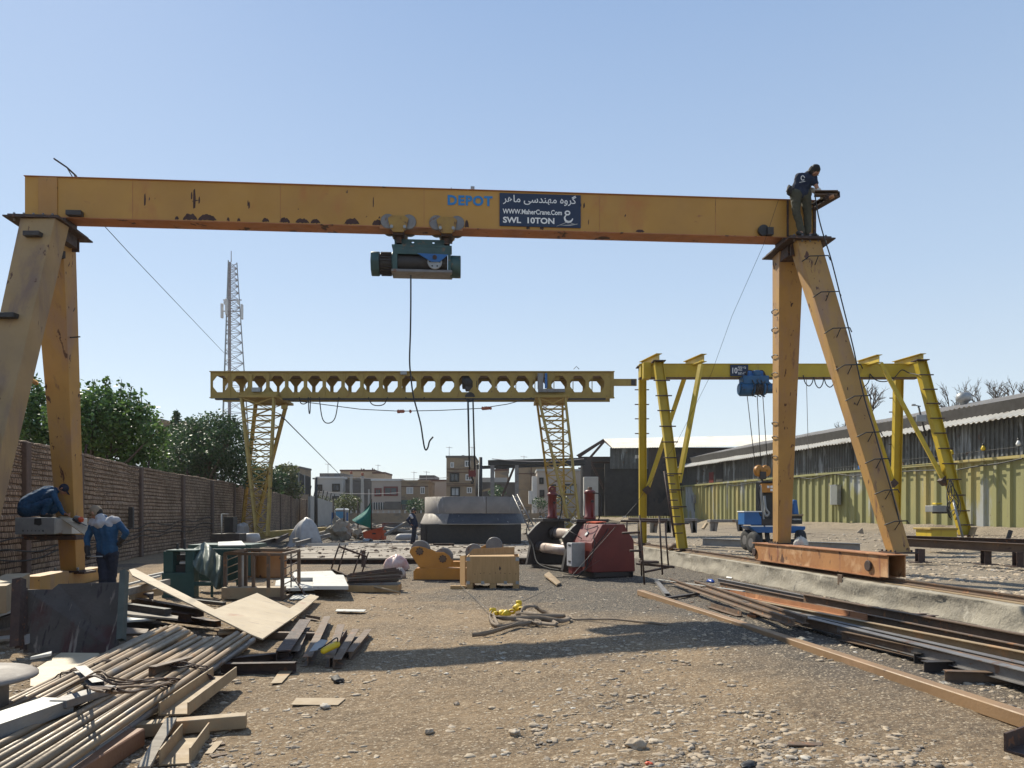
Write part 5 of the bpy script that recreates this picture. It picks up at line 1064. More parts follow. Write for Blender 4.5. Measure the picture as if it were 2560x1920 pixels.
# blue wire rope hoist
bh = thing('wire_rope_hoist', 'blue wire rope hoist under the bright yellow girder beside the load board', 'hoist', P(1892, 992, YD-.3))
def bc(px0, px1, py, r, nm, mt, n=18, Yh=YD-.3): return MB().cyl(P(px0,py,Yh), P(px1,py,Yh), r, n=n).build(nm, mt, bh, bevel=.02)
bc(1849,1880,973,.24,'drum_housing',m_bluehoist); bc(1878,1915,972,.21,'rope_drum',m_dark); bc(1912,1936,971,.17,'motor',m_bluehoist); bc(1880,1884,973,.25,'end_plate',m_bluehoist); bc(1905,1911,972,.25,'end_plate',m_bluehoist); bc(1846,1850,973,.2,'gear_cover',m_bluehoist)
MB().bb(P(1858,960,YD-.5), P(1911,945,YD)).build('trolley_frame', m_bluehoist, bh, bevel=.02); MB().bb(P(1870,944,YD-.35), P(1906,928,YD-.19)).build('trolley_motor', m_blue, bh, bevel=.04)
for px in (1874, 1902): MB().cyl(P(px,935,YD-.3), P(px,935,YD-.18), .14, n=16).build('trolley_wheel', m_dark, bh)
MB().bb(P(1886,940,YD-.5), P(1898,927,YD-.34)).build('gearbox', m_bluehoist, bh, bevel=.03)
[MB().tube(spl([P(a,945,YD-.45), P(a+8,965,YD-.6), P(a+2,985,YD-.55), P(a+12,992,YD-.5)],4), .02, 5).build('hose', m_black, bh) for a in (1878,1890,1900)]
tag(MB().tube(spl([P(1912,935,YD-.3), P(1918,950,YD-.3), P(1928,960,YD-.3), P(1940,962,YD-.25), P(1950,952,YD-.2)], 4), .022, 5).build('supply_cable', m_black), 'black supply cable looping right from the blue hoist', 'cable')
hb2 = thing('orange_hook_block', 'orange double sheave hook block hanging from the blue hoist', 'hook block', P(1906, 1205, YD-.3))
for a in ((1868,990,1888,1165),(1893,990,1902,1160),(1907,990,1919,1165)): MB().cyl(P(a[0],a[1],YD-.3), P(a[2],a[3],YD-.3), .014, n=5).build('rope', m_black, hb2)
for px in (1897, 1914):
    c = P(px, 1177, YD-.35+(.0 if px < 1900 else .2)); mb = MB().lathe([(.03,-.06),(.19,-.06),(.2,-.03),(.17,0),(.2,.03),(.19,.06),(.03,.06)], (0,0,0), 22, 'Y'); rot = Matrix.Rotation(.5, 3, 'Z'); mb.v = [rot @ p+c for p in mb.v]; mb.build('sheave', m_rustor if False else m_orange, hb2)
MB().bb(P(1900,1198,YD-.45), P(1909,1180,YD-.15)).build('crosshead', m_dark, hb2, bevel=.02); MB().tube(spl([P(1905,1196,YD-.3), P(1905,1204,YD-.3), P(1911,1210,YD-.3), P(1910,1217,YD-.3), P(1904,1219,YD-.3), P(1900,1213,YD-.3)],4), .045, 7, .02).build('hook', m_black, hb2)
for i, (a, b, c) in enumerate((((2008,938),(2034,943),(2022,965)),((2035,943),(2060,943),(2048,970)),((2060,943),(2086,952),(2074,968)),((2175,934),(2157,978),(2166,962)))):
    pts = spl([P(*a,YD-.2), P((a[0]*2+c[0])/3,(a[1]+2*c[1])/3,YD-.2), P(*c,YD-.2), P((b[0]*2+c[0])/3,(b[1]+2*c[1])/3,YD-.2), P(*b,YD-.2)], 4)
    tag(MB().tube(pts, .018, 4).build('festoon_cable', m_black), ['leftmost cable loop below the yellow girder between the orange legs','middle cable loop below the yellow girder between the orange legs','rightmost cable loop below the yellow girder between the orange legs','cable hanging beside the outer brace of the yellow crane'][i], 'cable', 'festoon cables under the yellow girder')
tag(MB().tube(spl([P(2175,935,YD-.2), P(2190,950,YD-.3), P(2212,954,YD-.3), P(2235,945,YD-.3), P(2254,925,YD-.3), P(2272,932,YD-.4), P(2300,938,25)],5), .018, 4).build('festoon_cable', m_black), 'long cable swinging to the right hand leg head of the yellow crane', 'cable', 'festoon cables under the yellow girder')
wire([P(2016,946,YD+.2), P(2021,1140,YD+.2)], .01, 'thin wire hanging straight down from the yellow girder', m=m_steelg)
# ================================================================== PLATE ROLLING MACHINE
O = G(1480, 1447); O.z = 0; mu = V((-.33,.944,0)).normalized(); mv = V((mu.y,-mu.x,0))
Mm = Matrix((mv, mu, V((0,0,1)))).transposed()
pm = thing('plate_rolling_machine', 'red plate rolling machine with two upright hydraulic cylinders and bare steel rolls', 'plate rolls', O)
def lp(u, v, z): return O+mu*u+mv*v+V((0,0,z))
def lbox(u0, u1, v0, v1, z0, z1, nm, mt, par=None, bev=.006): return MB().box(lp((u0+u1)/2, (v0+v1)/2, (z0+z1)/2), (abs(v1-v0), abs(u1-u0), z1-z0), Mm).build(nm, mt, par or pm, bevel=bev)
for v in (.05, 1.12): MB().ext(lp(-.08, v, .07), lp(4.5, v, .07), sI(.14,.14)).build('base_beam', m_dark, pm)
hull = [(0,.15),(0,.90),(.30,1.38),(.93,1.38),(1.02,1.18),(1.14,1.06),(1.20,.96),(1.24,.15)]
MB().slab([lp(0, v, z) for v, z in hull], mu*1.2).build('housing', m_red, pm, bevel=.012)
lbox(.02, 1.2, .03, 1.2, .02, .15, 'plinth', m_dark)
MB().slab([lp(.12, .035, .945), lp(.95, .035, .945), lp(.95, .262, 1.31), lp(.12, .262, 1.31)], V((-.012,0,.008))).build('inspection_cover', m_red, pm, bevel=.003)
MB().cyl(lp(.55, .12, 1.12), lp(.55, .10, 1.135), .07, n=18).build('gauge_label', m_galv, pm)
MB().cyl(lp(.75, .05, 1.0), lp(1.1, -.2, 1.22), .012, n=6).build('lever', m_dark, pm)
cb = lbox(.30, .62, -.42, -.06, .28, .90, 'control_cabinet', m_galv); lbox(.30, .62, -.435, -.42, .30, .88, 'cabinet_door', m_cloth_grey, cb)
for k, z in enumerate((.82, .40)): lbox(.36, .50, -.445, -.436, z, z+.04, 'handle', m_black, cb, 0)
lbox(.35, .58, -.40, -.10, .10, .28, 'cabinet_foot', m_red)
for u in (1.32, 4.1):                                  # the two roll stands
    st_ = [(-.25,.10),(-.12,.70),(-.22,1.0),(.05,1.28),(.28,1.46),(1.0,1.46),(1.0,1.20),(.82,1.12),(.84,.75),(1.3,.45),(1.35,.10)]
    MB().slab([lp(u, v, z) for v, z in st_], mu*.16).build('roll_stand', m_dark, pm, bevel=.01)
lbox(3.9, 4.5, .2, 1.1, 1.40, 1.50, 'cross_head', m_dark); lbox(1.25, 1.65, .15, 1.1, 1.42, 1.50, 'cross_head', m_dark)
for v, z, r, nm in ((.16,.62,.15,'lower_roll'), (.62,1.05,.16,'top_roll'), (1.02,.62,.15,'lower_roll')): MB().cyl(lp(1.3, v, z), lp(4.2, v, z), r, n=24).build(nm, m_roll, pm)
for v, z in ((.16,.62),(.62,1.05)): MB().cyl(lp(3.75, v, z), lp(4.1, v, z), .19, n=20).build('bearing', m_dark, pm)
for u in (1.45, 4.18):
    c = lp(u, .62, 1.49); MB().lathe([(.001,0),(.165,0),(.165,.08),(.135,.10),(.135,.70),(.155,.71),(.155,.78),(.10,.82),(.001,.82)], c, 20).build('hydraulic_cylinder', m_red, pm)
    MB().cyl(c+mu*-.16+V((0,0,.06)), c+mu*-.16+V((0,0,.55)), .028, n=8).build('oil_pipe', m_red, pm); MB().cyl(c+mu*-.2+V((0,0,.5)), c+V((0,0,.5)), .035, n=8).build('port', m_dark, pm)
    MB().tube(spl([c+mu*-.2+V((0,0,.74)), c+mu*-.35+mv*.15+V((0,0,.66)), c+mu*-.42+mv*.12+V((0,0,.2)), c+mu*-.35+V((0,0,-.25))], 5), .018, 6).build('hose', m_rubber, pm)
c = lp(4.18, .62, 2.30); lug = MB(); n = 12
ang = [math.pi*i/n for i in range(n+1)]
for i in range(n): lug.slab([c+mv*math.cos(ang[i])*.12+V((0,0,.10+math.sin(ang[i])*.11)), c+mv*math.cos(ang[i+1])*.12+V((0,0,.10+math.sin(ang[i+1])*.11)), c+mv*math.cos(ang[i+1])*.045+V((0,0,.10+math.sin(ang[i+1])*.045)), c+mv*math.cos(ang[i])*.045+V((0,0,.10+math.sin(ang[i])*.045))], mu*.04)
lug.slab([c+mv*.12+V((0,0,.10)), c+mv*.045+V((0,0,.10)), c+mv*-.045+V((0,0,.10)), c+mv*-.12+V((0,0,.10)), c+mv*-.12, c+mv*.12], mu*.04); lug.build('lifting_lug', m_red, pm)
MB().box(lp(1.45,.62,2.34), (.10,.10,.10), Mm).build('valve_block', m_rustmid, pm, bevel=.01)
MB().tube(spl([lp(4.1,-.15,1.5), lp(4.0,-.3,1.1), lp(3.6,-.25,.7), lp(3.0,-.35,.25), lp(2.3,-.3,.12), lp(1.7,-.2,.10)], 6), .018, 6).build('hose', m_rubber, pm)
for k, pts in enumerate(([(.2,.5,1.40),(.1,.1,1.1),(-.06,.05,.9),(-.05,-.05,.5),(.1,-.25,.15),(.3,-.4,.05),(.5,-.6,.03)], [(.3,.6,1.40),(-.05,.4,1.2),(-.06,-.1,.6),(-.1,-.2,.3),(.25,-.25,.05),(.05,-.5,.03),(.2,-.9,.03)], [(.5,.5,1.40),(.2,.2,1.32),(.6,.1,1.25),(.9,.3,1.41),(.5,.6,1.41),(.2,.9,1.41)])):
    tag(MB().tube(spl([lp(*p) for p in pts], 6), .013, 5).build('loose_cable', m_rubber), ['black cable hanging down the left edge of the red housing to the ground', 'second black cable trailing from the red housing past the control cabinet', 'black cable looped on top of the red housing'][k], 'cable', 'cables over the plate rolls')
tag(MB().slab([lp(.5,.35,1.40),lp(1.1,.35,1.40),lp(1.2,.6,1.42),lp(.6,.7,1.42)], -.03).build('folded_cloth', m_signal), 'orange red folded cloth on top of the plate rolls', 'cloth')
t = MB().slab([G(1360,1440,.06), G(1372,1432,.06), G(1402,1460,.03), G(1392,1465,.03)], -.04).build('timber_offcut', m_rustlt, bevel=.004); tag(t, 'short pale offcut lying before the base of the plate rolls', 'offcut')
# ================================================================== ROD CAGE beside it
t = thing('rod_cage', 'open cage of thin rusty rods standing between the plate rolls and the concrete wall', 'rod frame', G(1610, 1462))
def rodpx(a, b, Ya, Yb, r=.022, m=None): MB().cyl(P(*a, Ya), P(*b, Yb), r, n=7).build('rod', m or m_rust, t)
Yc = 17.8
for a, b, ya, yb in (((1599,1288),(1604,1440),19,19),((1601,1300),(1611,1462),17.9,17.8),((1567,1302),(1567,1350),20,20),((1648,1290),(1656,1437),18.3,18.2),((1662,1306),(1671,1414),19.6,19.5),((1594,1300),(1600,1395),20.3,20)): rodpx(a, b, ya, yb)
for a, b, ya, yb in (((1552,1302),(1664,1304),18.6,18.6),((1571,1297),(1668,1300),20,20),((1555,1333),(1602,1331),19,19),((1590,1409),(1686,1418),18.6,18.6),((1611,1430),(1672,1418),17.9,18.8),((1574,1377),(1606,1377),19,19)): rodpx(a, b, ya, yb, .03)
MB().box(P(1622,1405,18.7), (.45,.3,.06)).build('shelf', m_rust, t)
t = thing('leaning_ladder', 'thin dark ladder leaning against the front leg of the bright yellow crane', 'ladder', P(1687, 1342, 23.6))
for dx in (0, ): MB().cyl(P(1686,1343,23.7), P(1661,1178,23.9), .035, n=7).build('stile', m_rust, t)
for k in range(8): q = P(1686,1343,23.7).lerp(P(1661,1178,23.9), .06+k*.125); MB().cyl(q, q+V((.33,.25,0)), .018, n=5).build('rung', m_rust, t)
# ================================================================== WELDING ROTATORS
def rotator(label, base, sx=1, rz=0):
    t = thing('welding_rotator', label, 'welding rotator', base, rz, 'orange welding rotators'); L_ = dict(local=True)
    MB().slab([V(p) for p in ((0,-.2,.0),(1.5,-.2,0),(1.5,-.2,.30),(.06,-.2,.30),(0,-.2,.22))], V((0,.42,0))).build('base', m_orange, t, bevel=.01, **L_)
    MB().slab([V(p) for p in ((-.03,-.24,0),(1.6,-.24,0),(1.6,-.24,.02),(-.03,-.24,.02))], V((0,.5,0))).build('foot', m_dark, t, **L_)
    z = lambda p: V((( p[0]-125)*.0018-.10, -.17, .0+(1360-p[1])*.00186))
    out = [(125,990),(135,950),(175,915),(250,905),(340,925),(480,985),(600,985),(670,1030),(720,1110),(700,1170),(570,1225),(480,1210),(350,1200),(260,1190)]
    for y, nm in ((-.17,'arm'), (.10,'arm')): MB().slab([z(p)+V((0,y+.17,0)) for p in out], V((0,.03,0))).build(nm, m_orange, t, bevel=.006, **L_)
    for cx_, cy_ in ((265,975),(585,1075)):
        c = z((cx_, cy_))
        for y in (-.04, .04+.10): MB().cyl(c+V((0,.17+y-.035,.03)), c+V((0,.17+y+.035,.03)), .235, n=30).build('roller', m_roll if False else m_steelg, t, bevel=.008, **L_)
        hub = MB().cyl(c+V((0,-.018,0)), c+V((0,.0,0)), .085, n=18).build('hub', m_rustmid, t, **L_)
        for k in range(8): a = k*math.pi/4; q = c+V((math.cos(a)*.085, 0, math.sin(a)*.085)); MB().cyl(q+V((0,-.028,0)), q+V((0,-.002,0)), .017, n=6).build('bolt', m_rust, hub, **L_)
    MB().cyl(V((.34,-.21,.29)), V((.34,.22,.29)), .04, n=12).build('pivot', m_orange, t, **L_)
    text('GWLR    Welding & Cutting', .085, m_dark, t, (.42,-.203,.07), (1,0,0), (0,0,1), off=.005)
    return t
b0 = G(1036, 1449); r1 = rotator('orange tank welding rotator with its swing arm raised left of the wooden crate', b0)
q = G(1174, 1442)+V((.15,1.4,0)); r2 = rotator('orange tank welding rotator half hidden behind the wooden crate', V((0,0,0)))
r2.location = G(1262, 1432)+V((-.15,.4,0)); r2.rotation_euler = (0,0,R(180))
# ================================================================== CRATE
c0 = G(1166, 1472); Yf = c0.y; wC = (1298-1166)/F*Yf
t = thing('plywood_crate', 'open topped plywood crate with metal corner cleats on a pallet base', 'crate', V((c0.x, Yf, c0.z)))
zt2 = CH-(1391-HY)/F*Yf; zb2 = c0.z+.12; x0_, x1_ = c0.x, c0.x+wC; dC = 1.0
MB().bb((x0_, Yf, zb2), (x1_, Yf+.02, zt2)).build('front_panel', m_wood, t, bevel=.003); MB().bb((x0_, Yf+dC-.02, zb2), (x1_, Yf+dC, zt2)).build('back_panel', m_wood, t)
MB().bb((x0_, Yf+.021, zb2), (x0_+.02, Yf+dC-.021, zt2)).build('side_panel', m_wood, t); MB().bb((x1_-.02, Yf+.021, zb2), (x1_, Yf+dC-.021, zt2)).build('side_panel', m_wood, t)
MB().bb((x0_+.021, Yf+.021, zb2), (x1_-.021, Yf+dC-.021, zb2+.02)).build('floor_panel', m_wood, t)
MB().slab([V((x0_+.03,Yf+.10,zt2-.06)), V((x1_-.1,Yf+.30,zt2-.03)), V((x1_-.12,Yf+.55,zt2-.01)), V((x0_+.05,Yf+.45,zt2-.02))], -.02).build('loose_lid', m_wood, t)
MB().slab([V((x0_-.1,Yf+.95,zt2-.1)), V((x1_-.1,Yf+1.02,zt2-.05)), V((x1_-.1,Yf+1.05,zt2+.16)), V((x0_+.1,Yf+.98,zt2+.12))], V((0,.02,0))).build('flap', m_wood, t)
MB().slab([V((x0_-.16,Yf+.55,c0.z+.02)), V((x0_-.02,Yf+.1,c0.z+.02)), V((x0_-.02,Yf+.1,zt2+.02)), V((x0_-.16,Yf+.55,zt2-.02))], V((-.02,0,0))).build('side_flap', m_wood, t)
for x in (x0_, x0_+wC/2-.07, x1_-.14): MB().bb((x, Yf+.002, c0.z-.02), (x+.14, Yf+dC, zb2-.002)).build('skid', m_wood, t, bevel=.004)
for x in (x0_+.04, x0_+.36, x0_+.86, x1_-.04):
    MB().bb((x-.035, Yf-.003, zb2-.02), (x+.035, Yf-.001, zb2+.05)).build('cleat', m_galv, t)
for x in (x0_+.04, x1_-.04): MB().bb((x-.04, Yf-.003, zt2-.10), (x+.04, Yf-.001, zt2-.02)).build('cleat', m_galv, t)
for u, v_ in ((.62,.62),(.65,.66)): pass
q = V((x0_+wC*.63, Yf-.002, zt2-.27)); MB().slab([q+V((0,0,.06)), q+V((.035,0,.01)), q+V((.005,0,-.05)), q+V((-.02,0,.0))], V((0,.001,0))).build('stain', m_rust, t)
for k in range(9): q = V((x0_+.18+k*.11+rr.uniform(-.03,.03), Yf-.0015, zt2-.38+rr.uniform(-.02,.02))); MB().box(q, (.02,.001,.016)).build('nail_mark', m_rust, t)
MB().bb((x0_-.35, Yf-.05, c0.z), (x0_-.02, Yf+.05, c0.z+.07)).build('timber_block', m_wood).__setitem__('label', 'short timber block lying at the left foot of the wooden crate')
[c for c in COL.objects if c.name == 'timber_block'][0]['category'] = 'timber block'
# ================================================================== RING TANK on a dark box stand
tD = 35.6; xc = P(1176, 0, tD).x; zz = lambda y: CH-(y-HY)/F*tD
t = thing('tank_ring', 'wide grey steel ring with flared skirt resting on a dark box mid yard', 'tank section', V((xc, tD+2.4, .2)))
rt_ = (1300-1052)/2/F*tD*1.03
zz2 = lambda y: CH-(y-HY)/F*(tD+.0)
MB().lathe([(rt_, zz2(1283)), (rt_, zz2(1242)+.02), (rt_-.03, zz2(1242)+.02), (rt_-.03, zz2(1283))], (xc, tD+rt_, 0), 72).build('shell', m_ring, t)
MB().lathe([(rt_+.24, zz2(1310)), (rt_+.005, zz2(1284)), (rt_-.02, zz2(1284)), (rt_+.2, zz2(1310)), (rt_+.24, zz2(1310))], (xc, tD+rt_, 0), 72, a0=-195, a1=-115).build('skirt_plate', m_ring, t)  # sunlit arc of the skirt, its brightness put into the paler colour
MB().lathe([(rt_+.24, zz2(1310)), (rt_+.005, zz2(1284)), (rt_-.02, zz2(1284)), (rt_+.2, zz2(1310)), (rt_+.24, zz2(1310))], (xc, tD+rt_, 0), 72, a0=-115, a1=165).build('skirt_plate', m_ring_shade, t)  # rest of the skirt, its shade put into the darker colour
for a in (-72,): x = xc+math.cos(R(a))*(rt_+.002); y = tD+rt_+math.sin(R(a))*(rt_+.002); MB().cyl(V((x,y,zz2(1283))), V((x,y,zz2(1242))), .012, n=5).build('weld_seam', m_rust, t)
MB().bb((P(1066,0,tD).x, tD+.25, .22), (P(1303,0,tD).x, tD+4.2, zz(1311))).build('stand', m_black, t)
MB().bb((P(1048,0,tD).x, tD+.5, .22), (P(1064,0,tD).x, tD+1.2, zz(1311))).build('prop', m_dark, t)
t = MB().ext(P(1083,1366,34), P(1135,1366,34), sI(.2,.26)).build('packing_beam', m_rust); tag(t, 'short rusty beam lying in front of the dark box under the ring', 'beam')
t = thing('ladder', 'light steel ladder leaning on the right side of the ring tank', 'ladder', P(1345, 1350, 35))
for a, b in (((1282,1238),(1328,1335)),((1293,1236),(1340,1328))): MB().cyl(P(*a,36), P(*b,34.6), .03, n=6).build('stile', m_steelg, t)
for k in range(8): f = .06+k*.12; MB().cyl(P(1282,1238,36).lerp(P(1328,1335,34.6),f), P(1293,1236,36).lerp(P(1340,1328,34.6),f), .02, n=5).build('rung', m_steelg, t)
# ================================================================== small things in the middle distance
def lump(name, lab, cat, px, py, r, sq, mt, sub=2, Y=None, z=0.): 
    p = G(px, py, z) if Y is None else P(px, py, Y); mb = MB().rock(p+V((0,0,r*sq[2]*.7)), r, sq=sq, sub=sub)
    if r > .2: mb.v = [q+(q-p).normalized()*r*(.30*noise.noise(q*2.3)+.16*noise.noise(q*6)) for q in mb.v]; mb.sm = [False]*len(mb.sm)
    return tag(mb.build(name, mt), lab, cat)
def drape(name, lab, cat, cx_, base, w_, h, d, mt, prof, seed=1, sub=None):
    """a sheet thrown over something: rings following a profile, gathered in folds"""
    rr = random.Random(seed); mb = MB(); n = 48; vs = []; rows = len(prof)
    for j, (f, hh) in enumerate(prof):
        for i in range(n):
            a = i/n*2*math.pi; fold = 1+(.17*math.sin(a*5+seed+j*.25)+.08*math.sin(a*11+j*.7)+.34*noise.noise(V((math.cos(a)*2, math.sin(a)*2, j*.6+seed))))*(1-hh*.6)
            vs.append(V((base.x+math.cos(a)*w_/2*f*fold, base.y+math.sin(a)*d/2*f*fold, base.z+h*hh+.09*hh*noise.noise(V((math.cos(a)*1.5, math.sin(a)*1.5, j*.3+seed))))))
    fs = [(j*n+i, j*n+(i+1) % n, (j+1)*n+(i+1) % n, (j+1)*n+i) for j in range(rows-1) for i in range(n)]
    fs.append(tuple(range((rows-1)*n, rows*n))); mb.add(vs, fs, True); return tag(mb.build(name, mt), lab, cat)
b = G(758, 1368); drape('tarpaulin', 'big pale grey tarpaulin thrown over a machine in the middle distance', 'tarpaulin', 0, b+V((0,.6,0)), 1.45, 1.42, 1.3, m_tarp, [(1.12,0),(1.06,.1),(.98,.3),(.86,.5),(.66,.72),(.45,.88),(.22,.97),(.08,1.0)], 3)
b = G(600, 1362); t = drape('wrapped_motor', 'upright motor wrapped in white sheet beside the foot of the lattice crane', 'wrapped machine', 0, b+V((0,.3,.35)), .95, .75, .7, m_tarp, [(1.1,0),(.95,.12),(.7,.3),(.62,.5),(.66,.75),(.58,.92),(.3,.98),(.05,1)], 7)
t = MB().lathe([(.001,0),(.38,0),(.42,.5),(.35,.7),(.001,.7)], G(622, 1372)+V((0,.3,0)), 20).build('grey_drum', m_tarp); tag(t, 'pale grey tapered drum beside the white wrapped motor', 'drum')
t = thing('welding_booth', 'dark upright cabinet frame in front of the brick wall left of the wrapped motor', 'cabinet', G(570, 1380)); y = t.location.y+.8
MB().bb(P(560,1331,y), P(583,1292,y)+V((0,.5,0))).build('panel', m_black, t); MB().cyl(P(554,1336,y-.1), P(554,1285,y-.1), .03, n=6).build('post', m_plateg, t); MB().cyl(P(554,1285,y-.1), P(572,1285,y-.1), .02, n=6).build('arm', m_plateg, t); MB().bb(P(528,1355,y-.3), P(608,1334,y+.2)+V((0,.4,0))).build('base', m_dark, t)
p = G(850, 1346); t = lump('boulder', 'large buff heap of set concrete beside the red mixer', 'concrete lump', 850, 1350, .62, (1.05,.8,1.15), m_conc)
t = lump('boulder', 'low block of rough stone between the concrete heap and the red mixer', 'stone block', 896, 1348, .42, (1.05,.7,.9), m_conc)
t = thing('portable_cabin', 'small blue and white portable cabin with rounded top near the green cloth', 'cabin', G(850, 1326)); y = 50.
MB().bb(P(838,1318,y), P(863,1273,y)+V((0,1.2,0))).build('body', m_galv, t, bevel=.12); MB().bb(P(837.5,1277,y-.02), P(863.5,1271,y)+V((0,1.25,0))).build('roof', m_grill, t, bevel=.08)
m_lblue = mat('light_blue_paint', (.10,.30,.50), (.08,.24,.42), 2, .5); MB().bb(P(839,1315,y-.05), P(862,1279,y-.02)).build('front', m_lblue, t); MB().bb(P(829,1318,y-.1), P(836,1281,y)).build('side_panel', m_blue, t); MB().bb(P(866,1318,y-.1), P(870,1281,y)).build('side_panel', m_blue, t)
m_sail = mat('teal_cloth', (.02,.17,.14), (.015,.13,.11), 3, .8)
pts = []; y = 42.
a, b_, c = P(928,1250,y), P(879,1300,y), P(928,1323,y); n = 12; mb = MB(); vs = []
for i in range(n+1):
    for j in range(n+1): f, g_ = i/n, j/n; e = a.lerp(b_, f); h = a.lerp(c, f); q = e.lerp(h, g_); q += V((-.35*math.sin(math.pi*f)*(0 if g_ > .9 else -.4*(1-g_)), .25*math.sin(g_*5+f*3), 0)); vs.append(q)
mb.add(vs, [(i*(n+1)+j, i*(n+1)+j+1, (i+1)*(n+1)+j+1, (i+1)*(n+1)+j) for i in range(n) for j in range(n)], True)
t = tag(mb.build('cloth_screen', m_sail), 'triangular teal green cloth strung between poles before the end wall', 'cloth')
for k, (px, y0, y1, yy) in enumerate(((833,1248,1300,48),(860,1268,1306,46),(895,1252,1322,44),(928.5,1248,1325,42))): tag(MB().cyl(P(px,y1,yy), P(px,y0,yy), .035, n=6).build('thin_pole', m_rust), ['thin dark pole left of the portable cabin','thin dark pole in front of the portable cabin','thin dark pole through the middle of the teal cloth','thin dark pole at the right edge of the teal cloth'][k], 'pole', 'thin poles near the teal cloth')
t = thing('site_mixer', 'orange red wheeled site machine with a slanting lid left of the ring tank', 'site machine', G(935, 1352)); y = t.location.y
q = [P(908,1342,y), P(909,1331,y), P(958,1319,y), P(960,1351-1,y), P(918,1352-1,y)]; MB().slab(q, V((0,.9,0))).build('body', m_signal, t, bevel=.02)
MB().slab([P(907,1330,y-.05), P(959,1317,y-.05), P(959,1320,y-.05), P(907,1333,y-.05)], V((0,1.0,0))).build('lid', m_signal, t); MB().box(P(935,1334,y-.01), (.22,.02,.08)).build('handle_recess', m_black, t)
for px in (924, 951): MB().cyl(P(px,1354,y-.1), P(px,1354,y+.05), .14, n=16).build('wheel', m_rubber, t)
MB().bb(P(900,1334,y), P(909,1331,y+.3)).build('drawbar', m_black, t)
q = G(918, 1363); t = MB().pipe(q+V((-.16,.1,.17)), q+V((.22,-.15,.17)), .165, .02, 24).build('pipe_section', m_galv); tag(t, 'short length of wide grey pipe lying on the steel floor before the red mixer', 'pipe')
q = G(1000, 1358, .0); t = MB().caps(q+V((0,0,.26)), q+V((.7,.3,.26)), .26, .26, 16).build('wrapped_roll', m_tarp); tag(t, 'bulky pale roll lying behind the man near the ring tank', 'roll')
t = MB().box(G(1016,1364,.05), (.12,.1,.2)).build('yellow_can', m_yelp, bevel=.02); tag(t, 'small yellow can by the feet of the man near the ring tank', 'can')
t = thing('trestle', 'pale timber sawhorse with crossed legs between the mixer and the distant man', 'trestle', G(995,1340))
MB().ext(P(963,1337,38), P(1013,1307,40), sB(.12,.12)).build('leg', m_plank, t); MB().ext(P(962,1319,40), P(1026,1331,38), sB(.12,.12)).build('leg', m_plank, t); MB().ext(P(1000,1307,40), P(1023,1308,40), sB(.14,.12)).build('rail', m_plank, t); MB().ext(P(957,1323,40), P(1025,1323,40), sB(.08,.08)).build('rail', m_plank, t)
t = MB().ext(P(955,1312,46), P(1060,1312,46), sI(.3,.3)).build('long_beam', m_steelg); tag(t, 'dark steel beam lying across behind the sawhorse', 'beam')
# debris heaps in the far yard, each item a thing
rr = random.Random(5); labs = ['far']
def far_beam(i, px0, py0, px1, py1, mt, h, lab): a, b = G(px0,py0,h/2+.25), G(px1,py1,h/2+.3); tag(MB().ext(a, b, sI(h*.6,h) if i % 2 else sB(h*.7,h)).build('scrap_beam', mt), lab, 'beam', 'beams lying in the far yard')
for i, (a, b, c, d, mt, h, lab) in enumerate(((735,1352,840,1323,m_plank,.2,'long grey beam slanting away left of the concrete heap'),(740,1360,825,1337,m_steelg,.18,'grey steel channel slanting away beside the tarpaulin'),(770,1362,870,1360,m_plateg,.12,'thin pale bar lying level before the concrete heap'),(690,1352,745,1326,m_rust,.22,'dark beam behind the grey tarpaulin along the brick wall'),(1320,1318,1530,1322,m_galv,.3,'long galvanised beam lying behind the right lattice leg'),(1330,1330,1420,1330,m_steelg,.25,'grey beam lying under the ladder of the ring tank'),(1440,1311,1540,1312,m_steelg,.25,'far grey beam beside the sooty workshop'),(640,1362,700,1346,m_dark,.2,'black beam at the foot of the lattice crane'))): far_beam(i, a, b, c, d, mt, h, lab)
mb = MB(); rr = random.Random(6)
for _ in range(420):
    px = rr.choice((rr.uniform(930,1060), rr.uniform(1310,1420), rr.uniform(780,900))); yy = rr.uniform(55,92); x = (px-CX)/F*yy; mb.rock((x, yy, .08), rr.uniform(.1,.5)*rr.random()+.06, sq=(1.3,1,.7), sub=0)
tag(mb.build('rubble', m_chip, origin=(0,0,0)), 'broken rubble and rubbish strewn in front of the end wall', 'rubble', kind='stuff')
mb = MB(); rr = random.Random(8)
for _ in range(40):
    a = V((rr.uniform(1.3,3.2), rr.uniform(38,42), rr.uniform(.2,1.3))); mb.tube(spl([a+V((rr.uniform(-.6,.6), rr.uniform(-.3,.3), rr.uniform(-.3,.5))) for _ in range(5)], 4), .022, 4)
tag(mb.build('wire_tangle', m_galv, origin=(0,0,0)), 'grey tangle of scrap wire heaped right of the ring tank', 'wire heap', kind='stuff')
t = thing('parked_car', 'white car just visible behind the right lattice leg', 'car', P(1405, 1312, 72)); y = 72
MB().slab([P(1386,1310,y), P(1386,1301,y), P(1392,1298,y), P(1397,1292,y), P(1412,1292,y), P(1420,1299,y), P(1428,1301,y), P(1428,1310,y)], V((0,1.7,0))).build('body', m_grill, t, bevel=.08)
MB().slab([P(1394,1298,y-.02), P(1398,1293.5,y-.02), P(1411,1293.5,y-.02), P(1417,1298.5,y-.02)], V((0,.02,0))).build('window', m_hgl, t)
for px in (1393, 1421): MB().cyl(P(px,1310,y-.05), P(px,1310,y+.2), .33, n=16).build('wheel', m_rubber, t)
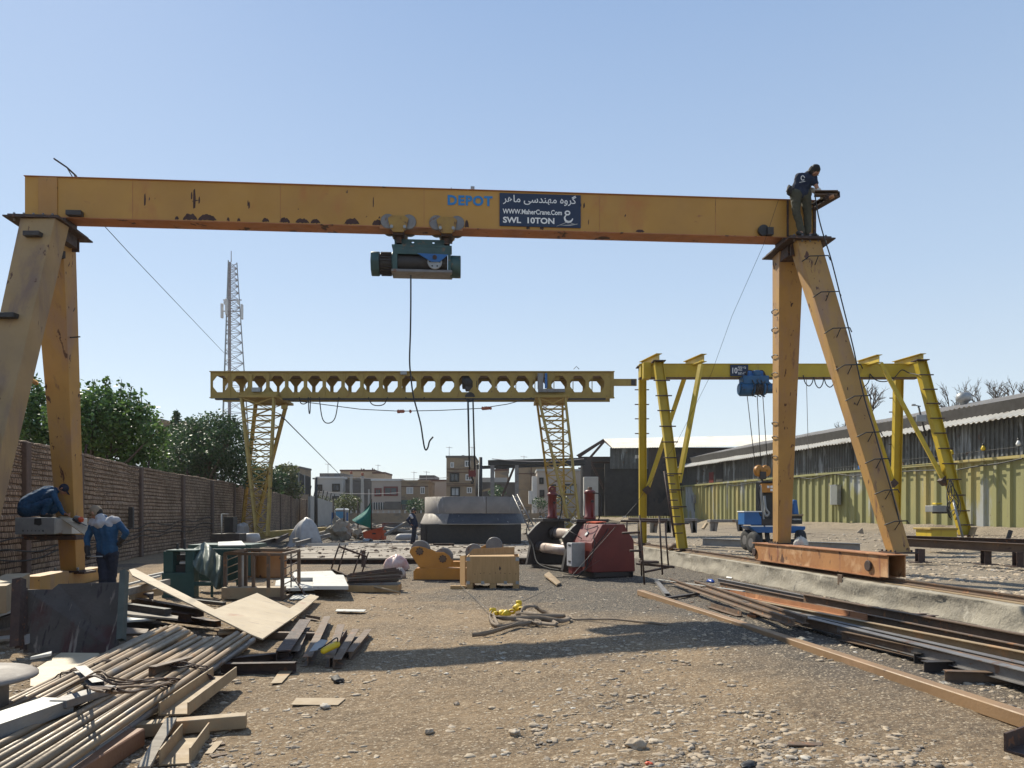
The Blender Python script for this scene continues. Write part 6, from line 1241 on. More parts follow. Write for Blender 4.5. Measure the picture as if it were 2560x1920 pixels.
# ================================================================== CENTRE LEFT: rack, plates, angle stack, cage, machines
t = thing('bar_rack', 'crooked rusty rack of four upright bars on a channel foot in the middle left', 'rack', G(840, 1442))
yr = t.location.y
for a, b in (((849,1358),(828,1423)),((864,1362),(842,1438)),((903,1374),(882,1438)),((921,1380),(904,1434))): MB().cyl(P(*b, yr), P(a[0],a[1],yr+.2), .022, n=7).build('upright', m_rust, t)
MB().ext(P(849,1367,yr+.15), P(918,1392,yr+.1), sB(.06,.05)).build('rail', m_rust, t); MB().ext(P(826,1424,yr), P(878,1445,yr-.1), sC(.12,.07)).build('foot', m_rustmid, t)
t = MB().bb(P(903,1421,yr+3.4), P(914,1376,yr+3.5)).build('stanchion', m_rust); tag(t, 'dark square stanchion against the edge of the steel floor behind the rack', 'stanchion')
def flat(name, lab, cat, pts, z, th, mt, grp=None): return tag(MB().slab([GA(x, y, z) for x, y in pts], -th).build(name, mt, bevel=.003), lab, cat, grp)
flat('thick_plate', 'thick light grey plate with a notched corner lying on the dirt before the rack', 'steel plate', [(782,1474),(871,1474),(859,1445),(840,1444),(830,1434),(735,1437),(728,1452),(782,1452)], .20, .07, m_plateg, 'pale plates in the middle left')
flat('thick_plate', 'pale plate tucked beneath the notched grey plate on its left', 'steel plate', [(686,1479),(786,1476),(784,1450),(716,1452),(690,1458)], .125, .06, m_plateg, 'pale plates in the middle left')
flat('thick_plate', 'white edged sheet lying between the rod cage and the notched plate', 'steel plate', [(722,1500),(788,1498),(788,1486),(740,1485)], .03, .02, m_plateg, 'pale plates in the middle left')
t = thing('angle_stack', 'stack of dark steel angles lying on a wooden pallet left of the rotator', 'angle stack', G(940, 1482)); ya = t.location.y
MB().bb(P(868,1481,ya), P(994,1464,ya)+V((0,.6,0))).build('pallet', m_wood, t, bevel=.01)
rr = random.Random(12)
for k in range(12):
    h = .16+.02*k; a = P(868+rr.uniform(-2,8), 0, ya+.05+.045*(k % 5)); b = P(1000+rr.uniform(-10,8), 0, ya+.15+.05*(k % 5)); a.z = t.location.z+h; b.z = a.z+.03+.008*k
    MB().ext(a, b, sL(.06,.05,.012)).build('angle', m_rust if k % 3 else m_steelg, t)
tag(MB().cyl(G(876,1453,.18), G(1000,1482,.05), .025, n=8).build('pale_bar', m_rustlt), 'pale round bar leaning on the pallet of dark angles', 'bar')
b = G(990, 1428); t = drape('plastic_bag', 'crumpled pink and white plastic sack on the ground beside the rotator', 'bag', 0, b+V((0,.2,0)), .62, .46, .5, mat('pink_white_plastic', (.50,.25,.22), (.62,.55,.52), 5, .45, spots=[((.40,.08,.07), 3, .6)]), [(.8,0),(1,.15),(1.05,.4),(.85,.7),(.5,.9),(.2,1)], 15)
b = G(1000, 1446); drape('plastic_bag', 'small grey white plastic sack just left of the rotator base', 'bag', 0, b+V((0,.1,0)), .30, .24, .3, m_tarp, [(.8,0),(1,.2),(.9,.6),(.4,.95),(.1,1)], 16)
# brown steel cage
cg = thing('steel_cage', 'open brown steel basket frame with a boarded floor', 'steel frame', G(640, 1500)); f0_, f1_ = G(563, 1498), G(706, 1501); bk = V((-.12,1.55,0)); hC = .86
f0_.z = f1_.z = .03; b0_, b1_ = f0_+bk*.95, f1_+bk
def cb_(a, b, w_=.055, nm='bar', mt=None): MB().ext(a, b, sB(w_, w_), up=(0,1,0) if abs((b-a).normalized().z) > .9 else None).build(nm, mt or m_rustmid, cg)
up_ = V((0,0,hC))
for p in (f0_, f1_, b0_, b1_): cb_(p, p+up_, .06, 'post')
for a, b in ((f0_,f1_),(b0_,b1_),(f0_,b0_),(f1_,b1_)): cb_(a+up_, b+up_); cb_(a+V((0,0,.02)), b+V((0,0,.02)))
for f in (.26,.50,.76): cb_(f0_.lerp(f1_,f), f0_.lerp(f1_,f)+up_, .055, 'post')
for k in range(5):
    z = V((0,0,hC*(.15+.17*k))); MB().cyl(f1_+z, f1_.lerp(b1_,.9)+z*1.1, .012, n=5).build('side_rod', m_rust, cg); MB().cyl(f0_+z, f0_.lerp(b0_,.8)+z*1.1, .012, n=5).build('side_rod', m_rustlt, cg)
MB().cyl(f1_.lerp(b1_,.5), f1_.lerp(b1_,.5)+up_, .014, n=5).build('side_rod', m_rust, cg)
MB().bb(f0_+V((.04,.03,.0)), f1_+V((-.04,.05,.22))).build('kick_board', m_rustlt, cg, bevel=.003)
t = MB().ext(b1_+V((-.1,-.3,.42)), G(763,1487,.1), sB(.03,.03)).build('leaning_bar', m_rust); tag(t, 'thin bar leaning out from the right corner of the brown cage', 'bar')
t = thing('orange_barrel', 'orange rusty steel drum standing behind the brown cage', 'drum', G(650,1450)+V((0,.9,0)))
c = t.location; m_or2 = mat('rusty_orange_drum', (.34,.15,.045), (.26,.11,.035), 2, .6, spots=[(RU2, 4, .62)]); MB().lathe([(.001,0),(.38,0),(.40,.02),(.38,.05),(.38,.62),(.40,.66),(.36,.7),(.001,.7)], c, 28).build('body', m_or2, t)
MB().bb(c+V((-.75,-.1,0)), c+V((-.42,.3,.72))).build('side_plate', m_or2, t, bevel=.01)
# green machine with tarpaulin
gm = thing('green_machine', 'dark green shear machine frame left of the brown cage', 'machine', G(440, 1500))
yg = 15.2
def gb(px0, py0, px1, py1, dy, th, nm, mt=None): a, b = P(px0,py0,yg+dy), P(px1,py1,yg+dy+th); b.z = CH-(py1-HY)/F*(yg+dy); b.x = P(px1,py1,yg+dy).x; return MB().bb(V((a.x, yg+dy, a.z)), V((b.x, yg+dy+th, b.z))).build(nm, mt or m_green, gm, bevel=.008)
gb(404,1496,482,1432,0,.3,'base_panel'); gb(408,1432,432,1378,.02,.35,'upright'); gb(463,1434,484,1378,.02,.35,'upright'); gb(414,1379,488,1375,.0,.5,'top_rail'); gb(432,1402,462,1388,.2,.3,'motor',m_dark); gb(436,1432,463,1412,.15,.4,'die_block',m_dark); gb(448,1410,463,1405,.05,.2,'bright_bar',m_plateg)
gb(440,1378,444,1358,.3,.06,'post',m_dark); gb(458,1376,462,1347,.3,.06,'post',m_dark)
gb(484,1465,528,1455,.02,.05,'rail'); gb(480,1494,485,1378,.0,.06,'leg'); gb(526,1496,531,1440,.1,.06,'leg'); gb(488,1452,600,1372,1.3,.1,'rear_panel'); gb(590,1470,596,1380,.9,.1,'leg'); gb(601,1470,606,1380,.9,.1,'leg', m_galv)
mb = MB(); vs = []; n, m_ = 26, 16; rr = random.Random(3)
for i in range(n+1):
    for j in range(m_+1):
        u, v_ = i/n, j/m_; px = 482+u*88; top = 1376-26*max(0, 1-abs(u-.35)*2.6)+8*u+10*u*u; bot = 1410+58*min(1, u*1.6)+6*math.sin(u*11); py = top+(bot-top)*v_
        vs.append(P(px, py, yg-.12+.9*(1-v_)**2*.7+.11*math.sin(u*22+v_*3)+.10*noise.noise(V((u*7, v_*3, 2)))))
mb.add(vs, [(i*(m_+1)+j, i*(m_+1)+j+1, (i+1)*(m_+1)+j+1, (i+1)*(m_+1)+j) for i in range(n) for j in range(m_)], True)
tag(mb.build('tarpaulin', m_tarpg), 'torn grey green tarpaulin hanging over the dark green machine', 'tarpaulin')
flat('table_sheet', 'light sheet of metal lying on top of the green machine at the back', 'sheet', [(545,1366),(614,1365),(604,1354),(545,1357)], 1.05, .02, m_plateg)
t = thing('work_table', 'long blue green workbench behind the machine covered with sheets', 'workbench', G(560,1440)); yt = 19.
MB().bb(P(470,1372,yt), P(628,1362,yt)+V((0,1.2,0))).build('top', m_green, t); 
for px in (475, 620): MB().bb(P(px,1440,yt), P(px+5,1372,yt)+V((0,.08,0))).build('leg', m_green, t)
# ================================================================== RIGHT BANK: machine on wheels, beams, benches
def bb2(px0, py0, px1, py1, Y, d, nm, mt, par, bev=.01): a, b = P(px0,py0,Y), P(px1,py1,Y); return MB().bb(a, b+V((0,d,0))).build(nm, mt, par, bevel=bev)
bm = thing('mobile_compressor', 'blue wheeled compressor set with an orange control panel behind the orange crane leg', 'compressor', P(1935, 1385, 21.6)); Yb = 21.6
bb2(1861,1312,1904,1279,Yb,.6,'tank_box',m_blue,bm); bb2(1860,1280,1905,1277.5,Yb-.03,.66,'box_rim',m_grill,bm,0)
bb2(1908,1312,1945,1204,Yb+.2,.7,'engine',m_black,bm,.03); p_ = bb2(1905,1231,1943,1208,Yb+.05,.16,'control_panel',m_orange,bm)
for i, (x, y) in enumerate(((1921,1217),(1929,1217),(1937,1217),(1929,1225),(1937,1225))): bb2(x-3,y+3,x+3,y-3,Yb+.035,.014,'gauge',m_grill,p_,.004)
bb2(1904,1207,1944,1202,Yb,.5,'hood',m_black,bm); bb2(1896,1315,1948,1297,Yb+.05,.7,'battery_box',m_dark,bm)
MB().tube([P(1901,1212,Yb), P(1905,1260,Yb), P(1909,1298,Yb)], .03, 7).build('silver_pipe', m_galv, bm); MB().tube(spl([P(1911,1240,Yb+.1), P(1914,1270,Yb), P(1922,1283,Yb), P(1914,1290,Yb), P(1912,1262,Yb+.1)],4), .035, 6).build('exhaust', m_galv, bm)
MB().tube(spl([P(1900,1215,Yb), P(1896,1235,Yb), P(1899,1255,Yb), P(1895,1270,Yb), P(1902,1290,Yb)],4), .02, 5).build('hose', m_rubber, bm)
MB().slab([P(1984,1286,Yb), P(1998,1286,Yb), P(1993,1250,Yb), P(1984,1249,Yb)], V((0,.5,0))).build('seat_back', m_blue, bm, bevel=.02); bb2(1978,1310,2006,1289,Yb+.02,.6,'generator',m_black,bm); bb2(1976,1290,2009,1285.5,Yb-.03,.7,'generator_lid',m_rustlt,bm)
MB().slab([P(1874,1316,Yb), P(2014,1316,Yb), P(2013,1324,Yb), P(1992,1333,Yb), P(1893,1332,Yb)], V((0,.9,0))).build('chassis', m_blue, bm, bevel=.01)
for a in (1877, 1914): bb2(a,1317,a+32,1314,Yb-.02,.05,'white_strip',m_grill,bm,0)
text('WELDING', .055, m_grill, bm, P(1981,1300,Yb+.008), (1,0,0), (0,0,1), off=.005)
def wheel(px, py, r, w_, Y, rz): 
    c = P(px, py, Y); mb = MB().lathe([(.05,-w_/2),(r*.55,-w_/2),(r*.9,-w_/2),(r,-w_*.25),(r,w_*.25),(r*.9,w_/2),(r*.55,w_/2),(.05,w_/2)], (0,0,0), 26, 'X'); rot = Matrix.Rotation(rz, 3, 'Z'); mb.v = [rot @ p+c for p in mb.v]; o = mb.build('wheel', m_rubber, bm); MB().cyl(c-rot @ V((w_*.52,0,0)), c+rot @ V((w_*.52,0,0)), r*.45, n=14).build('rim', m_steelg, o)
wheel(1868,1350,.30,.17,Yb+.4,.15); wheel(1884,1357,.30,.17,Yb-.5,.2); wheel(2001,1351,.30,.2,Yb-.2,-.1)
MB().cyl(P(1868,1352,Yb+.3), P(2001,1352,Yb+.3), .05, n=8).build('axle', m_black, bm)
for px in (1899, 1917): MB().ext(P(px,1330,Yb+.2), P(px+4,1365,Yb+.1), sB(.12,.06)).build('bracket', m_black, bm)
b = GA(1980, 1366, 1.0); c = rrb+V((.25,-.65,.0)); drape('white_rag', 'white rag dropped on the end beam beside the orange leg', 'rag', 0, V((6.55,17.25,.95)), .30, .17, .26, m_glove, [(1,0),(1,.3),(.8,.7),(.4,.95),(.1,1)], 21)
# long I beams on short stands at the right
for k, (y0, y1, Yn, mt, lab) in enumerate(((1352,1368,17.2,m_rustmid,'front one of two long rusty I beams resting on short stands at the right'), (1345,1353,18.4,m_rust,'rear one of two long rusty I beams resting on short stands at the right'))):
    a = P(2226, y0+2, Yn+2.3); b = P(2700, y1+10, Yn-1.4); tag(MB().ext(a, b, sI(.16,.20)).build('long_i_beam', mt), lab, 'I beam', 'long I beams on stands')
for k, px in enumerate((2300, 2465, 2545)):
    Y = 18.2-.9*k*.8; q = P(px, 1380, Y); t = thing('beam_stand', ['leftmost short steel stand under the long I beams','middle short steel stand under the long I beams','rightmost short steel stand under the long I beams'][k], 'stand', V((q.x, q.y, .45)), group='stands under the long I beams')
    MB().ext(V((q.x,q.y,.5)), V((q.x,q.y,CH-(1372+k*4-HY)/F*Y)), sI(.16,.16), up=(0,1,0)).build('post', m_rust, t); MB().box((q.x,q.y,.5), (.42,.3,.02)).build('foot', m_rust, t)
t = thing('yellow_box', 'yellow steel box with a rim beside the foot of the leaning yellow leg', 'steel box', P(2360, 1350, 23.)); bb2(2329,1352,2393,1324,23,.9,'body',m_yel,t); bb2(2326,1325,2396,1320,22.95,1.0,'rim',m_yel_o,t)
t = thing('junction_box', 'grey electrical junction box with trailing wires on the leaning yellow leg', 'electric box', P(2354, 1281, 24.)); bb2(2332,1280,2371,1264,24,.45,'box',m_galv,t); bb2(2347,1284,2378,1280,24,.4,'bracket',m_dark,t); bb2(2339,1261,2356,1257,24.1,.2,'yellow_tool',m_yelp,t)
rr = random.Random(31)
for k in range(9): a = P(rr.uniform(2374,2384), rr.uniform(1195,1215), 23.9); b = P(rr.uniform(2370,2392), rr.uniform(1275,1300), 23.8); MB().tube(spl([a, a.lerp(b,.35)+V((rr.uniform(-.15,.15),0,0)), a.lerp(b,.7)+V((rr.uniform(-.2,.2),-.1,0)), b], 4), .014, 4).build('wire', m_black, t)
MB().cyl(P(2383,1250,23.8), P(2407,1345,23.6), .035, n=8).build('conduit', m_galv, t)
for (px0, px1, y0, y1, Y, nm, lab) in ((1776,1860,1299,1326,30,'bench','low grey steel bench before the yellow cladding left of the compressor'), (1690,1744,1296,1330,28,'bench','grey steel trestle table just right of the leaning yellow leg'), (1626,1680,1296,1330,29,'bench','grey steel trestle between the two left yellow legs')):
    t = thing(nm, lab, 'bench', P((px0+px1)/2, y1, Y), group='grey benches before the shed'); a, b = P(px0,y0+7,Y), P(px1,y0,Y); MB().bb(a, b+V((0,.5,0))).build('top', m_steelg, t, bevel=.01)
    for x, dx in ((px0+4,0),(px1-8,0),(px0+14,-8),(px1-14,8)): MB().ext(P(x,y0+6,Y+.2), P(x+dx*.5,y1+2,Y+.2), sB(.16,.14), up=(0,1,0)).build('leg', m_steelg, t)
a, b = V((P(1757,0,27.5).x, 27.5, .62)), V((P(2150,0,23.).x, 23., .62)); tag(MB().ext(a, b, sI(.20,.26)).build('galvanised_i_beam', m_galv), 'long grey I beam lying on the gravel behind the blue compressor', 'I beam')
a, b = V((P(1850,0,24.5).x, 24.5, .6)), V((P(1980,0,21.5).x, 21.5, .6)); 
t = thing('dark_tin', 'small dark square tin on the gravel before the compressor wheels', 'tin', G(1840,1378)); y = 22.; bb2(1827,1376,1853,1366,21.5,.3,'body',m_dark,t); t.location = (0,0,0); 
for c in kids(t): pass
tag(MB().rock(V((P(1682,0,25).x, 25, .55)), .22, sq=(1,.8,.7), sub=1).build('rusty_cone', m_rustmid), 'rusty cone shaped lump on the gravel by the leaning yellow leg', 'scrap lump')
tag(MB().slab([P(1757,1322,28), P(1767,1307,28), P(1771,1309,28), P(1761,1324,28)], V((0,.3,0))).build('leaning_board', m_rustlt), 'small tan board leaning before the shed wall', 'board')
tag(MB().slab([P(2142,1332,26), P(2156,1319,26), P(2160,1335,26)], V((0,.04,0))).build('plate_offcut', m_plank), 'pointed grey plate standing in the gravel before the shed', 'plate')
tag(MB().slab([P(2428,1350,24), P(2442,1318,24), P(2444,1318,24.1), P(2432,1350,24)], V((0,.3,0))).build('leaning_board', m_rustlt), 'tan board propped behind the foot of the leaning yellow leg', 'board')
tag(MB().ext(P(2519,1350,22), P(2527,1326,22), sB(.06,.1)).build('iron_bar', m_black), 'short black iron bar sticking up before the shed at the right', 'bar')
# ================================================================== STEEL LYING ON THE GROUND, right hand pile
def bar(name, lab, cat, a, b, poly, mt, grp=None, roll=0, bev=.0, hol=None):
    pa = G(a[0], a[1], a[2]); pb = G(b[0], b[1], b[2])
    o = MB().ext(pa, pb, poly, roll).build(name, mt, bevel=bev) if not hol else MB().pipe(pa, pb, hol[0], hol[1], 12).build(name, mt)
    return tag(o, lab, cat, grp)
GR = 'long steel sections piled on the right'
bar('box_tube', 'long brown square steel tube lying alone along the edge of the right pile', 'steel tube', (1600,1481,.06), (2700,1845,.07), sB(.115,.105), mat('brown_primer_tube', (.27,.165,.085), (.21,.13,.07), 1, .55, spots=[((.36,.22,.13), .8, .55, (1,1,1), .15), ((.12,.07,.05), 4, .68)]), bev=.008)
R_ = [
 ('rail', 'upper of two dark rails with rusty cut ends at the left of the pile', 'rail', (1738,1462,.10), (2014,1560,.16), sRail(.09), m_rustmid),
 ('rail', 'lower of two dark rails with rusty cut ends at the left of the pile', 'rail', (1677,1456,.08), (1985,1566,.14), sRail(.09), m_rustmid),
 ('i_beam', 'grey I beam nearest the concrete wall in the right pile', 'I beam', (1795,1451,.05), (2230,1540,.10), sI(.08,.10), m_steelg),
 ('i_beam', 'dark I beam second from the concrete wall in the right pile', 'I beam', (1800,1460,.05), (2215,1545,.12), sI(.07,.09), m_rustmid),
 ('angle', 'orange brown rusty angle running through the middle of the right pile', 'angle', (1757,1468,.12), (2160,1543,.20), sL(.09,.08,.012), m_rustor),
 ('flat_bar', 'thin cream flat bar at the upper left of the right pile', 'flat bar', (1626,1446,.10), (1860,1478,.18), sB(.05,.012), m_plateg),
 ('channel', 'long dark channel crossing the right pile towards the picture edge', 'channel', (1885,1508,.14), (2700,1672,.22), sC(.07,.10), m_rustlt),
 ('channel', 'broad brown channel on top of the right pile', 'channel', (2005,1496,.18), (2740,1640,.24), sC(.07,.15), m_rustmid),
 ('channel', 'brown channel just below the broad one on top of the right pile', 'channel', (2040,1520,.14), (2740,1668,.20), sC(.06,.12), m_rustmid),
 ('i_beam', 'grey topped I beam fanning out across the middle of the right pile', 'I beam', (1860,1510,.10), (2700,1706,.16), sI(.09,.11), m_steelg),
 ('i_beam', 'dark I beam fanning out below the grey topped one in the right pile', 'I beam', (1880,1522,.10), (2700,1716,.15), sI(.09,.10), m_rustmid),
 ('i_beam', 'pale edged I beam in the right pile running from the cut rail ends', 'I beam', (2010,1552,.10), (2700,1728,.15), sI(.10,.12), m_steelg),
 ('i_beam', 'lowest dark I beam with a pale edge at the front of the right pile', 'I beam', (2105,1588,.08), (2720,1722,.16), sI(.10,.11), m_rustmid),
 ('angle', 'short rusty angle between the cut rails and the brown tube', 'angle', (1772,1512,.05), (1848,1535,.05), sL(.08,.07,.01), m_rustmid),
 ('channel', 'short open channel at the top left corner of the right pile', 'channel', (1640,1452,.05), (1668,1487,.05), sC(.10,.05), m_steelg),
 ('flat_bar', 'dark flat bar lying crosswise at the left of the right pile', 'flat bar', (1665,1496,.04), (1745,1484,.04), sB(.09,.04), m_dark),
 ('packing_beam', 'uppermost short packing beam under the front of the right pile', 'packing beam', (2285,1646,.05), (2560,1640,.05), sI(.09,.11), m_dark),
 ('packing_beam', 'middle short packing beam under the front of the right pile', 'packing beam', (2310,1668,.05), (2600,1660,.05), sI(.09,.11), m_dark),
 ('packing_beam', 'lowest short packing beam with a brown face under the right pile', 'packing beam', (2362,1690,.05), (2700,1700,.05), sI(.08,.10), m_rustmid),
 ('packing_beam', 'dark crossbeam sticking out behind the right pile before the concrete wall', 'packing beam', (2230,1555,.06), (2338,1548,.06), sI(.1,.12), m_rust),
 ('packing_beam', 'dark beam end just above the crossbeam behind the right pile', 'packing beam', (2220,1546,.06), (2316,1542,.06), sI(.09,.10), m_rust),
 ('angle', 'bent dark angle end at the bottom right edge of the picture', 'angle', (2535,1862,.06), (2700,1800,.06), sL(.12,.12,.014), m_rust),
]
for n_, lab, cat, a, b, po, mt in R_: bar(n_, lab, cat, a, b, po, mt, GR)
flat('sheet_offcut', 'grey flat sheet lying behind the right pile near the picture edge', 'sheet', [(2424,1595),(2640,1640),(2700,1650),(2700,1618),(2432,1577)], .1, .008, m_galv)
flat('small_block', 'small orange topped block between the rails and the brown tube', 'block', [(1868,1548),(1890,1552),(1899,1543),(1880,1538)], .14, .07, m_rustor)
lump('blue_glove', 'crumpled bright blue plastic wrapper behind the right pile', 'wrapper', 1776, 1456, .10, (1.4,.6,.45), mat('bright_blue_plastic', (.01,.09,.42), (.01,.07,.35), 5, .4))
flat('rust_flake', 'short thin brown bar lying in the pebbles at the lower right', 'bar', [(1968,1866),(2056,1868),(2058,1860),(1970,1858)], .12+.05, .012, m_rustmid)
lump('black_glove', 'dark scrap of rubber on the pebbles at the bottom edge', 'scrap', 1872, 1916, .035, (2.2,1,.5), m_black)
t = lump('plastic_scrap', 'tiny red plastic scrap at the bottom edge of the picture', 'scrap', 1622, 1912, .02, (1.2,1,.6), m_signal)
for k, (px, py) in enumerate(((1815,1440),(1880,1436),(2155,1500),(2070,1492))): flat('paper_scrap', ['white paper scrap by the left part of the concrete wall foot','torn white scrap on the black soil before the concrete wall','pale scrap on the black soil behind the channel pile','white scrap of paper left of the pile of channels'][k], 'scrap', [(px,py+4),(px+14,py+6),(px+16,py),(px+4,py-3)], .02, .004, m_grill, 'white scraps on the black soil')
# ================================================================== SLINGS with yellow sleeves
SG = G(1290, 1565); rr = random.Random(2)
def sling(lab, pts, w_=.055, zs=.05, seed=0):
    q = [G(x, y, z) for x, y, z in pts]; sp2 = spl(q, 6); n = len(sp2)
    side = [(V((0,0,1))*(.6+.4*math.sin(i*.25+seed))+V((math.cos(seed), .5, 0))*.45) for i in range(n)]
    return tag(MB().ribbon(sp2, w_, .012, side).build('webbing_sling', m_strap), lab, 'sling', 'heap of lifting slings')
sling('sling trailing far to the left from the heap', [(1180,1587,.04),(1215,1583,.05),(1255,1572,.06),(1290,1562,.05),(1330,1556,.06),(1370,1548,.05)], .06, seed=1)
sling('sling looped high over the back of the heap', [(1300,1540,.10),(1312,1518,.16),(1335,1515,.15),(1355,1528,.08),(1385,1538,.06),(1420,1543,.06),(1400,1553,.04),(1340,1548,.08),(1290,1538,.1)], .07, seed=2)
sling('sling folded in the middle of the heap beneath the yellow sleeves', [(1225,1535,.1),(1250,1545,.09),(1300,1545,.1),(1350,1545,.1),(1400,1552,.06),(1422,1545,.06),(1410,1538,.08),(1350,1540,.12),(1290,1535,.12)], .07, seed=3)
sling('sling with a pale loop at the front of the heap', [(1240,1545,.06),(1230,1558,.05),(1250,1566,.04),(1300,1556,.05),(1318,1552,.07),(1345,1560,.05),(1352,1555,.06),(1320,1549,.07),(1305,1553,.06)], .05, seed=4)
sling('sling hanging down the left end of the heap', [(1226,1530,.12),(1224,1545,.08),(1232,1560,.04),(1245,1566,.03),(1238,1552,.06),(1232,1535,.12)], .06, seed=5)
sling('sling crossing the right part of the heap', [(1300,1530,.12),(1340,1536,.11),(1385,1556,.05),(1388,1561,.04),(1340,1556,.06),(1280,1548,.08)], .06, seed=6)
sling('long thin tail of sling running off to the right', [(1415,1540,.06),(1440,1548,.04),(1480,1548,.03),(1520,1547,.03),(1560,1550,.02),(1620,1556,.02),(1668,1562,.02)], .03, seed=7)
for k, (px, py, z, r) in enumerate(((1232,1528,.12,.055),(1240,1534,.10,.05),(1256,1532,.12,.055),(1266,1536,.12,.06),(1280,1529,.14,.06),(1293,1518,.18,.06),(1297,1508,.22,.05),(1305,1522,.15,.055))):
    q = G(px, py, z*.6); t = MB().lathe([(r*.55,-r),(r*.9,-r*.8),(r,0),(r*.85,r*.9),(r*.5,r)], (0,0,0), 9); rot = Matrix.Rotation(k*1.1, 3, 'X') @ Matrix.Rotation(k*.8, 3, 'Y'); t.v = [rot @ V((p.x*1.1, p.y*.7, p.z)) +q for p in t.v]
    tag(t.build('sling_sleeve', m_yelp), 'crumpled yellow sleeve on the heap of slings, number %d from the left' % (k+1) if False else ['yellow sleeve at the far left end of the sling heap','yellow sleeve just right of the leftmost one on the slings','yellow sleeve left of the gap in the sling heap','yellow sleeve at the low middle of the sling heap','yellow sleeve at the foot of the upright bunch on the slings','yellow sleeve in the middle of the upright bunch on the slings','topmost yellow sleeve standing up on the slings','yellow sleeve at the right end of the bunch on the slings'][k], 'sleeve', 'yellow sleeves on the slings')
wire([G(1150,1462,.1), G(1180,1490,.02), G(1222,1525,.12)], .006, 'thin cord running from the crate to the sling heap', 'cord'); wire([G(1308,1503,.15), G(1420,1450,.1), G(1500,1400,.5)], .005, 'thin cord running from the sling heap to the plate rolls', 'cord')
# ================================================================== LEFT PILE: pipes
ZX = lambda x, y: (x*.28933, 1440+y*.28933)
rr = random.Random(17)
UP = [(1345,470),(1410,452),(1478,436),(1540,442),(1575,455),(1600,470),(1640,492),(1678,518),(1740,540),(1790,545),(1830,538),(1862,535),(1905,548),(1926,560),(2040,500),(2082,482),(2130,512),(2190,552)]
LO = [1128,1165,1200,1245,1290,1330,1375,1420,1470,1525,1580,1640,1700,1760,1830,1900,1980,2075]
plabs = 'rusty steel pipe in the heap of long pipes at the lower left'
pg = 'long pipes heaped at the lower left'
def interp(L_, t): i = min(int(t), len(L_)-2); f = t-i; a, b = L_[i], L_[i+1]; return (a[0]+(b[0]-a[0])*f, a[1]+(b[1]-a[1])*f) if isinstance(a, tuple) else a+(b-a)*f
NP = 25; UP = [interp(UP, 17*i/(NP-1)) for i in range(NP)]; LO = [interp(LO, 17*i/(NP-1)) for i in range(NP)]
for i, (u, lo) in enumerate(zip(UP, LO)):
    z = .14+.035*(i % 3)+.04*(1 if 2 < i < 8 else 0)
    a = G(*ZX(*u), z); b = G(*ZX(0, lo), z-.02); d = (b-a).normalized(); e = a+d*6.1
    r = .0275 if i % 4 else .032
    o = MB().pipe(a, e, r, .006, 14).build('long_pipe', m_pipe)
    if i == NP-1: tag(o, 'grey pipe at the right hand edge of the pipe heap', 'pipe', pg); o.data.materials[0] = m_steelg
    elif i == 0: tag(o, 'pipe at the far left edge of the pipe heap', 'pipe', pg)
    else: tag(o, plabs, 'pipe', pg)
for i in range(17):
    f = i/16; a = G(*ZX(UP[0][0]*(1-f)+UP[-1][0]*f-60+rr.uniform(-30,30), 520+60*f+rr.uniform(-20,30)), .05); b = G(*ZX(0, 1150+900*f), .05); d = (b-a).normalized()
    tag(MB().pipe(a, a+d*6.1, .032, .006, 12).build('long_pipe', m_pipe), plabs, 'pipe', pg)
# wire ties
def coil(lab, c, ax, r, n, seed, sp3=.12):
    rr = random.Random(seed); t = thing('tie_wire', lab, 'wire', c, group='wire ties on the pipe heap'); c = V(c); ax = V(ax).normalized(); u = ax.cross(V((0,0,1))).normalized(); v_ = V((0,0,1))
    for k in range(n):
        pts = []; o = rr.uniform(-sp3, sp3); ph = rr.uniform(0, 6.28)
        for i in range(15): a = ph+i*.42; rr_ = r*(1+.2*rr.uniform(-1,1)); pts.append(c+ax*(o+rr.uniform(-.02,.02))+u*math.cos(a)*rr_+v_*(math.sin(a)*rr_*.55))
        MB().tube(spl(pts, 4), .006, 4).build('strand', m_rust, t)
    return t
pd = (G(*ZX(0,1500),.15)-G(*ZX(1700,500),.15)).normalized()
coil('bunch of tie wire round the middle of the right hand pipes', G(*ZX(1560,900), .13), pd, .26, 5, 1, .05); coil('bunch of tie wire round the right hand pipes nearer the camera', G(*ZX(1370,1040), .12), pd, .17, 4, 2, .04); coil('bunch of tie wire round the left hand pipes', G(*ZX(960,820), .14), pd, .18, 6, 3, .05); coil('thin tie wire round the leftmost pipes', G(*ZX(640,900), .14), pd, .16, 3, 4, .05)
def hump(lab, P0, hts, seed, n=4):
    t = thing('wire_loop', lab, 'wire', G(*P0[0], .1), group='rope loops over the pipe heap')
    rr = random.Random(seed)
    for k in range(n): MB().tube(spl([G(x, y, h)+V((rr.uniform(-.03,.03), rr.uniform(-.04,.04), rr.uniform(-.02,.02))) for (x, y), h in zip(P0, hts)], 6), .007, 4).build('strand', m_rust if k % 2 else m_rustmid, t)
hump('rusty wire rope arching high over the pipes from the upright plate', [ZX(590,640+330), ZX(800,700+150), ZX(1000,900), ZX(1220,900), ZX(1400,880), ZX(1560,900)], [.25,.62,.62,.45,.32,.2], 5); hump('lower rusty wire rope arch beside the upright plate', [ZX(740,960), ZX(900,980), ZX(1100,1000), ZX(1350,960), ZX(1480,900)], [.12,.95,.85,.5,.2], 6, 3)
hump('frayed wire rope end hanging over the middle pipes', [ZX(1080,700), ZX(1130,740), ZX(1170,830)], [.25,.22,.14], 7, 5)
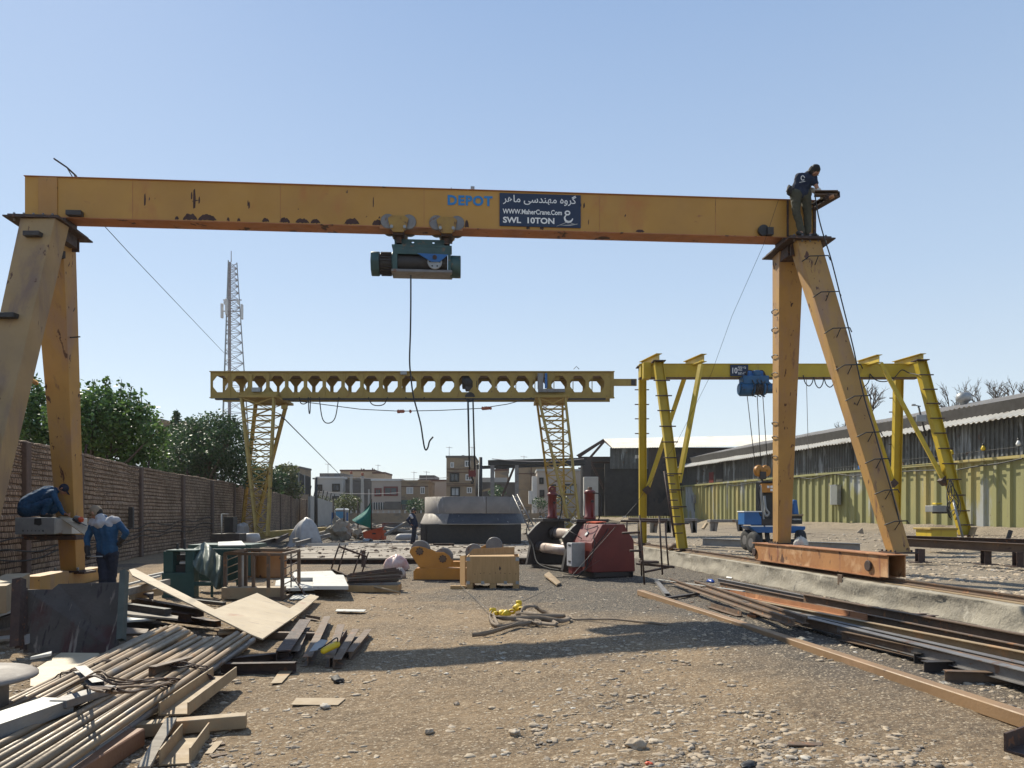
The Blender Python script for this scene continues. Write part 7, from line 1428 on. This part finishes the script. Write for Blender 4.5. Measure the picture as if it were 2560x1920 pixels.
# ---- loose steel on and around the pipes
def bz(name, lab, cat, a, b, z, poly, mt, roll=0, z2=None, bev=0, grp='loose steel around the pipe heap'): return bar(name, lab, cat, (*ZX(*a), z), (*ZX(*b), z2 if z2 is not None else z), poly, mt, grp, roll, bev)
bz('galvanised_channel', 'wide galvanised channel lying across the pipes from the left edge', 'channel', (-300,1390), (500,1110), .25, sC(.10,.26,.012), m_galv, R(90), .24); bz('grey_box_bar', 'grey box section pointing right over the pipes from the galvanised channel', 'box section', (500,1110), (935,975), .27, sB(.14,.06), m_steelg, 0, .24, .004)
bz('grey_angle', 'short grey channel slanting down across the pipes', 'channel', (690,800), (850,940), .30, sC(.09,.05), m_steelg, 0, .28)
bz('short_angle', 'short dark angle lying across the pipes near the wire ties', 'angle', (1315,830), (1640,740), .26, sL(.10,.08,.012), m_rustmid, R(90))
o = bz('flat_beam', 'broad tan rusted channel lying flange up right of the pipe heap', 'channel', (1500,1150), (1940,830), .16, sC(.10,.23,.012), m_rustlt, R(-90)); 
bz('rect_tube', 'rectangular brown steel tube lying level below the broad tan channel', 'box section', (1150,1330), (2130,1245), .07, sB(.12,.10), m_rustlt, 0, None, .005)
bz('timber_strip', 'pale strip of flat steel slanting across the brown tube', 'flat bar', (1240,1659), (1480,1235), .06, sB(.075,.02), m_plank, 0, .14)
bz('u_channel', 'short upturned U channel with bolt holes in front of the brown tube', 'channel', (1510,1570), (1690,1340), .055, [(-.10,-.05),(.10,-.05),(.10,.06),(.09,.06),(.09,-.04),(-.09,-.04),(-.09,.06),(-.10,.06)], m_rustlt)
bz('red_tube', 'reddish brown square tube end at the bottom of the picture beside the pipes', 'box section', (560,1780), (1170,1390), .07, sB(.14,.13), mat('red_brown_primer', (.24,.12,.065), (.18,.09,.052), 2, .6, spots=[((.34,.22,.15), 4, .62)]), 0, None, .008)
bz('rust_flake', 'narrow pale flake of steel on the dirt right of the U channel', 'flake', (1800,1535), (1895,1430), .012, sB(.05,.004), m_rustlt)
flat('thin_plate', 'thin dusty strip of plate lying flat in the dirt left of centre', 'plate', [(727,1763),(845,1764),(866,1746),(740,1746)], .02, .006, m_rustlt)
flat('thin_plate', 'thin dark strip of plate near the rotator side of the yard', 'plate', [(838,1529),(910,1530),(915,1525),(842,1524)], .03, .01, m_plateg)
flat('thin_plate', 'faint reddish plate half buried beside the beam shadow', 'plate', [(676,1709),(704,1708),(733,1676),(700,1676)], .012, .004, m_rustlt)
lump('old_glove', 'dark crumpled glove on the dirt below the steel offcuts', 'glove', 845, 1703, .07, (1.9,.7,.35), m_boot)
# channels standing in a group
ZY = lambda x, y: (500+x*.28933, 1350+y*.28933)
def by5(name, lab, cat, a, b, z, poly, mt, roll=0, z2=None, grp='rusty offcuts beside the yard shadow'): return bar(name, lab, cat, (*ZY(*a), z), (*ZY(*b), z if z2 is None else z2), poly, mt, grp, roll)
by5('beam_offcut', 'leftmost rusty I beam offcut of the bunch', 'I beam', (930,1050), (1100,690), .06, sI(.10,.11), m_rustmid)
by5('beam_offcut', 'I beam offcut right under the yellow tool in the bunch', 'I beam', (1120,1060), (1220,760), .06, sI(.10,.11), m_rustmid)
by5('beam_offcut', 'thin middle offcut between the two I beams of the bunch', 'angle', (1170,985), (1290,800), .05, sL(.08,.09,.01), m_rust)
by5('beam_offcut', 'pale edged channel offcut second from the right of the bunch', 'channel', (1185,1070), (1345,800), .06, sC(.09,.10), m_rustmid)
by5('beam_offcut', 'rightmost offcut of the bunch lying by itself', 'I beam', (1290,1000), (1455,800), .05, sI(.09,.09), m_rustmid)
by5('channel_offcut', 'long dark channel leaning away left of the bunch', 'channel', (720,1000), (910,720), .09, sC(.16,.12,.012), m_rust)
by5('channel_offcut', 'short brown channel tucked behind the long dark one', 'channel', (820,990), (900,800), .05, sC(.10,.08), m_rustmid)
by5('flat_offcut', 'dark bar lying level from the pipes towards the bunch', 'bar', (170,1110), (825,1100), .06, sC(.09,.11), m_rust); by5('flat_offcut', 'second dark bar lying just above the level one', 'bar', (230,1060), (780,1000), .06, sC(.08,.10), m_rust); by5('flat_offcut', 'dark box bar lying behind the pale plate and the bunch', 'bar', (160,815), (1010,830), .05, sB(.10,.09), m_rustmid)
by5('flat_offcut', 'small angle lying beyond the bunch near the plate corner', 'angle', (900,660), (1020,680), .04, sL(.08,.05,.008), m_rustmid)
t = thing('angle_grinder', 'yellow hand grinder with a wire mesh guard resting on the rusty offcuts', 'power tool', G(*ZY(1110,960), .15)); q = t.location
MB().caps(q+V((-.03,-.10,.02)), q+V((.06,.14,.05)), .035, .04, 10).build('body', m_yelp, t); MB().tube(spl([q+V((.07,.15,.06)), q+V((.08,.05,.14)), q+V((.02,-.1,.10)), q+V((-.08,-.1,.04)), q+V((-.1,.05,.03))],5), .008, 6).build('cord', m_black, t)
t2 = MB().slab([q+V((-.20,-.06,.0)), q+V((-.06,-.10,.03)), q+V((-.03,.10,.10)), q+V((-.12,.16,.10)), q+V((-.17,.08,.07))], -.006).build('mesh_sheet', m_galv); tag(t2, 'crumpled piece of grey mesh beside the yellow grinder', 'mesh')
# pale gusset plate on the pile
pa, pb_, pc = GA(322,1427,.72), G(656,1601,.12), GA(798,1495,.10)
def on(pts): return [PL(x, y, pa, pb_, pc) for x, y in pts]
tag(MB().slab(on([(322,1427),(335,1424),(536,1527),(642,1485),(723,1524),(775,1488),(797,1494),(754,1532),(656,1601),(628,1590),(330,1441)]), -.022).build('gusset_plate', m_plate, bevel=.003), 'large pale gusset plate with a long arm lying tilted on the left pile', 'steel plate')
# upright grimy plate with frame posts
t = thing('upright_plate', 'grimy red and grey steel plate standing on edge between two posts at the left', 'steel plate', G(170, 1638)); Yp = t.location.y
MB().slab([P(58,1632,Yp), P(295,1632,Yp), P(303,1456,Yp+.35), P(146,1460,Yp+.35), P(130,1474,Yp+.3), P(64,1474,Yp+.25)], V((0,.02,0))).build('plate', m_platered, t)
MB().ext(P(42,1618,Yp-.08), P(48,1448,Yp+.2), sC(.11,.10), up=(0,1,0)).build('post', m_rust, t); MB().ext(P(58,1625,Yp-.04), P(61,1470,Yp+.22), sL(.05,.05,.008), up=(0,1,0)).build('post', m_rust, t); MB().ext(P(303,1600,Yp-.05), P(311,1428,Yp+.35), sB(.07,.09), up=(0,1,0)).build('post', mat('grey_green_post', (.10,.11,.095), (.07,.075,.065), 4, .8), t)
# dish, plates and odds under the pipes
t = thing('dished_end', 'white painted dished tank end lying at the left edge of the picture', 'dished end', G(-30, 1760)); Yd = 7.2
c = GA(-95, 1690, .45); MB().lathe([(.001,.035),(.3,.03),(.46,.012),(.50,-.01),(.50,-.03),(.001,.01)], c, 40).build('dish', m_ring, t); MB().lathe([(.30,-.02),(.30,-.34),(.27,-.34),(.27,-.02)], c, 40).build('collar', m_ring, t)
MB().box(c+V((.15,-.42,-.14)), (.22,.12,.10), rz=.4).build('bracket', m_ring, t)
tag(MB().slab([P(62,1612,8.2), P(66,1610,8.2), P(66,1586,8.25), P(60,1590,8.25)], V((0,.06,0))).build('bent_lug', m_steelg), 'small bent grey lug sticking up above the white dished end', 'lug')
flat('plywood_sheet', 'pale bare sheet lying under the left side of the pipes', 'sheet', [(75,1718),(105,1718),(262,1655),(247,1635),(152,1634),(76,1682)], .10, .012, m_plate); 
for k, (pts, z, mt, lab) in enumerate((
  ([(-10,1545),(42,1528),(42,1518),(-10,1534)], .35, m_plateg, 'pale edged plate at the left border below the brick wall'),
  ([(315,1540),(444,1552),(446,1545),(318,1527)], .22, m_plank, 'grey plank on the scrap behind the pipe ends'),
  ([(313,1557),(390,1551),(392,1547),(313,1549)], .18, m_plateg, 'pale strip just above the pipe ends'),
  ([(312,1590),(366,1589),(372,1578),(318,1574)], .12, m_rustmid, 'dark plate just behind the leftmost pipe ends'),
  ([(75,1650),(128,1640),(130,1634),(78,1648)], .15, m_plateg, 'thin white strip under the upright plate'),
  ([(545,1588),(598,1585),(596,1578),(548,1578)], .08, m_rustlt, 'small pale block under the corner of the pale gusset plate'),
  ([(328,1478),(385,1470),(383,1508),(366,1490)], .35, m_rust, 'dark triangular bracket plate behind the upright plate'),
  ([(-10,1605),(32,1602),(33,1592),(-10,1598)], .12, m_plank, 'grey planks on the ground at the left border'),
  ([(600,1492),(645,1490),(640,1480),(604,1482)], .05, m_plateg, 'white cloth scrap before the brown cage'))):
    flat('scrap_plate', lab, 'scrap plate', pts, z, .03, mt, 'scrap plates at the left')
for k, (a, b, z, po, mt, lab) in enumerate((
  ((-20,1500),(45,1462),.62,sB(.30,.34),m_rustlt,'big tan box girder stump at the left border'),
  ((75,1462),(150,1446),.45,sB(.3,.28),m_crane_leg,'pale topped box section beside the crane foot behind the upright plate'),
  ((-20,1570),(38,1548),.2,sI(.2,.24),m_dark,'black beam below the tan stump at the left border'),
  ((-20,1592),(36,1580),.12,sB(.15,.12),m_rustmid,'dark red beam at the left border'),
  ((315,1520),(478,1545),.18,sI(.12,.12),m_rust,'dark beam slanting behind the pipe ends'),
  ((320,1500),(500,1532),.25,sC(.12,.12),m_rustmid,'brown channel lying under the arm of the pale gusset plate'),
  ((315,1515),(420,1530),.30,sB(.10,.09),m_dark,'black box bar on the scrap right of the upright plate'),
  ((330,1490),(400,1478),.35,sB(.12,.12),m_rustlt,'pale box bar leaning behind the upright plate'),
  ((380,1540),(520,1556),.10,sC(.12,.10),m_rust,'low dark channel in front of the green machine'),
  ((315,1480),(420,1455),.5,sB(.08,.10),m_plank,'grey plank leaning up behind the upright plate'),
  ((350,1445),(420,1430),.32,sB(.05,.05),m_plateg,'thin pale tube between the worker and the green machine'),
  ((318,1462),(400,1440),.32,sB(.04,.04),m_plateg,'second thin pale tube between the worker and the green machine'),
  ((470,1500),(560,1510),.06,sB(.08,.06),m_dark,'black bar in front of the brown cage'),
  ((315,1560),(420,1570),.08,sI(.10,.10),m_dark,'black beam end nearest the pipe ends'),
  ((430,1545),(545,1560),.10,sC(.10,.09),m_rustmid,'brown channel beneath the middle of the pale gusset plate'))):
    bar('scrap_bar', lab, 'scrap bar', (a[0],a[1],z), (b[0],b[1],z), po, mt, 'scrap bars at the left')
rr = random.Random(44); mb = MB()
for _ in range(500):
    px, py = rr.choice(((rr.uniform(300,560), rr.uniform(1500,1600)), (rr.uniform(820,1040), rr.uniform(1420,1500)), (rr.uniform(480,800), rr.uniform(1480,1680)), (rr.uniform(1640,1900), rr.uniform(1430,1520)), (rr.uniform(0,560), rr.uniform(1640,1900))))
    p = G(px, py, .008); s = rr.uniform(.02,.08); mb.box(p, (s*rr.uniform(.6,2), s*.5, .006), rz=rr.uniform(0,3))
tag(mb.build('metal_scraps', m_rustmid, origin=(0,0,0)), 'small flakes and offcuts of rusty metal littered over the dirt', 'scrap', kind='stuff')
# rear of the left pile: mound of dark ground clutter beside the wall
rr = random.Random(45); mb = MB()
for _ in range(700):
    y = rr.uniform(24.9, 45); x = rr.uniform(-9.5, 2.6); z = .205 if y < 40 else .01; s = rr.uniform(.02,.13)*rr.random()+.02
    if rr.random() < .5: mb.box((x, y, z+.01), (s*rr.uniform(1,5), s*.5, .02), rz=rr.uniform(-.6,.6))
    else: mb.rock((x, y, z+.01), s, sq=(1,1,.5), sub=0)
tag(mb.build('floor_litter', m_rustmid, origin=(0,0,0)), 'offcuts and clods littered over the grey steel floor', 'litter', kind='stuff')

rr = random.Random(91)
for k in range(44):
    if k % 2: px, py = rr.uniform(630,1040), rr.uniform(1322,1352)
    else: px, py = rr.choice((rr.uniform(1310,1420), rr.uniform(690,1030))), rr.uniform(1312,1336)
    p = G(px, py, 0); a = rr.uniform(-.5,.5) if k % 3 else rr.uniform(.9,2.0); L_ = rr.uniform(.7,2.6); h = rr.uniform(.1,.3); p.z = (.21 if 24.8 < p.y < 40.5 else .02)+h/2
    d = V((math.cos(a), math.sin(a), rr.uniform(-.02,.1)))*L_/2; mt = rr.choice((m_rust, m_dark, m_steelg, m_rustmid, m_plank, m_rust))
    tag(MB().ext(p-d, p+d+V((0,0,rr.uniform(0,.12))), rr.choice((sI(h*.7,h), sC(h*.5,h), sB(h*.7,h), sL(h,h,.02)))).build('scrap_section', mt), 'dark scrap steel section lying in the crowded middle of the yard', 'scrap section', 'scrap sections in the middle of the yard')
# ================================================================== PEOPLE
def remesh(o, vox, sm=6, disp=None):
    m = o.modifiers.new('remesh', 'REMESH'); m.mode = 'VOXEL'; m.voxel_size = vox; m.use_smooth_shade = True
    s = o.modifiers.new('smooth', 'SMOOTH'); s.factor = .5; s.iterations = sm
    if disp:                                              # cloth folds: real displacement
        tx = bpy.data.textures.new('folds', 'CLOUDS'); tx.noise_scale = disp[0]; tx.noise_depth = 2
        d = o.modifiers.new('folds', 'DISPLACE'); d.texture = tx; d.strength = disp[1]; d.mid_level = .5; d.texture_coords = 'GLOBAL'
    return o
def hand(mb, w, h, curl, side):
    """palm, four unequal fingers bent at the knuckle, thumb from the side of the palm"""
    w = V(w); h = V(h); d = (h-w).normalized(); s = V(side); s = (s-d*s.dot(d)).normalized(); n = d.cross(s)
    mb.caps(w, w+d*.03, .028, .030, 8)
    for k in range(4): mb.caps(w+d*.03, w+d*.085+s*(k-1.5)*.019, .018, .014, 6)
    for k, L_ in enumerate((.060,.074,.070,.052)):
        a = w+d*.088+s*(k-1.5)*.021; b = a+(d*math.cos(curl*.6)+n*math.sin(curl*.6))*L_*.5; c = b+(d*math.cos(curl*1.5)+n*math.sin(curl*1.5))*L_*.5
        mb.caps(a, b, .0105, .0095, 6); mb.caps(b, c, .0095, .008, 6)
    a = w+d*.03+s*-.03; b = a+(d*.6-s*.7+n*.3)*.035; mb.caps(a, b, .014, .011, 6); mb.caps(b, b+(d*.8-s*.1+n*.5)*.03, .011, .009, 6)
def person(label, J, face, top, sleeves, trous, shoe, hair, hat=None, gloves=None, scale=1., fold=.02, extra=None):
    """J: joints in world space; face: direction the head looks"""
    g_ = lambda k: V(J[k]); k_ = scale
    t = thing('person', label, 'person', (g_('footL')+g_('footR'))/2)
    f = V(face).normalized(); up = (g_('head')-g_('neck')).normalized(); rt = f.cross(up).normalized(); up = rt.cross(f)
    H = g_('head'); b = MB(); r = .098*k_
    b.caps(H+up*.02*k_, H-up*.035*k_+f*.02*k_, r, .074*k_, 14); b.caps(H-up*.07*k_+f*.045*k_, H-up*.085*k_+f*.055*k_, .045*k_, .038*k_, 8)  # skull, jaw
    b.caps(H+f*.09*k_, H+f*.112*k_-up*.03*k_, .012*k_, .018*k_, 6)                                                       # nose
    for s_ in (-1, 1): b.caps(H+rt*s_*.096*k_-up*.02*k_, H+rt*s_*.100*k_+up*.015*k_, .018*k_, .02*k_, 6); b.caps(H+rt*s_*.035*k_+f*.085*k_+up*.022*k_, H+rt*s_*.035*k_+f*.088*k_+up*.022*k_, .016*k_, .014*k_, 6)
    b.caps(H-f*.02*k_, g_('neck'), .055*k_, .062*k_, 10)
    b.caps(g_('neck'), g_('waist'), .075*k_, .09*k_); b.caps(g_('shL'), g_('shR'), .055*k_, .055*k_); b.caps(g_('waist'), (g_('hipL')+g_('hipR'))/2, .11*k_, .10*k_); b.caps(g_('hipL'), g_('hipR'), .09*k_, .09*k_)
    for s_ in 'LR':
        b.caps(g_('sh'+s_), g_('el'+s_), .050*k_, .040*k_); b.caps(g_('el'+s_), g_('wr'+s_), .040*k_, .028*k_)
        b.caps(g_('hip'+s_), g_('kn'+s_), .080*k_, .052*k_); b.caps(g_('kn'+s_), g_('an'+s_), .050*k_, .038*k_); b.caps(g_('an'+s_), g_('foot'+s_), .038*k_, .03*k_)
        hand(b, g_('wr'+s_), g_('ha'+s_), .8, rt*(1 if s_ == 'R' else -1))
    body = remesh(b.build('body', m_skin, t), .011, 3)
    e = MB()
    for s_ in (-1, 1): e.rock(H+rt*s_*.035*k_+f*.099*k_+up*.020*k_, .011*k_, sub=1)
    e.build('eyes', m_black, body); MB().caps(H-up*.062*k_+f*.088*k_-rt*.018*k_, H-up*.062*k_+f*.088*k_+rt*.018*k_, .006, .006, 6).build('mouth', m_fibre, body)
    c = MB()                                                                                                              # upper garment
    nk, ws, sL_, sR_ = g_('neck'), g_('waist'), g_('shL'), g_('shR'); hp_ = (g_('hipL')+g_('hipR'))/2; ch = nk.lerp(ws, .35)
    c.caps(sL_, sR_, .078*k_, .078*k_); c.caps(nk-up*.01, ch, .085*k_, .14*k_); w2 = (sR_-sL_)*.22
    for q in (-1, 1): c.caps(ch+w2*q, ws+w2*q*.8, .125*k_, .115*k_); c.caps(ws+w2*q*.8, ws.lerp(hp_, .75)+w2*q*.75, .115*k_, .118*k_); c.caps(sL_ if q < 0 else sR_, ch+w2*q, .075*k_, .12*k_); c.caps(sL_ if q < 0 else sR_, ws+w2*q*.8, .075*k_, .10*k_)
    c.caps(ch, ws, .135*k_, .125*k_); c.caps(ws, ws.lerp(hp_, .85), .125*k_, .128*k_)
    for s_ in 'LR':
        if sleeves == 'long': c.caps(g_('sh'+s_), g_('el'+s_), .072*k_, .060*k_); c.caps(g_('el'+s_), g_('wr'+s_), .060*k_, .042*k_)
        else: c.caps(g_('sh'+s_), g_('sh'+s_).lerp(g_('el'+s_), .72), .068*k_, .062*k_)
    if extra:
        for a, b2, ra, rb in extra: c.caps(a, b2, ra, rb)
    remesh(c.build('jacket' if sleeves == 'long' else 'shirt', top, t), .014, 5, (.09, fold))
    p = MB(); p.caps(g_('hipL'), g_('hipR'), .115*k_, .115*k_); p.caps(hp_, ws.lerp(hp_, .35), .12*k_, .115*k_)
    for s_ in 'LR': p.caps(g_('hip'+s_), g_('kn'+s_), .108*k_, .078*k_); p.caps(g_('kn'+s_), g_('an'+s_).lerp(g_('kn'+s_), .04), .078*k_, .064*k_)
    remesh(p.build('trousers', trous, t), .014, 5, (.08, fold))
    for s_ in 'LR':
        an, fo = g_('an'+s_), g_('foot'+s_); h = MB(); d = (fo-an); d.z = 0; d = d.normalized() if d.length > .01 else f
        h.caps(an, V((an.x, an.y, fo.z+.02)), .05*k_, .048*k_); h.caps(V((an.x, an.y, fo.z+.01))-d*.03, fo+d*.03, .046*k_, .040*k_); remesh(h.build('shoe', shoe, t), .011, 3)
    if gloves:
        for s_ in 'LR': h = MB(); hand(h, g_('wr'+s_), g_('ha'+s_), .9, rt*(1 if s_ == 'R' else -1)); h.caps(g_('wr'+s_), g_('wr'+s_).lerp(g_('el'+s_), .28), .036, .042, 8); h.v = [v_ for v_ in h.v]; o = remesh(h.build('glove', gloves, t), .009, 2); dm = o.modifiers.new('fat', 'DISPLACE'); dm.strength = .012; dm.mid_level = 0
    hm = MB(); hm.caps(H+up*.035*k_-f*.018*k_, H+up*.0-f*.03*k_, .100*k_, .090*k_, 14); hm.caps(H-f*.05*k_, H-f*.035*k_-up*.06*k_, .075*k_, .058*k_, 10)
    if hat is None: remesh(hm.build('hair', hair, t), .010, 2, (.03, .015))
    else:
        remesh(hm.build('hair', hair, t), .012, 2)
        ht = MB(); ht.caps(H+up*.045*k_-f*.01*k_, H+up*.028*k_-f*.012*k_, .107*k_, .110*k_, 14); o = remesh(ht.build('cap', hat, t), .010, 2)
        MB().slab([H+up*.035+f*.085-rt*.075, H+up*.02+f*.165-rt*.05, H+up*.018+f*.175, H+up*.02+f*.165+rt*.05, H+up*.035+f*.085+rt*.075], -.008).build('peak', hat, o)
    return t
# 1. man standing on the crane
def at1(px, py, dy=0.): return P(px, py, 15.74+dy)
J = dict(head=at1(2035,429,-.12), neck=at1(2019,438,-.05), shL=at1(1997,443,-.04), shR=at1(2034,446,-.05), waist=at1(2000,471,0), hipL=at1(1989,487,-.02), hipR=at1(2014,486,.04),
  elR=at1(2040,464,-.13), wrR=at1(2049,481,-.16), haR=at1(2056,489,-.20), elL=at1(2010,462,.18), wrL=at1(2040,480,.10), haL=at1(2050,486,.05),
  knL=at1(1991,531,-.05), anL=at1(2005,574,-.08), footL=at1(1996,588,-.22), knR=at1(2019,534,.02), anR=at1(2020,578,-.02), footR=at1(2035,588,-.10))
for k in ('footL','footR'): J[k].z = 7.345+.045
for k in ('anL','anR'): J[k].z = 7.345+.11
t1 = person('man in navy T shirt and olive trousers bending over on the girder end', J, (.75,.35,-.62), m_cloth_navy, 'short', m_cloth_olive, m_boot, m_hair, None, m_glove, 1.06, .03)
e_ = at1(2007,445,-.185); lg = MB(); strip(spl([e_+V((math.cos(a)*.035, -.0, math.sin(a)*.045)) for a in [k*.7 for k in range(9)]], 3), .014, .014, lg); strip([e_+V((-.07,0,-.09)), e_+V((.05,0,-.065))], .010, .008, lg); lg.build('shirt_emblem', m_grill, t1)
MB().rock(at1(1974,478,-.02), .10, sq=(.7,.6,1.1), sub=2).build('tool_pouch', m_boot, t1)
# 2. squatting worker and the cabinet he crouches on
YQ = 16.3
def at2(px, py, dy=0.): return P(px, py, YQ+.35+dy)
topz = P(0, 1294, YQ).z
J = dict(head=at2(161,1222,0), neck=at2(143,1225,.0), shL=at2(132,1232,-.22), shR=at2(134,1232,.20), waist=at2(92,1258,0), hipL=at2(78,1272,-.12), hipR=at2(78,1272,.12),
  elL=at2(146,1262,-.26), wrL=at2(158,1284,-.16), haL=at2(168,1286,-.14), elR=at2(148,1262,.22), wrR=at2(162,1284,.12), haR=at2(172,1286,.1),
  knL=at2(128,1252,-.24), anL=at2(108,1284,-.20), footL=at2(124,1290,-.20), knR=at2(130,1252,.24), anR=at2(110,1284,.2), footR=at2(126,1290,.2))
for k in ('footL','footR'): J[k].z = topz+.04
for k in ('anL','anR'): J[k].z = topz+.09
person('worker in blue jacket and dark cap crouching on the grey cabinet', J, (.55,-.1,-.83), m_cloth_blue, 'long', m_cloth_blue, m_boot, m_hair, m_cloth_navy, None, 1.0, .035,
   extra=[(at2(76,1262), at2(122,1236), .23, .20), (at2(70,1270,-.05), at2(130,1268,-.02), .20, .16), (at2(64,1274,.05), at2(84,1266,.05), .17, .20)])
t = thing('control_cabinet', 'grey steel control cabinet lying on its side against the left orange leg', 'control cabinet', V((-9.9, YQ+.3, P(0,1336,YQ).z)))
ca, cb2 = P(37, 1336, YQ), P(137, 1294, YQ); MB().bb(ca, cb2+V((0,.75,0))).build('box', m_galv, t, bevel=.01)
MB().bb(P(137.5,1335,YQ+.02), P(180,1296,YQ+.02)+V((0,.6,0))).build('box_end', m_plateg, t, bevel=.01)
MB().slab([P(86,1296,YQ-.005), P(103,1296,YQ-.005), P(104,1311,YQ-.005), P(98,1314,YQ-.005), P(85,1311,YQ-.005)], V((0,.01,0))).build('cable_hole', m_black, t)
for px in (58, 69, 79, 89, 98, 108): MB().cyl(P(px,1327,YQ-.006), P(px,1327,YQ+.01), .022 if px in (58,108) else .013, n=10).build('knockout', m_black, t)
MB().bb(P(58,1350,YQ+.15), P(190,1338,YQ+.15)+V((0,.5,0))).build('bracket', m_rust, t, bevel=.01)
ld = [P(146,1293,YQ+.3), P(170,1293,YQ+.5), P(250,1331,14.6), P(254,1336,14.5), P(222,1344,14.3), P(205,1334,14.7)]
lid = MB().slab(ld, -.02).build('open_lid', m_plate, t)
q = P(205,1313,15.0); tl = thing('cordless_grinder', 'battery grinder lying on the tilted lid of the grey cabinet', 'power tool', q)
dl = (P(250,1335,14.6)-P(160,1295,16.6)).normalized(); q0 = P(190,1300,15.75)+V((0,0,.05))
MB().caps(q0, q0+dl*.32+V((0,0,.02)), .045, .035, 10).build('body', m_galv, tl); MB().caps(q0+dl*-.02+V((-.03,0,-.04)), q0+dl*.42+V((-.03,0,-.06)), .04, .03, 8).build('grip', m_black, tl); MB().rock(q0+dl*.40+V((0,0,.0)), .05, sub=2).build('orange_knob', m_signal, tl)
tag(MB().ext(q0+dl*.5+V((-.05,0,-.05)), q0+dl*.95+V((-.05,0,-.05)), sB(.03,.012)).build('steel_rule', m_black), 'thin dark rule lying on the tilted lid of the cabinet', 'rule')
# 3. standing worker by the wall
YS = 14.0
def at3(px, py, dy=0.): return P(px, py, YS+dy)
gzs = gz(-7.6, YS)
J = dict(head=at3(241,1283,.02), neck=at3(254,1296,.0), shL=at3(234,1308,.08), shR=at3(291,1304,-.02), waist=at3(268,1352,0), hipL=at3(256,1384,.02), hipR=at3(281,1384,0),
  elL=at3(218,1345,.02), wrL=at3(218,1378,-.08), haL=at3(222,1391,-.12), elR=at3(316,1332,-.05), wrR=at3(303,1352,-.02), haR=at3(296,1362,.05),
  knL=at3(258,1444,-.02), anL=at3(258,1500,.05), footL=at3(248,1508,-.12), knR=at3(280,1444,.05), anR=at3(281,1502,.1), footR=at3(274,1510,-.05))
gk = gz(J['anL'].x, YS)
for k in ('footL','footR'): J[k].z = gk+.045
for k in ('anL','anR'): J[k].z = gk+.11
t3 = person('worker with pale shoulder yoke and beige cap standing by the brick wall', J, (-.85,.1,-.5), m_cloth_blue, 'long', m_cloth_dark, m_boot, m_hair, m_beige, m_boot, 1.0, .03)
yk = MB(); sL_, sR_, nk = J['shL'], J['shR'], J['neck']
ch3 = nk.lerp(J['waist'], .35)
yk.caps(sL_+V((0,-.012,.012)), sR_+V((0,-.012,.012)), .086, .086)
yk.caps(nk+V((0,-.03,-.01)), nk.lerp(ch3, .5)+V((0,-.03,0)), .10, .15); yk.caps(sL_.lerp(sR_,.5)+V((0,-.04,0)), sL_.lerp(sR_,.5)+V((0,-.04,-.05)), .12, .13)
for f in (0, .5, 1): q = sL_.lerp(sR_, f); yk.caps(q.lerp(nk, .3)+V((0,-.012,.0)), q.lerp(ch3, .45)+V((0,-.02,0)), .09, .118)
remesh(yk.build('shoulder_yoke', m_cloth_grey, t3), .012, 5, (.09, .02))
MB().caps(J['neck']+V((-.03,0,.03)), J['neck']+V((.04,0,.0)), .075, .075, 12).build('collar', m_cloth_blue, t3)
tag(MB().cyl(J['haL']+V((-.02,-.03,0)), J['haL']+V((.26,-.02,-.0)), .012, n=8).build('hand_tool', m_galv), 'short bright tool held low by the worker at the brick wall', 'hand tool')
# 4. man in the distance next to the ring
YM = 35.2
def at4(px, py, dy=0.): return P(px, py, YM+dy)
J = dict(head=at4(1034.5,1277), neck=at4(1031,1285), shL=at4(1028,1291,-.2), shR=at4(1034,1290,.2), waist=at4(1034,1308), hipL=at4(1035,1317,-.1), hipR=at4(1036,1317,.1),
  elL=at4(1018,1300,-.3), wrL=at4(1026,1310,-.22), haL=at4(1030,1313,-.2), elR=at4(1041,1304,.25), wrR=at4(1043,1316,.2), haR=at4(1043,1321,.2),
  knL=at4(1033,1338,-.12), anL=at4(1029,1357,-.12), footL=at4(1034,1360,-.14), knR=at4(1036,1338,.12), anR=at4(1034,1357,.12), footR=at4(1040,1360,.12))
for k in ('footL','footR'): J[k].z = .25
for k in ('anL','anR'): J[k].z = .31
t4 = person('bearded man in dark clothes with hand on hip beside the steel ring', J, (.98,-.1,-.12), m_cloth_navy, 'long', m_cloth_dark, m_boot, m_hair, m_black, None, 1.02, .03)
H = J['head']; remesh(MB().caps(H+V((.05,0,-.075)), H+V((.075,0,-.10)), .055, .045, 8).build('beard', m_hair, t4), .012, 2)
remesh(MB().caps(J['shL']+V((-.02,-.03,.03)), J['shL']+V((.05,-.06,-.05)), .085, .07, 8).build('shoulder_patch', m_cloth_grey, t4), .02, 3)
# ================================================================== the dusty air between here and the houses
hm_ = bpy.data.materials.new('dusty_air'); hm_.use_nodes = True; N = hm_.node_tree.nodes; N.remove(N['Principled BSDF'])
pv = N.new('ShaderNodeVolumePrincipled'); pv.inputs['Color'].default_value = (.93,.94,.96,1); pv.inputs['Density'].default_value = .0002; pv.inputs['Anisotropy'].default_value = .2
hm_.node_tree.links.new(pv.outputs[0], N['Material Output'].inputs['Volume'])
tag(MB().bb((-520,-45,-3), (520,910,36)).build('haze', hm_, origin=(0,0,0)), 'thin dusty haze over the yard and the houses', 'haze', kind='stuff')
